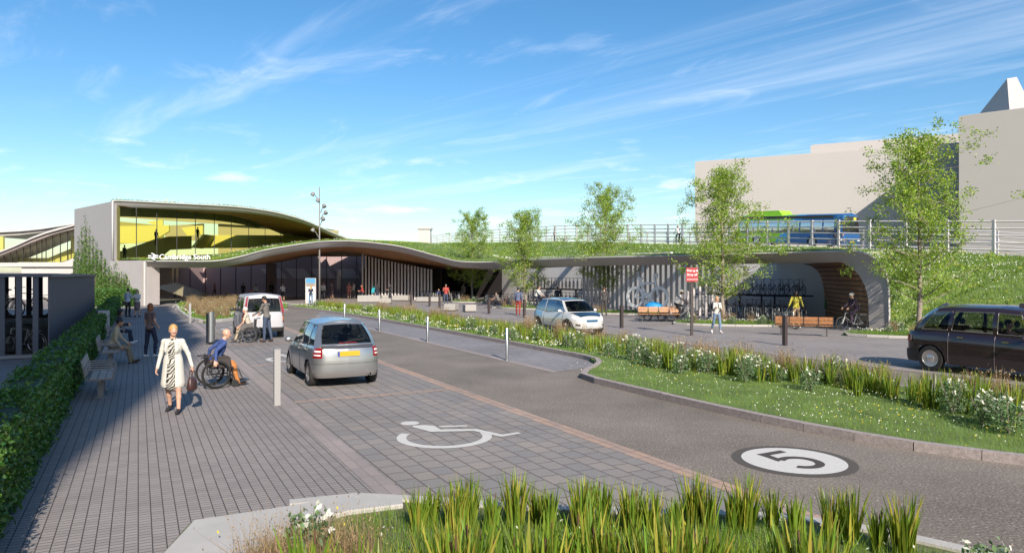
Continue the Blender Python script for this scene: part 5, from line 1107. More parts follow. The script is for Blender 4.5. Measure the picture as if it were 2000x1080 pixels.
# pick up sign
t = thing('pick_up_sign', 'red pick up and drop off sign on a dark post', 'sign', G(1351, 654.5)); sc_ = 30.8/1367
m = MB(); m.box((0, 0, 1.5), (.11, .11, 3.0)); m.build('post', brown, t)
rd = M('sign_red', (.34, .03, .035), .5); m = MB(); m.box((-.01, -.085, 2.66), (.52, .03, .62)); m.build('panel', rd, t)
mm = lambda x, z: Matrix.Translation((x, -.103, z)) @ Matrix.Rotation(R(90), 4, 'X')
text('lettering', 'Pick up &', .125, wl, t, mm(-.23, 2.80), .002, .002); text('lettering', 'Drop off', .125, wl, t, mm(-.23, 2.62), .002, .002); m = MB()
for q_ in range(11): m.box((-.21+q_*.042+(.01 if q_ > 6 else 0), -.102, 2.455), (.03, .004, .022+.008*(q_ % 3 == 0)))
m.build('small_print', wl, t)
# lamp mast
t = thing('lamp_mast', 'tall slender grey lighting mast with six adjustable spotlights', 'street lamp', G(624, 590)); Ym = t.location.y; pmx = Ym/1367
def LP(px, py, dy=0): return Vector(((px-624)*pmx, dy, (590-py)*pmx))
m = MB(); m.tube([(0, 0, 0), (0, 0, 5), (0, 0, LP(0, 366).z)], [.10, .075, .045], 10); mm_ = M('mast_grey', (.20, .19, .18), .5); m.build('mast', mm_, t, True)
for (px, py, ax, ay) in [(613, 379, 621, 390), (623, 391, 624, 396), (634, 402, 626, 416), (637, 415, 626, 428), (632, 427, 626, 440), (613, 449, 622, 463)]:
    a = LP(px, py, -.25); b = LP(ax, ay); m = MB(); m.tube([b, b.lerp(a, .5)+Vector((0, 0, .1)), a], .04, 5); m.build('arm', mm_, t)
    m = MB(); dr = Vector((-.3 if px < 624 else .3, -.2, -.6)).normalized(); q = dr.to_track_quat('Z', 'Y').to_matrix().to_4x4(); q.translation = a; m.lathe([(0, -.14), (.13, -.12), (.19, .02), (.19, .2), (.15, .21), (0, .17)], 12, 0, q); m.build('spotlight', mm_, t, 'auto')
# information totem with map
t = thing('information_totem', 'white information totem with a blue headed map panel', 'sign', G(607, 593.5)); m = MB(); m.box((0, 0, 1.18), (.95, .14, 2.36)); m.build('case', whitec, t)
m = MB(); m.box((0, -.075, 2.12), (.86, .012, .42)); m.build('header', M('totem_blue', (.10, .30, .50), .3), t)
m = MB(); m.box((0, -.075, 1.75), (.86, .012, .28)); m.build('photo_panel', M('totem_photo', (.30, .27, .24), .4, var=.6, scale=6), t)
m = MB(); m.box((0, -.075, .95), (.80, .012, 1.2)); m.build('map_panel', M('totem_map', (.60, .68, .68), .4, var=.35, scale=5), t)
# stone bench blocks
def block_bench(x0, x1, y, h_, d, label, rz=0, grp='stone bench blocks in the plaza'):
    a, b = G(x0, y), G(x1, y); c = (a+b)/2; w = (b-a).length
    t = thing('stone_bench', label, 'bench', c+Vector((0, d/2, 0)), rz, grp); m = MB(); m.box((0, 0, .03), (w*.92, d*.88, .06)); m.build('plinth', brown, t)
    m = MB(); m.box((0, 0, .06+h_/2), (w, d, h_)); ob_ = m.build('block', stone, t); md = ob_.modifiers.new('edge', 'BEVEL'); md.width = .02; md.segments = 2
block_bench(698, 742, 591, .62, 1.2, 'wide stone block below the person seated in red'); block_bench(741, 763, 593, .42, .8, 'small stone block in front of the woman in black robes')
block_bench(744, 760, 585, .42, .7, 'stone block between the two robed women'); block_bench(765, 800, 587.5, .48, 1.6, 'long stone block right of the woman in black robes', -.15)
block_bench(815, 840, 590, .42, 1.4, 'low stone block behind the left brown posts', -.2); block_bench(842, 862, 590.5, .45, .9, 'stone block behind the pair of brown posts', -.1)
block_bench(869, 892, 607.5, .46, .9, 'pale stone block in front of the man in red shirt', -.25); block_bench(905, 927, 609.5, .46, .9, 'pale stone block right of the one before the red shirt', .3)
# timber benches on the plaza
def slat_bench(label, loc, rz, L, wood, fr_, arms=True, pedestal=False, grp=None, seats=4):
    t = thing('bench', label, 'bench', loc, rz, grp); n = seats; w = L/n
    for i in range(n):
        x = -L/2+w*(i+.5)
        m = MB()
        for q in range(3): m.box((x, -.18+.15*q, .445), (w-.05, .135, .03))
        m.build('seat_slats', wood, t)
        m = MB()
        for q in range(2): m.box((x, .27+.045*q, .60+.16*q), (w-.05, .028, .145), M4=Matrix.Rotation(R(-14), 4, 'X'))
        m.build('back_slats', wood, t)
    f = MB(); f.box((0, .02, .405), (L, .06, .05))
    for i in range(n+1):
        x = -L/2+w*i; f.tube([(x, -.26, .43), (x, .22, .42), (x, .27, .50), (x, .34, .84)], .016, 5)
        if arms: f.tube([(x, -.24, .43), (x, -.26, .60), (x, -.2, .64), (x, .28, .65)], .015, 5)
    f.build('frame', fr_, t)
    for x in ((-L/2+.25, L/2-.25) if not pedestal else (-L*.3, L*.3)):
        m = MB(); m.box((x, .0, .2), (.09 if pedestal else .05, .11 if pedestal else .05, .4)); 
        if pedestal: m.box((x, 0, .012), (.22, .22, .022))
        else: m.box((x, .02, .375), (.05, .45, .035)); m.box((x, .2, .18), (.045, .045, .36))
        m.build('leg', fr_, t)
    return t
bfr = M('bench_frame', (.11, .105, .10), .4, metal=.6); bfg = M('bench_frame_grey', (.24, .22, .21), .5)
c = (G(1541, 652)+G(1609, 658))/2
slat_bench('nearer brown timber bench in front of the man in yellow, seen from behind', Vector((c.x-.1, c.y, 0)), face(-(.2), -1)+math.pi-.20+math.pi, 2.35, benchw, bfr)
c = (G(1264, 627)+G(1304, 630))/2
slat_bench('brown timber bench in front of the cargo bicycle, seen from behind', Vector((c.x+.1, c.y, 0)), -.12, 2.35, benchw, bfr)
for (s, d) in ((18.1, 'nearest empty bench of weathered slats against the hedge'), (23.9, 'bench against the hedge with the seated man on it'), (30.4, 'farthest hedge bench, under the seated woman in black')):
    slat_bench(d, S(-.72, s), SRZ+R(90), 1.75, benchg, bfg, True, True, 'slatted benches along the hedge', 4)
t = thing('litter_bin', 'white and black rectangular bin behind the seated pair at the hedge', 'bin', G(203, 656), SRZ); m = MB(); m.box((0, 0, .55), (.42, .5, 1.1)); m.build('body', whitec, t); m = MB(); m.box((-.26, 0, .56), (.09, .52, 1.12)); m.build('side_panel', black, t)
# picnic table
t = thing('picnic_table', 'small timber picnic table with a seated person at it', 'table', G(971, 600), -.1)
m = MB()
for q in range(4): m.box((0, -.24+.16*q, .73), (1.5, .145, .035))
m.build('table_top', M('picnic_timber', (.16, .085, .05), .6), t)
for y in (-.62, .62): m = MB(); m.box((0, y, .44), (1.5, .26, .035)); m.build('seat', M('picnic_timber', (.16, .085, .05)), t)
for x in (-.55, .55): m = MB(); m.box((x, 0, .42), (.05, 1.4, .05)); m.tube([(x, -.45, 0), (x, -.2, .72)], .025, 5); m.tube([(x, .45, 0), (x, .2, .72)], .025, 5); m.build('leg', bfr, t)

# ============================================================ CYCLE SHED ON THE LEFT
sh = thing('cycle_shed', 'slate grey slatted cycle shed at the left edge', 'shed', S(-2.55, 27), SRZ)
m = MB(); m.box((-6, 13.6, 2.64), (12.2, 27.5, .12)); m.build('roof', slate, sh)
cor = stripes('corrugated_slate', (.13, .13, .155), (.085, .085, .10), 7, 'y', .5, duty=.35)
m = MB(); n = 150
for i in range(n): m.box((-.02-.02*(i % 2), .2+27*(i+.5)/n, 1.32), (.04, 27/n, 2.52))
m.build('side_panel', slate, sh)
for i in range(26):
    m = MB(); m.box((-.35-.44*i, .0, 1.33), (.15, .16, 2.5)); m.build('fin', slate, sh)
    if i < 18: m = MB(); m.box((-.6-.6*i, 26.9, 1.33), (.28, .1, 2.5)); m.build('rear_fin', slate, sh)
m = MB(); m.box((-6, 0, .06), (12, .22, .10)); m.build('sill', conc, sh); m = MB(); m.box((-6, 1.6, 1.18), (11.4, .06, .06)); m.box((-6, 3.2, 1.18), (11.4, .06, .06)); m.build('rack_rail', black, sh)
m = MB(); m.box((-6, 2.4, 1.16), (11.4, 1.7, .03)); m.build('rack_deck', slate, sh)
# ============================================================ BICYCLES
fr_c = [('black', (.02, .02, .022)), ('silver', (.5, .5, .5), .6), ('blue', (.03, .07, .16)), ('red', (.16, .02, .02)), ('white', (.55, .55, .53)), ('green', (.03, .09, .05))]
blackrim = M('black_rim', (.03, .03, .03), .5)
protos = []
for i, f in enumerate(fr_c):
    protos.append(bicycle('bicycle parked in the rows', f, rim=(steel if f[0] in ('silver', 'white') else blackrim), rack=(i % 2 == 0)))
used = set(); pro_home = (3, 70, 0)
def put_bike(k, loc, rz, label, group):
    p = protos[k]
    if k not in used: used.add(k); o = p; p.location = loc; p.rotation_euler = (0, 0, rz); p['label'] = label; p['group'] = group; return p
    return dup(p, loc, rz, label, group)
random.seed(5)
# shed bikes, two tiers
L1, L2 = 'bicycle on the lower tier inside the slate shed', 'bicycle on the upper tier inside the slate shed'
for i in range(9):
    put_bike(random.randrange(6), S(-2.55-.9-.72*i, 27+1.5, .02), SRZ+R(62+random.uniform(-8, 8)), L1, 'bicycles inside the slate shed')
    put_bike(random.randrange(6), S(-2.55-.85-.72*i, 27+2.4, 1.19), SRZ+R(62+random.uniform(-4, 4)), L2, 'bicycles inside the slate shed')
# two tier racks in front of the back wall
def along(a, b, n, off_=0): a, b = Vector((*a, 0)), Vector((*b, 0)); d = (b-a).normalized(); nn = Vector((d.y, -d.x, 0)); return [(a.lerp(b, (i+.5)/n)+nn*off_, d, nn) for i in range(n)]
rk = thing('cycle_rack', 'black two tier cycle rack against the pale back wall at the right', 'rack', (0, 0, 0)); rk2 = thing('cycle_rack', 'black two tier cycle rack behind the two middle trees', 'rack', (0, 0, 0))
def tier(rack, a, b, n, kcol, grp, lab):
    A = along(a, b, n, 1.15)
    p0, p1 = A[0][0], A[-1][0]; d, nn = A[0][1], A[0][2]
    m = MB(); c = (p0+p1)/2
    for o_ in (-.85, .75): q0, q1 = p0+nn*o_, p1+nn*o_; cc = (q0+q1)/2; m.box((cc.x, cc.y, 1.30), ((q1-q0).length+.8, .07, .09), math.atan2(d.y, d.x))
    m.build('deck_beam', black, rack)
    for i in range(0, n, 4):
        q = A[i][0]-d*.3
        for o_ in (-.85, .75): m = MB(); r_ = q+nn*o_; m.box((r_.x, r_.y, .65), (.08, .08, 1.3), math.atan2(d.y, d.x)); m.build('upright', black, rack)
    hd = math.atan2(-nn.x, nn.y)
    for i, (p, _, _) in enumerate(A):
        for z, w in ((.0, 'lower'), (1.36, 'upper')):
            put_bike(random.choice(kcol), Vector((p.x, p.y, z)), hd+R(52+random.uniform(-9, 9))+(math.pi if random.random() < .3 else 0), 'bicycle on the %s tier of the %s' % (w, lab), grp)
tier(rk, (14.4, 50.9), (19.4, 44.9), 12, [0, 0, 2], 'bicycles on the right rack', 'right-hand rack')
tier(rk2, (2.5, 72.5), (8.7, 61.8), 20, [0, 0, 0, 2], 'bicycles on the rack behind the middle trees', 'rack behind the middle trees')
# front rows at sheffield stands
def row(x0, y0, x1, y1, n, cols, lab, grp, ang=0, stand=True):
    a, b = G(x0, y0), G(x1, y1); d = (b-a).normalized(); nn = Vector((d.y, -d.x, 0))
    for i in range(n):
        p = a.lerp(b, (i+.5)/n); put_bike(random.choice(cols), p-nn*.5, math.atan2(-nn.x, nn.y)+R(ang+random.uniform(-9, 9)), lab, grp)
        if stand and i % 2 == 0:
            s_ = thing('cycle_stand', 'steel hoop cycle stand among %s' % grp, 'cycle stand', p-nn*.5+d*.3, math.atan2(-nn.x, nn.y), 'hoops among '+grp); m = MB(); m.tube([(0, -.35, 0), (0, -.35, .72), (0, -.28, .80), (0, .28, .80), (0, .35, .72), (0, .35, 0)], .025, 6); m.build('hoop', steel, s_)
row(1385, 626, 1560, 634, 13, [1, 4, 1, 2], 'bicycle in the front row near the right tree', 'front row bicycles by the right tree', 42)
row(938, 594, 1010, 599, 9, [1, 4, 0, 3], 'bicycle in the row behind the picnic table', 'bicycles behind the picnic table', 45)
row(1040, 600, 1130, 606, 9, [0, 4, 2, 0], 'bicycle in the row behind the electric car', 'bicycles behind the electric car', 45)
row(815, 588, 900, 590, 12, [1, 4, 0, 2], 'bicycle in the row behind the man in red shirt', 'bicycles behind the man in red shirt', 50)
for k, p in enumerate(protos):
    if k not in used: put_bike(k, G(1575, 635), 0, 'bicycle at the end of the right row', 'front row bicycles by the right tree')
# ============================================================ VEGETATION
def blades(base, hgt, wid, lean, segs=1, curve=.6, az=None):
    """base (n,3) -> V (n*2*(segs+1),3), quads"""
    n = len(base); az = RS.uniform(0, 2*np.pi, n) if az is None else az; la = RS.uniform(0, 1, n)*lean
    d = np.stack([np.cos(az), np.sin(az), np.zeros(n)], 1); wv = np.stack([-np.sin(az), np.cos(az), np.zeros(n)], 1)*1.0
    rot = RS.uniform(0, np.pi, n); wv = wv*np.cos(rot)[:, None]+d*np.sin(rot)[:, None]*.6
    V = np.zeros((n, segs+1, 2, 3)); hgt = np.broadcast_to(hgt, n); wid = np.broadcast_to(wid, n)
    for k in range(segs+1):
        f = k/segs; off = d*(hgt*la*(f*(1-curve)+curve*f**2.2))[:, None]; z = hgt*f*np.sqrt(np.clip(1-(la*f)**2*.5, .1, 1))
        p = base+off; p = p+np.stack([np.zeros(n), np.zeros(n), z], 1); w = wid*(1-f**2.5*.93)*(.75+.25*min(1, f*4))/2
        V[:, k, 0] = p-wv*w[:, None]; V[:, k, 1] = p+wv*w[:, None]
    i0 = (np.arange(n)*2*(segs+1))[:, None]; F = np.concatenate([i0+np.array([[2*k, 2*k+1, 2*k+3, 2*k+2]]) for k in range(segs)])
    return V.reshape(-1, 3), F
def quads(c, size, up=.3):
    """small leaf quads at the centres c, random facing"""
    n = len(c); a = RS.normal(size=(n, 3)); a /= np.linalg.norm(a, axis=1)[:, None]; b = RS.normal(size=(n, 3)); b[:, 2] += up; b -= a*(a*b).sum(1)[:, None]; b /= np.linalg.norm(b, axis=1)[:, None]
    s = np.broadcast_to(size, n)[:, None]; V = np.stack([c-b*s*.6, c+a*s*.32, c+b*s*.6, c-a*s*.32], 1); V += a[:, None, :]*0
    return V.reshape(-1, 3), np.arange(4*n).reshape(n, 4)
def join(parts):
    V, F, MI, o = [], [], [], 0
    for v, f, m in parts: V.append(v); F.append(f+o); MI.append(np.full(len(f), m) if np.isscalar(m) else m); o += len(v)
    return np.concatenate(V), np.concatenate(F), np.concatenate(MI)
def inpoly(P_, poly):
    x, y = P_[:, 0], P_[:, 1]; r = np.zeros(len(P_), bool); n = len(poly); j = n-1
    for i in range(n):
        xi, yi = poly[i]; xj, yj = poly[j]; c = ((yi > y) != (yj > y)) & (x < (xj-xi)*(y-yi)/(yj-yi+1e-12)+xi); r ^= c; j = i
    return r
def scatter(poly, n):
    p = np.array(poly); lo, hi = p.min(0), p.max(0); q = RS.uniform(lo, hi, (n, 2)); return q[inpoly(q, poly)]
def t2w(q, z=0): return np.stack([q[:, 0]*VX.x+q[:, 1]*UX.x, q[:, 0]*VX.y+q[:, 1]*UX.y, np.broadcast_to(z, len(q))], 1)
def lawn(name, base, hgt, flowers=0, yellow=0, wid=.012, fz=1.1, fs=.03):
    ps = []; v, f = blades(base, RS.uniform(hgt*.5, hgt, len(base)), wid, .7, 1); ps.append((v, f, np.where(RS.uniform(size=len(f)) < .12, 1, 0)))
    for k, m, cnt in ((0, 2, flowers), (1, 3, yellow)):
        if cnt:
            cl = base[RS.randint(0, len(base), max(1, cnt//7))]; c = cl[RS.randint(0, len(cl), cnt)]+np.concatenate([RS.normal(0, .35, (cnt, 2)), np.full((cnt, 1), hgt*fz)], 1); v, f = quads(c, RS.uniform(.7, 1.3, cnt)*fs, 2); ps.append((v, f, m))
    V, F, MI = join(ps); o = arrmesh(name, V, F, MI, [grassm, bluegr, petal, petaly]); return tag(o, kind='stuff')
def bed(name, pts, z, m=soilm):
    b = MB(); b.prism(pts, -.02, z); return tag(b.build(name, m), kind='structure')
def kerb(name, pts, w, h, m, L=.9, close=False, zo=0):
    pts = [Vector((*p[:2], 0)) for p in pts]+([Vector((*pts[0][:2], 0))] if close else []); b = MB(); tot = sum((q-p).length for p, q in zip(pts[:-1], pts[1:])); n = max(2, int(tot/L)); q = resample(pts, n*1+1)
    for i, (a, c) in enumerate(zip(q[:-1], q[1:])): d = c-a; mid = (a+c)/2; b.box((mid.x, mid.y, h/2+zo+RS.uniform(-.003, .003)), (d.length*.992+.02*0, w, h), math.atan2(d.y, d.x))
    return tag(b.build(name, m), kind='structure')
# --- long planted verge between the two roads
near = [(13.6, -.5), (12.6, 1.8), (11.75, 3.6), (10.93, 5.27), (10.36, 6.5), (9.98, 8.4), (9.88, 11), (9.9, 13.4), (9.97, 14.75), (10.6, 15.6), (11.7, 16.6), (12.4, 18.2), (12.5, 24), (12.45, 34), (12.2, 44), (11.6, 52), (10.8, 59.3)]
MED = near+[(12.2, 60), (14.4, 56.5), (15.3, 49), (15.35, 20), (15.35, -.5)]
bed('verge_bed', [tuple(S(*p).xy) for p in MED], .11)
kerb('verge_kerb', [S(*p) for p in smooth_line(near, 5)], .15, .14, kerbm, .85)
kerb('verge_back_kerb', [S(15.42, -.5), S(15.42, 49), S(14.6, 56.5), S(12.3, 60.1)], .12, .12, kerbm, .9)
inM = [(t+.12 if t < 14 else t-.1, s) for t, s in MED]
q = scatter(inM, 150000); q = q[(q[:, 1] < 20) & (RS.uniform(size=len(q)) < np.clip(1.25-q[:, 1]/26, .3, 1))]
lawn('verge_grass', t2w(q, .10), .12, 1700, 700, .010, 1.05, .026)
q = scatter(inM, 45000); q = q[q[:, 1] > 19]; lawn('verge_grass', t2w(q, .10), .15, 2200, 400, .03, 1.1, .055)

def iris_mesh(n, h, spread, cat=3, w=.034, seed=0):
    b = np.zeros((n, 3)); r = np.sqrt(RS.uniform(0, 1, n))*spread; a = RS.uniform(0, 6.28, n); b[:, 0] = r*np.cos(a); b[:, 1] = r*np.sin(a)
    v, f = blades(b, RS.uniform(.6, 1, n)*h, RS.uniform(.7, 1.2, n)*w, .34, 4, .5, az=a+RS.normal(0, .5, n)); mi = np.repeat((RS.uniform(size=n) < .16).astype(int), 1); mi = np.tile(mi, 4)
    ps = [(v, f, mi)]
    for k in range(cat):
        x, y = RS.normal(0, spread*.4, 2); hh_ = h*RS.uniform(.55, .74); m = MB(); m.tube([(x, y, 0), (x*1.2, y*1.2, hh_)], .004, 4, cap=False); ps.append((np.array(m.v), np.array(m.f), 0)); m = MB(); m.tube([(x*1.2, y*1.2, hh_), (x*1.22, y*1.22, hh_+.11)], .011, 4, cap=False); ps.append((np.array(m.v), np.array(m.f), 2))
    return join(ps)
def sedge_mesh(n, h, spread, ts=.05, bw=.012):
    b = np.zeros((n, 3)); r = np.sqrt(RS.uniform(0, 1, n))*spread; a = RS.uniform(0, 6.28, n); b[:, 0] = r*np.cos(a); b[:, 1] = r*np.sin(a)
    v, f = blades(b, RS.uniform(.4, 1, n)*h, bw, .8, 2, .8); ps = [(v, f, 0)]; k = n//2; tip = v.reshape(n, -1, 3)[:k, -1]; v, f = quads(tip+RS.normal(0, .02, (k, 3)), ts, 2); ps.append((v, f, 1)); return join(ps)
def shrub_mesh(n, h, r, fl):
    c = RS.normal(size=(n, 3)); c /= np.linalg.norm(c, axis=1)[:, None]; c *= (RS.uniform(.15, 1, n)**.5)[:, None]; c = c*np.array([r, r, h/2])*(1+.25*np.sin(c[:, :1]*9)*np.cos(c[:, 1:2]*8)); c[:, 2] += h/2
    v, f = quads(c, RS.uniform(.03, .06, n), .8); ps = [(v, f, 0)]
    for _ in range(10):
        a = RS.uniform(0, 6.28); m = MB(); m.tube([(0, 0, 0), (.4*r*math.cos(a), .4*r*math.sin(a), h*.5), (.8*r*math.cos(a), .8*r*math.sin(a), h*RS.uniform(.7, 1))], .006, 4, cap=False); ps.append((np.array(m.v), np.array(m.f), 2))
    for _ in range(fl):
        a = RS.normal(size=3); a[2] = abs(a[2])+.2; a /= np.linalg.norm(a); c = a*np.array([r, r, h/2])*1.02+np.array([0, 0, h/2]); k = 5; p = c+RS.normal(0, .018, (k, 3)); v, f = quads(p, .055, .5); ps.append((v, f, 1))
    return join(ps)
irisM = [iris_mesh(60, .85, .16, 3), iris_mesh(46, .75, .14, 2), iris_mesh(80, .9, .22, 4), iris_mesh(38, .65, .12, 1)]
farM = [iris_mesh(42, .80, .26, 0, .035), iris_mesh(36, .7, .22, 0, .035)]
sedgM = [sedge_mesh(150, .62, .16, .035), sedge_mesh(110, .5, .13, .035)]
shrbM = [shrub_mesh(620, .62, .30, 7), shrub_mesh(480, .5, .24, 5), shrub_mesh(760, .75, .32, 9)]
IM = [irism, irisy, cattail]; HM = [bluegr, petal, bark]; GM = [sedgem, sedgem]
def mk(name, dat, mats):
    V, F, MI = dat; o = arrmesh(name, V, F, MI, mats); me = o.data; COL.objects.unlink(o); bpy.data.objects.remove(o); me.name = name+'_mesh'; return me
irisMe = [mk('iris', d, IM) for d in irisM]; farMe = [mk('iris', d, IM) for d in farM]; sedgMe = [mk('sedge', d, GM) for d in sedgM]; shrbMe = [mk('shrub', d, HM) for d in shrbM]
def plant(name, me, loc, label, cat, group, s=1):
    o = bpy.data.objects.new(name, me); COL.objects.link(o); o.location = loc; o.rotation_euler[2] = RS.uniform(0, 6.28); k = s*RS.uniform(.85, 1.15); o.scale = (k, k, k*RS.uniform(.9, 1.1)); return tag(o, label, cat, group)
I_L = ('upright yellow-green iris clump in the near half of the road verge', 'plant', 'iris clumps in the near verge')
F_L = ('upright reedy clump in the far half of the road verge', 'plant', 'reedy clumps in the far verge')
S_L = ('dry tan sedge tuft along the back of the road verge', 'plant', 'sedge tufts in the road verge')
W_L = ('white flowered bushy plant in the road verge', 'plant', 'white flowered plants in the road verge')
RS.seed(11)
for s0 in np.arange(2.2, 17.2, .36):
    tt = 13.55+.45*math.sin(s0*.8)-(max(0, s0-12)*.12); k = RS.randint(0, 4)
    if RS.uniform() < .88: plant('iris_clump', irisMe[k], S(tt+RS.normal(0, .3), s0+RS.normal(0, .12), .1), *I_L, s=.84)
    if RS.uniform() < .5: plant('iris_clump', irisMe[k], S(tt+.7+RS.normal(0, .25), s0+RS.normal(0, .2), .1), *I_L, s=.8)
    if RS.uniform() < .55: plant('iris_clump', irisMe[(k+1) % 4], S(tt+.3+RS.normal(0, .4), s0+.18, .1), *I_L, s=.7)
    if RS.uniform() < .55: plant('flowering_shrub', shrbMe[(k+1) % 3], S(tt+.2+RS.normal(0, .5), s0+.1, .1), *W_L, s=.75)
    if RS.uniform() < .62: plant('sedge_tuft', sedgMe[k % 2], S(14.8+RS.normal(0, .3), s0, .1), *S_L, s=1.15)
    if RS.uniform() < .42: plant('flowering_shrub', shrbMe[k % 3], S(tt-.35+RS.normal(0, .45), s0+RS.normal(0, .2), .1), *W_L, s=.95)
for s0 in np.arange(17.2, 57, .42):
    k = RS.randint(0, 2); tb = 13.6-.03*max(0, s0-45)*3; w_ = 1.0 if s0 < 48 else .5
    for j in range(2): plant('reed_clump', farMe[k], S(tb+RS.uniform(-.3, 1.2)*w_, s0+RS.normal(0, .15), .1), *F_L, s=.76)
    if RS.uniform() < .45: plant('sedge_tuft', sedgMe[k], S(tb+1.2*w_+RS.normal(0, .2), s0, .1), *S_L, s=1.25)
    if RS.uniform() < (.55 if s0 < 27 else .2): plant('flowering_shrub', shrbMe[k], S(tb-.2+RS.normal(0, .4), s0, .1), *W_L, s=.9)

# --- foreground bed under the camera's edge
fb = [(-3.34, 7.25), (-2.9, 7.55), (-2.44, 7.78), (-2.1, 8.05), (-1.4, 8.0), (0, 7.68), (1.3, 7.52), (2.6, 7.45), (3.4, 7.15), (4.3, 6.35), (5.2, 5.2), (6.4, 3.2), (5.6, 2), (-2.6, 2)]
bed('front_bed', [p for p in fb], .08, M('bed_mulch', (.11, .12, .05), .9, var=.5, scale=3, bump=.6))
kerb('front_bed_kerb', [(-2.5, 7.85), (-2.1, 8.12), (-1.4, 8.07), (0, 7.74), (1.3, 7.58), (2.6, 7.51), (3.45, 7.2), (4.35, 6.4), (5.25, 5.25)], .16, .11, kerbw, .8)
st_l = 'smooth pale stone slab corner at the bottom left of the front planting', ; m = MB()
m.prism([(-3.28, 7.22), (-3.0, 5.0), (-1.9, 5.0), (-2.35, 6.5), (-2.2, 7.1), (-1.75, 7.5), (-1.2, 7.72), (-1.25, 7.92), (-2.0, 7.98), (-2.45, 7.66)], .0, .13); ob_ = m.build('stone_slab', M('smooth_stone', (.40, .385, .365), .8, var=.10, scale=2, bump=.08)); tag(ob_, st_l[0], 'kerb slab'); md = ob_.modifiers.new('edge', 'BEVEL'); md.width = .012; md.segments = 2
fin_ = [(-2.2, 5.0), (-2.25, 6.5), (-2.0, 7.1), (-1.4, 7.55), (0, 7.5), (2.6, 7.3), (3.9, 6.4), (5.0, 5.0), (4, 4.2), (-1.9, 4.2)]
q = scatter(fin_, 36000); lawn('front_bed_grass', np.concatenate([q, np.full((len(q), 1), .08)], 1), .15, 120, 60, .010, 1.0, .03)
RS.seed(23)
nsed = mk('sedge', sedge_mesh(260, .6, .2, .018, .007), GM)
B_L = ('tall broad-bladed reed clump in the foreground bed', 'plant', 'reed clumps in the foreground bed')
bigM = [mk('reed', iris_mesh(72, 1.05, .13, 2, .058), IM), mk('reed', iris_mesh(56, .95, .11, 2, .058), IM), mk('reed', iris_mesh(85, 1.1, .16, 2, .058), IM)]
def at_top(px, py, H):      # a plant of height H whose tips reach this pixel
    Y = 1367*(2.65-.08-H)/(py-537); return Vector(((px-1000)/1367*Y, Y, .08))
for j_ in range(24):
    x_ = -1.0+j_*.20+RS.normal(0, .05); plant('reed_clump', bigM[j_ % 3], (x_, 7.05+RS.normal(0, .14)-max(0, x_-2.6)*.7, .08), *B_L, s=.50)
k = 0
for px, py in [(600, 965), (905, 965), (1010, 940), (1085, 950), (1150, 940), (1225, 955), (1290, 975), (1340, 965), (1395, 965), (1530, 965), (1580, 975), (740, 1000), (800, 1005), (860, 1010), (690, 1010), (950, 990), (1180, 990), (1050, 1000), (1260, 1000), (1440, 1000), (1500, 1000), (1110, 1010), (1360, 1015), (1630, 1020), (1680, 1030), (1720, 1048), (1840, 1055), (1000, 1020), (900, 1030), (1560, 1030), (820, 1040), (1300, 1040), (1200, 1045), (1460, 1045)]:
    k += 1; H = 1.0 if py < 985 else .9; p = at_top(px, py, H)
    plant('reed_clump', bigM[k % 3], p, *B_L, s=H/1.13)
for px, py in [(520, 1010), (560, 1000), (640, 1003), (540, 1035), (590, 1040), (700, 1000), (660, 990), (510, 1060)]: plant('sedge_tuft', nsed, at_top(px, py, .55), 'brown sedge tuft at the left end of the foreground bed', 'plant', 'sedge tufts in the foreground bed', s=1)
plant('flowering_shrub', shrbMe[1], at_top(605, 948, .75), 'white flowered stem beside the leftmost foreground reeds', 'plant', None, s=1.2); plant('flowering_shrub', shrbMe[1], at_top(1935, 1045, .55), 'small white flowered plant at the bottom right corner', 'plant', None, s=1)

# --- round bed far left with dry grasses
lb = [tuple(G(*p).xy) for p in [(345, 597), (352, 610), (372, 625), (400, 631), (445, 627), (500, 617), (560, 607), (562, 596), (500, 590), (400, 588), (360, 590)]]
bed('round_bed', lb, .10); kerb('round_bed_kerb', lb[:7], .2, .16, kerbw, 1.0)
q = scatter(lb, 60000)[:20000]; lawn('round_bed_grass', np.concatenate([q, np.full((len(q), 1), .10)], 1), .2, 500, 100, .035, 1.1, .08)
RS.seed(5); q = scatter(lb, 900)
cen = np.mean(lb, 0); q = [p for p in q if inpoly(np.array([cen+(p-cen)*1.12]), lb)[0]][:120]
for p in q: plant('sedge_tuft', sedgMe[RS.randint(0, 2)], (p[0], p[1], .1), 'straw coloured grass tuft in the round bed left of the van', 'plant', 'grass tufts in the round bed', s=1.35)

# --- tree beds on the plaza
def ellp(cx, cy, rx_, ry_, rz, n=24): return [(cx+rx_*math.cos(2*math.pi*i/n)*math.cos(rz)-ry_*math.sin(2*math.pi*i/n)*math.sin(rz), cy+rx_*math.cos(2*math.pi*i/n)*math.sin(rz)+ry_*math.sin(2*math.pi*i/n)*math.cos(rz)) for i in range(n)]
TR = [(921, 589, 420, 'leafy young tree, farthest left of the plaza row', 7), (1027, 601, 416, 'leafy young tree behind the man in red trousers', 8), (1182, 608, 374, 'leafy young tree behind the man in the grey suit', 9), (1411, 631, 336, 'leafy young tree behind the woman with the backpack', 10), (1792, 654, 268, 'largest looking leafy young tree at the right, behind the taxi', 11)]
BDS = [(923, 590, 2.1, 1.6, 0), (1050, 603, 3.4, 1.5, -.5), (1200, 612, 3.6, 1.5, -.45), (1425, 634, 3.0, 1.3, -.25), (1775, 657, 2.6, 1.1, -.3)]
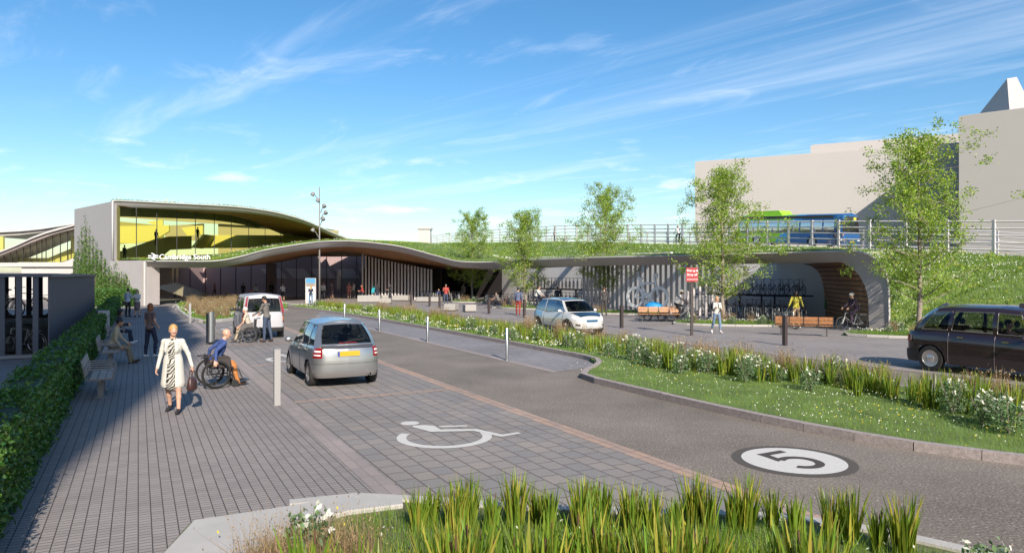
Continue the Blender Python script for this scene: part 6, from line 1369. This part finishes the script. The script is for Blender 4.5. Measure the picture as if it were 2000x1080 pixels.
for i, (px, py, a, b_, rz) in enumerate(BDS):
    c = G(px, py); e = ellp(c.x, c.y, a, b_, rz); bed('tree_bed', e, .08); kerb('tree_bed_kerb', e, .14, .11, kerbw, .8, close=True)
    q = scatter(ellp(c.x, c.y, a*.95, b_*.93, rz), 9000); lawn('tree_bed_grass', np.concatenate([q, np.full((len(q), 1), .08)], 1), .18, 160, 30, .02, 1.1, .06)
    for j in range(9): p = q[RS.randint(0, len(q))]; plant('flowering_shrub' if j % 2 else 'sedge_tuft', (shrbMe if j % 2 else sedgMe)[j % 2], (p[0], p[1], .08), ('bushy low plant' if j % 2 else 'dry grass tuft')+' in the bed of the '+['first', 'second', 'third', 'fourth', 'fifth'][i]+' plaza tree from the left', 'plant', 'plants in tree bed %d' % (i+1), s=.95)
def tree(loc, H, label, seed):
    rs = np.random.RandomState(seed); t = thing('plaza_tree', label, 'tree', loc, 0); m = MB()
    P0 = [np.array([0, 0, 0.])]; n = 12
    for i in range(1, n+1): P0.append(np.array([rs.normal(0, .035)+P0[-1][0]*.96, rs.normal(0, .035)+P0[-1][1]*.96, H*.93*i/n]))
    rad = [.105*(1-i/n)**.8+.012 for i in range(n+1)]; rad[0] = .13; m.tube(P0, rad, 9); pts = []
    def rz_(z): f = z/H; return 1.28*H*float(np.interp(f, [.15, .24, .36, .55, .75, .9, 1], [.17, .27, .265, .20, .155, .10, .03]))
    br = MB()
    for i in range(46):
        z = H*(.15+.77*(i/45)**.95); k = z/(H*.93)*n; j = min(int(k), n-1); b0 = P0[j]+(P0[j+1]-P0[j])*(k-j); a = i*2.4+rs.normal(0, .3); L = rz_(z+.25)*rs.uniform(.75, 1.12); rise = rs.uniform(.25, .5)+z/H*.9
        c = [b0]
        for q in range(1, 6): f = q/5; c.append(b0+np.array([math.cos(a+.15*q*rs.normal()), math.sin(a+.15*q*rs.normal()), 0])*L*f+np.array([0, 0, L*rise*f**1.2]))
        br.tube(c, [.028*(1-f/6)*(1.2-z/H*.7) for f in range(6)], 5, cap=False)
        for q in range(1, 6):
            for w in range(3):
                d = rs.normal(size=3); d[2] = abs(d[2])*.5+.2; d /= np.linalg.norm(d); l = rs.uniform(.25, .55)*(.6+L*.25); e = c[q]+d*l; br.tube([c[q], (c[q]+e)/2+rs.normal(0, .03, 3), e], [.009, .006, .003], 3, cap=False)
                for u in range(4): pts.append(c[q]+(e-c[q])*(u+1)/4)
    m.build('trunk', bark, t, True); br.build('limbs', bark, t)
    pts = np.array(pts); nL = int(19000*H/8.4); c = pts[rs.randint(0, len(pts), nL)]+rs.normal(0, .12, (nL, 3)); v, f = quads(c, rs.uniform(.065, .115, nL), 0)
    arrmesh('crown', v, f, None, [leafm], t); return t
for px, py, top, lab, sd in TR: p = G(px, py); tree(p, (py-top)*p.y/1367, lab, sd)

# --- hedge and climbers
def leafbox(c0, c1, w, h, n, size, zb=.0, jit=.05):
    """leaves through the outer skin of a long box from c0 to c1 (right edge line), w towards -t"""
    L = c1-c0; f = RS.uniform(0, 1, n); s = c0+L*f; r = RS.uniform(0, 1, n); per = [h, w, h]; k = RS.choice(3, n, p=np.array(per)/sum(per)); q = RS.uniform(0, 1, n)
    t = np.where(k == 0, 0, np.where(k == 1, -q*w, -w))+RS.normal(0, jit, n); z = np.where(k == 1, h, q*h)+RS.normal(0, jit, n)+.05*np.sin(s*2.3)+.03*np.sin(s*7); return t, s, np.clip(z, zb, None)
hd_ = thing('hedge', 'long clipped green hedge between the promenade and the cycle shed', 'hedge', (0, 0, 0))
m = MB(); m.add([S(-1.30, -3, 0), S(-1.30, 62, 0), S(-1.75, 62, 0), S(-1.75, -3, 0), S(-1.32, -3, .97), S(-1.32, 62, .97), S(-1.73, 62, .97), S(-1.73, -3, .97)], [(0, 1, 5, 4), (1, 2, 6, 5), (2, 3, 7, 6), (3, 0, 4, 7), (4, 5, 6, 7)]); m.build('core', M('hedge_core', (.015, .03, .008), .9), hd_)
ps = []
for a, b_, n, sz in ((3, 16, 42000, .065), (16, 30, 16000, .09), (30, 62, 14000, .13)):
    t_, s_, z_ = leafbox(a, b_, .52, .93, n, 0); c = t2w(np.stack([t_-1.27, s_], 1), 0); c[:, 2] = z_; v, f = quads(c, RS.uniform(.6, 1.1, n)*sz, .2); ps.append((v, f, 0))
V, F, MI = join(ps); arrmesh('foliage', V, F, None, [hedgem], hd_)
h2 = thing('hedge_block', 'low clipped hedge block crossing behind the far end of the long hedge', 'hedge', G(215, 598)); n = 9000; c = RS.uniform([-1.6, -.7, 0], [2.0, .7, 1.35], (n, 3)); k = RS.randint(0, 3, n); c[k == 0, 1] = -.7; c[k == 1, 2] = 1.35; c[k == 2, 0] = 2.0; c += RS.normal(0, .05, c.shape); v, f = quads(c, .12, .2); arrmesh('foliage', v, f, None, [hedgem], h2)
m = MB(); m.box((.2, 0, .65), (3.5, 1.3, 1.28)); m.build('core', MATS['hedge_core'], h2)
def climber(name, label, a, b_, prof, n, z0=0):
    """ivy on the wall from a to b; prof gives the top height by wall fraction"""
    a, b_ = np.array(a, float), np.array(b_, float); d = b_-a; nn = np.array([d[1], -d[0]]); nn /= np.linalg.norm(nn); nn = -nn if nn[1] > 0 else nn
    f = RS.uniform(0, 1, n*3); top = np.interp(f, [p[0] for p in prof], [p[1] for p in prof]); wob = 1+.32*np.sin(f*61)+.22*np.sin(f*143+1); z = RS.uniform(0, 1, n*3)*top*1.35; den = np.clip(1.15-(z/(top*wob+.01))**2.2, 0.0, 1); ok = RS.uniform(size=n*3) < den; f, z = f[ok][:n], z[ok][:n]
    c = np.stack([a[0]+d[0]*f+nn[0]*.1, a[1]+d[1]*f+nn[1]*.1, z+z0], 1)+RS.normal(0, .05, (len(f), 3)); v, q = quads(c, RS.uniform(.11, .19, len(f)), .2)
    o = thing(name, label, 'climbing plant', (a[0], a[1], 0)); m = arrmesh('foliage', v-np.array([a[0], a[1], 0]), q, None, [ivym], o)
    st_ = MB()
    for g in np.arange(.03, 1, .045):
        tp = float(np.interp(g, [p[0] for p in prof], [p[1] for p in prof])); x = d*g+nn*.06; st_.tube([(x[0], x[1], 0), (x[0]+RS.normal(0, .1), x[1], tp*.6), (x[0]+RS.normal(0, .15), x[1], tp*1.15)], [.025, .016, .005], 4)
    st_.build('stems', bark, o); return o
climber('climbing_plant', 'tall climbing plant on the pale side wall of the station', (-35.5, 62.0), (-43.4, 69.35), [(0, 2.6), (.12, 3.0), (.25, 3.8), (.4, 4.6), (.55, 5.4), (.68, 6.6), (.8, 5.0), (.9, 4.6), (1, 3.4)], 9000)
climber('climbing_plant', 'lower climbing plant beside the station entrance pier', (-35.4, 61.9), (-32.4, 60.35), [(0, 2.6), (.2, 3.0), (.4, 2.2), (.6, 2.4), (.8, 1.3), (1, .6)], 2600)

# --- grasses of the bank and the roofs
def gridpts(rows, n, lo=0, hi=1, f0=0., f1=1.):
    h_, w = len(rows)-1, len(rows[0])-1; A = np.array([[tuple(p) for p in r] for r in rows]); i = RS.uniform(f0*h_, f1*h_, n); j = RS.uniform(lo*w, hi*w, n); i0 = np.minimum(i.astype(int), h_-1); j0 = np.minimum(j.astype(int), w-1); a = (i-i0)[:, None]; b_ = (j-j0)[:, None]
    return (A[i0, j0]*(1-a)+A[i0+1, j0]*a)*(1-b_)+(A[i0, j0+1]*(1-a)+A[i0+1, j0+1]*a)*b_
w_ = len(hill[0]); fs0 = (7*12+14)/w_
lawn('bank_grass', gridpts(hill, 60000, fs0, 1, 0, .97), .22, 7000, 1500, .045, .95, .06)
lawn('bank_grass', gridpts(hill, 45000, .1, fs0, 0, .95), .16, 1800, 300, .07, .9, .07)
lawn('roof_grass', gridpts(gg, 30000, 0, .55), .17, 500, 700, .06, 1.0, .07)
lawn('roof_grass', gridpts(gg, 9000, .55, 1), .12, 500, 100, .04, 1.05, .06)
ug = [uF, [a.lerp(b2, .12) for a, b2 in zip(uF, uB)]]
lawn('roof_grass', gridpts(ug, 4500)+np.array([0, 0, .06]), .22, 100, 150, .05, 1.05, .1)
# ============================================================ PEOPLE
A0 = ((4, 7, 10, 0), (4, 7, 10, 0))
def pp(px, py, look, label, z=0, Y=None, **k):
    """feet at the photograph's pixel on level z; look = direction faced (dx, dy)"""
    p = G(px, py, z); k.setdefault('h', .016)
    return person(p, face(*look), label, **k)
cam_d_ = lambda px: ((px-1000)/-1367, -1)
# near figures
w, aj, _ = pp(338, 806, (.12, -1), 'blonde woman in cream coat and patterned dress walking towards the viewer with a handbag', H=1.70, sex='f', top='wave', bottom='wave', style='dress', shoe='black', hair='blonde', hs='tied', extra='coat', hip=(9, -9), knee=(5, 14), foot=(0, 10), arms=((-6, 24, 12, 6), (2, 14, 16, 6)), head=(30, 4), h=.0085)
# dress skirt material is the pattern
for c_ in COL.objects:
    if c_.parent == w and c_.name.startswith('body'): c_.data.materials[6] = CL['wave']
hand = w.matrix_basis @ Vector(aj[0][2]); 
Rw = Matrix.Rotation(w.rotation_euler[2], 4, 'Z'); hw_ = w.location+(Rw @ Vector(aj[0][2]))
bagm = M('bag_leather', (.05, .022, .02), .4, var=.2, scale=9)
hb = thing('handbag', 'dark brown leather handbag held by the woman in the cream coat', 'handbag', (hw_.x, hw_.y, hw_.z-.46), w.rotation_euler[2])
m = MB(); rows = []
for z, a, b_ in ((0, .13, .07), (.03, .16, .085), (.12, .165, .085), (.22, .13, .06), (.25, .11, .035)): rows.append([(b_*math.cos(2*math.pi*i/20), a*math.sin(2*math.pi*i/20), z) for i in range(20)])
m.grid(rows, 0, True); m.add(rows[0], [tuple(reversed(range(20)))]); m.add(rows[-1], [tuple(range(20))]); m.build('body', bagm, hb, True)
for s_ in (-1, 1): m = MB(); m.tube([(s_*.03, -.08, .23), (s_*.025, -.06, .36), (0, 0, .40), (s_*.025, .06, .36), (s_*.03, .08, .23)], .008, 6); m.build('strap', bagm, hb)
m = MB(); m.ell((.075, 0, .17), (.012, .03, .02), 0, 8); m.build('clasp', chrome, hb)
# wheelchair user, dark chair, facing right
seatm = M('chair_fabric', (.045, .036, .034), .8); frm_ = M('chair_frame', (.05, .05, .05), .35, metal=.6)
wcp = G(418, 756); wl_ = Vector((wcp.x, wcp.y, 0)); wheelchair('dark wheelchair on the promenade carrying the bald man in blue', wl_, HV+R(8), seatm, frm_, .335, .80)
def seated(loc, hd, seat_z, label, **k):
    k.setdefault('hip', (82, 82)); k.setdefault('knee', (80, 80)); k.setdefault('foot', (0, 0)); return person(loc, hd, label, pz=seat_z+.10, **k)
Rm = lambda a: Matrix.Rotation(a, 3, 'Z')
hd = HV+R(8); seated(wl_+Rm(hd) @ Vector((0, .02, 0)), hd, .50, 'bald man in blue jumper and orange trousers seated in the dark wheelchair', H=1.74, top='blue', bottom='ochre', shoe='brownleather', hair='grey', hs='none', lean=22, hip=(84, 78), knee=(72, 66), arms=((-30, 20, 42, 0), (-32, 22, 46, 0)), head=(-8, 6), h=.0095)
# elderly man in silver wheelchair and helper
w2 = G(487, 668); w2 = Vector((w2.x, w2.y, 0)); h2_ = face(-1, -.12); wheelchair('silver framed wheelchair behind the white van', w2+Rm(h2_) @ Vector((0, -.05, 0)), h2_, M('chair_fabric_grey', (.12, .11, .11), .8), steel, .31)
seated(w2, h2_, .50, 'white haired man in cream shirt seated in the silver framed wheelchair', H=1.70, top='cream', bottom='beige', shoe='brownleather', hair='white', hs='short', lean=14, arms=((32, 4, 25, 4), (32, 4, 25, 4)), knee=(70, 70), sleeve='short', h=.011)
pp(521, 668, (-1, .25), 'dark haired man in grey hooded top and jeans pushing the silver framed wheelchair', H=1.80, skin='tan', top='grey', bottom='denim', shoe='brownleather', hair='black', lean=6, hip=(4, -6), knee=(4, 6), arms=((34, 4, 34, 4), (34, 4, 34, 4)), head=(0, 14), h=.011)
pp(294, 698, (.35, .95), 'red haired woman in plaid shirt and navy jeans standing with her hand on her hip', H=1.72, sex='f', top='plaid', bottom='navy', shoe='trainers', hair='ginger', hs='bob', sleeve='short', hip=(-4, 14), knee=(2, 22), arms=((6, 12, 14, 0), (-18, 26, 62, 40)), head=(60, 5), h=.011)
sb = S(-.70, 24.0); seated(Vector((sb.x, sb.y, 0))+VX*.02, HV, .46, 'man in beige top and khaki trousers sitting on the second hedge bench', H=1.76, skin='tan', top='beige', bottom='khaki', shoe='brownleather', hair='black', lean=14, hip=(80, 78), knee=(62, 70), arms=((38, 6, 20, 8), (10, 8, 35, 8)), head=(0, 12), h=.012)
sb = S(-.70, 30.6); seated(Vector((sb.x, sb.y, 0))+VX*.02, HV, .46, 'woman in black jacket and white shoes sitting on the farthest hedge bench', H=1.68, sex='f', top='black', bottom='navy', shoe='trainers', hair='black', hs='bob', lean=6, hip=(84, 84), knee=(72, 84), arms=((20, 6, 80, 20), (20, 6, 70, 24)), h=.013)
pp(250, 619, (.25, 1), 'man in pale blue shirt seen from behind with a black bag by the hedge', H=1.78, top='lightblue', bottom='black', hair='black', arms=((0, 8, 30, 0), (20, 6, 70, 20)), h=.014)
pp(268, 619, (.1, -1), 'woman in white blouse and mauve skirt facing the man with the black bag', H=1.70, sex='f', top='white', bottom='mauve', style='skirt', hair='brown', hs='tied', arms=((25, 8, 85, 35), (25, 8, 85, 35)), h=.014)
b = thing('shoulder_bag', 'black shoulder bag at the hip of the man in pale blue shirt', 'bag', G(246, 619)+Vector((0, -.1, .72))); m = MB(); m.box((0, 0, .14), (.34, .12, .26), .4, tap=.9); m.build('body', black, b); m = MB(); m.tube([(-.1, 0, .26), (.05, .05, .75), (.25, .1, .26)], .012, 4); m.build('strap', black, b)
pp(299, 596, (0, -1), 'dark haired man in pale shirt with folded arms under the entrance canopy', H=1.80, skin='tan', top='lightblue', bottom='navy', hair='black', arms=((28, 8, 85, 40), (28, 8, 85, 40)))
# forecourt figures
far = dict(h=.019)
pp(419, 579.5, (1, .1), 'pale haired woman in pink top walking left of the van by the glass', sex='f', H=1.68, top='pink', bottom='black', hair='blonde', hs='long', hip=(14, -12), knee=(4, 16), **far)
pp(475, 584, (0, 1), 'person in black seen behind the left side of the van roof', H=1.75, top='black', bottom='black', hair='black', **far)
pp(501, 585, (-.3, -1), 'long haired woman in white leaning over a child above the van roof', sex='f', H=1.68, top='white', bottom='denim', hair='brown', hs='long', lean=14, arms=((30, 20, 5, 0), (10, 12, 10, 0)), **far)
pp(491, 585, (.3, -1), 'small red haired child in pink beside the woman in white above the van', H=1.12, top='pink', bottom='navy', hair='ginger', hs='bob', **far)
pp(530, 583, (0, 1), 'man in black suit seen from behind at the lit glass slot', H=1.82, top='black', bottom='black', hair='black', **far)
pp(552, 587.5, (.4, -1), 'woman in white blouse and black skirt lifting a phone to her ear', sex='f', H=1.72, top='white', bottom='black', style='skirt', hair='brown', hs='tied', arms=((4, 6, 10, 0), (45, 15, 125, 20)), **far)
pp(607, 595.5, (0, 1), 'long haired woman in jeans reading the information totem', sex='f', H=1.70, top='navy', bottom='lightdenim', hair='blonde', hs='long', sleeve='short', arms=((10, 12, 60, 30), (10, 12, 60, 30)), **far)
pp(631, 584.5, (-.3, 1), 'man in white shirt with dark bag right of the lamp mast', H=1.80, top='white', bottom='black', hair='ginger', hip=(12, -10), knee=(4, 16), **far)
pp(648, 583.5, (-.4, -1), 'woman in mauve dress holding her arm, fourth right of the totem', sex='f', H=1.74, top='mauve', bottom='mauve', style='skirt', hair='brown', hs='tied', arms=((10, 8, 10, 0), (20, 8, 95, 30)), **far)
pp(682, 583, (.2, -1), 'man in pink shirt and shorts standing by the fins', H=1.76, top='pink', bottom='pink', style='shorts', hair='grey', sleeve='short', **far)
pp(691, 583, (-.6, -1), 'woman in white top raising her elbow beside the man in pink', sex='f', H=1.72, top='white', bottom='grey', hair='brown', arms=((60, 25, 120, 20), (4, 6, 10, 0)), **far)
p = G(709, 585); seated(Vector((p.x, p.y, 0)), face(-1, -.4), .68, 'orange haired person in red sitting on the wide stone block', H=1.68, sex='f', top='red', bottom='black', hair='ginger', hs='bob', arms=((30, 8, 60, 10), (30, 8, 60, 10)), lean=12, **far)
pp(737, 588, (-.3, 1), 'woman in black headscarf and robe carrying a turquoise bag', sex='f', H=1.74, top='black', bottom='navy', style='robe', hair='black', hs='hijab', **far)
b = thing('turquoise_bag', 'turquoise bag carried by the woman in the black headscarf', 'bag', G(732, 587.5)+Vector((-.05, -.2, .82))); m = MB(); m.box((0, 0, .25), (.55, .16, .5), .2, tap=.7); m.build('body', CL['turquoise'], b); m = MB(); m.tube([(-.1, 0, .45), (0, .1, .72), (.1, 0, .45)], .015, 4); m.build('strap', CL['turquoise'], b)
pp(762, 588.5, (-.8, -1), 'woman in long black robe and headscarf standing among the stone blocks', sex='f', H=1.70, top='black', bottom='black', style='robe', hair='black', hs='hijab', arms=((25, 8, 70, 20), (25, 8, 70, 20)), **far)
p = G(856, 588); seated(Vector((p.x, p.y, 0)), face(.3, -1), .55, 'child in blue and white crouching among the parked bicycles', H=1.35, top='blue', bottom='navy', hair='blonde', hs='short', lean=30, arms=((50, 6, 20, 4), (50, 6, 20, 4)), **far)
pp(871, 596, (.1, -1), 'man in red t-shirt and jeans with a hand raised to his chin', H=1.84, skin='tan', top='red', bottom='denim', hair='black', sleeve='short', arms=((4, 10, 12, 0), (30, 8, 120, 30)), h=.016)
pp(905, 585, (-.2, 1), 'person in brown standing under the leftmost plaza tree', sex='f', H=1.72, top='khaki', bottom='khaki', hair='brown', **far)
p = G(970, 601.5); seated(Vector((p.x+.2, p.y-.15, 0)), face(-.9, .6), .47, 'person in checked shirt leaning over the picnic table', H=1.74, top='grey', bottom='black', shoe='trainers', hair='black', lean=26, sleeve='short', arms=((55, 8, 40, 10), (55, 8, 40, 10)), h=.017)
pp(1012, 615, (.15, 1), 'man in slate blue shirt and red trousers walking away', H=1.82, top='slateblue', bottom='darkred', shoe='darkred', hair='black', hip=(14, -14), knee=(4, 14), foot=(0, 10), arms=((12, 8, 18, 0), (-10, 8, 18, 0)), h=.014)
pp(1180, 616, (.15, 1), 'man in dark grey suit seen from behind holding papers', H=1.84, top='darkgrey', bottom='darkgrey', hair='brown', arms=((15, 10, 40, 0), (4, 8, 15, 0)), h=.015)
pp(1089, 604, (-.3, 1), 'dark haired man in navy behind the electric car roof', H=1.74, top='navy', bottom='black', hair='black', h=.017)
pp(1400, 651, (.12, -1), 'fair haired woman in pale jumper and cropped jeans with a backpack walking forward', sex='f', H=1.66, top='offwhite', bottom='lightdenim', style='capri', shoe='trainers', hair='blonde', hs='bob', hip=(12, -12), knee=(6, 18), arms=((14, 8, 80, 25), (20, 8, 85, 10)), h=.012)
def backpack(px, py, label, z, dy=.2, dx=0):
    b = thing('backpack', label, 'backpack', G(px, py)+Vector((dx, dy, z))); m = MB(); m.ell((0, 0, .2), (.15, .09, .22), 0, 12); m.ell((0, .07, .13), (.11, .05, .12), 0, 10); m.build('body', black, b, True)
    for s_ in (-1, 1): m = MB(); m.tube([(s_*.1, -.02, .05), (s_*.13, -.30, .12), (s_*.12, -.345, .28), (s_*.10, -.20, .46), (s_*.08, -.03, .38)], .014, 5); m.build('strap', black, b)
backpack(1400, 651, 'black backpack worn by the fair haired woman in cropped jeans', 1.0, .20, -.08)
pp(1555, 640, (-.1, -1), 'man in yellow jumper and sand trousers standing with his bicycle', H=1.84, skin='dark', top='yellow', bottom='sand', shoe='trainers', hair='black', arms=((12, 14, 40, 12), (10, 22, 35, -6)), head=(-18, 6), h=.013)
backpack(1555, 640, 'black backpack on the man in the yellow jumper', 1.12, .18)
bicycle('silver bicycle held by the man in the yellow jumper', ('silver', (.5, .5, .5), .6), G(1539, 641), face(.35, -1))
# riders
def rider(loc, hd, label, bl, frame, **k):
    bicycle(bl, frame, loc, hd); lo = Vector(loc)+Rm(hd) @ Vector((0, -.22, 0)); k.setdefault('arms', ((62, 5, 14, 2), (62, 5, 14, 2)))
    return person(lo, hd, label, pz=loc[2]*0+1.02, hip=(68, 30), knee=(78, 62), foot=(10, 30), lean=k.pop('lean', 24), spread=2, **k)
p = G(1665, 645); hd = face(-1, -.12); rider(Vector((p.x, p.y, 0)), hd, 'cyclist in purple jacket and white helmet riding left past the timber lining', 'silver bicycle ridden by the cyclist in purple', ('silver', (.5, .5, .5), .6), H=1.74, top='purple', bottom='purple', hair='white', hs='helmet', h=.012)
p = G(1052, 604); rider(Vector((p.x, p.y, 0)), face(.9, -.5), 'bare headed cyclist in white top pedalling among the racks', 'dark bicycle under the cyclist in white', ('black', (.02, .02, .022)), H=1.72, top='white', bottom='navy', hair='brown', hs='short', sex='f', h=.016)
p = G(1329, 628); hd = face(1, -.15); rider(Vector((p.x, p.y, 0)), hd, 'cyclist in white t-shirt and helmet pulling the cargo load', 'cargo bicycle ridden by the man in white t-shirt', ('silver', (.5, .5, .5), .6), H=1.78, skin='dark', top='white', bottom='black', hair='white', hs='helmet', sleeve='short', h=.013)
ct = thing('cargo_trailer', 'cargo trailer with yellow box under a bright blue cover behind the timber bench', 'trailer', G(1284, 627)+Vector((0, .5, 0)), -.15)
m = MB(); m.box((0, 0, .55), (1.15, .6, .35)); m.build('box', M('trailer_box', (.25, .27, .03), .5), ct); m = MB(); m.ell((-.1, 0, .72), (.55, .36, .38), 0, 14); m.box((.35, -.31, .55), (.18, .02, .5)); m.build('cover', M('blue_cover', (.01, .22, .50), .6, var=.15), ct, True)
for x in (-.45, .35):
    for s_ in (-1, 1):
        t_, q_ = wheel_mb((0, 0, .25), .23); w_e = thing_part('wheel', ct, (x, s_*.36, 0), R(90)); t_.build('tyre', rubber, w_e); q_.build('rim', steel, w_e)
# on the busway
zb_ = 4.75; c = P(1636, 485, 56.0); rider(Vector((c.x, c.y, 0)), face(1, -.4), 'cyclist in maroon jacket on the busway in front of the bus', 'bicycle on the busway in front of the bus', ('black', (.02, .02, .022)), H=1.74, top='purple', bottom='black', hair='white', hs='helmet', h=.02)
c2 = P(1324, 478, 66); rider(Vector((c2.x, c2.y, 0)), face(-.3, 1), 'cyclist in white on the busway left of the bus', 'bicycle on the busway under the cyclist in white', ('black', (.02, .02, .022)), H=1.72, top='white', bottom='black', hair='darkred', hs='helmet', h=.022)
for o_ in list(COL.objects):
    l_ = o_.get('label', '')
    if o_.parent is None and 'on the busway in front of the bus' in l_: o_.location.z += c.z
    elif o_.parent is None and ('on the busway left of the bus' in l_ or 'on the busway under the cyclist' in l_): o_.location.z += c2.z
c = P(1083, 471, 88); o_, _, _ = person(c, face(-1, -.3), 'dark haired person in white walking along the busway above the electric car', H=1.75, top='white', bottom='grey', hair='black', h=.024)
# silhouettes inside the upper floor
for px, py, Y, lab, dz in ((243, 504, 77, 'dark figure low on the stair behind the yellow glass', 0), (305, 473, 77.6, 'dark figure halfway up the stair behind the yellow glass', 0), (386, 466, 85, 'dark figure leaning at the top of the yellow balcony', 0)):
    c = P(px, py+6, Y); person(c, face(1, -.3), lab, H=1.75, top='black', bottom='black', hair='black', h=.026, skin='dark')
# drivers
for car_, lab, tp in ((TAXI, 'dark clothed driver seated in the black taxi', 'black'), (ICAR, 'driver in cream top seated in the electric car', 'cream')):
    hd = SRZ+math.pi; l = car_.location+Rm(hd) @ Vector((.40, .40, 0)); seated(l, hd, .60, lab, H=1.70, top=tp, bottom='black', hair='black', lean=-8, arms=((50, 6, 25, 5), (50, 6, 25, 5)), hip=(88, 88), knee=(60, 60), h=.02)
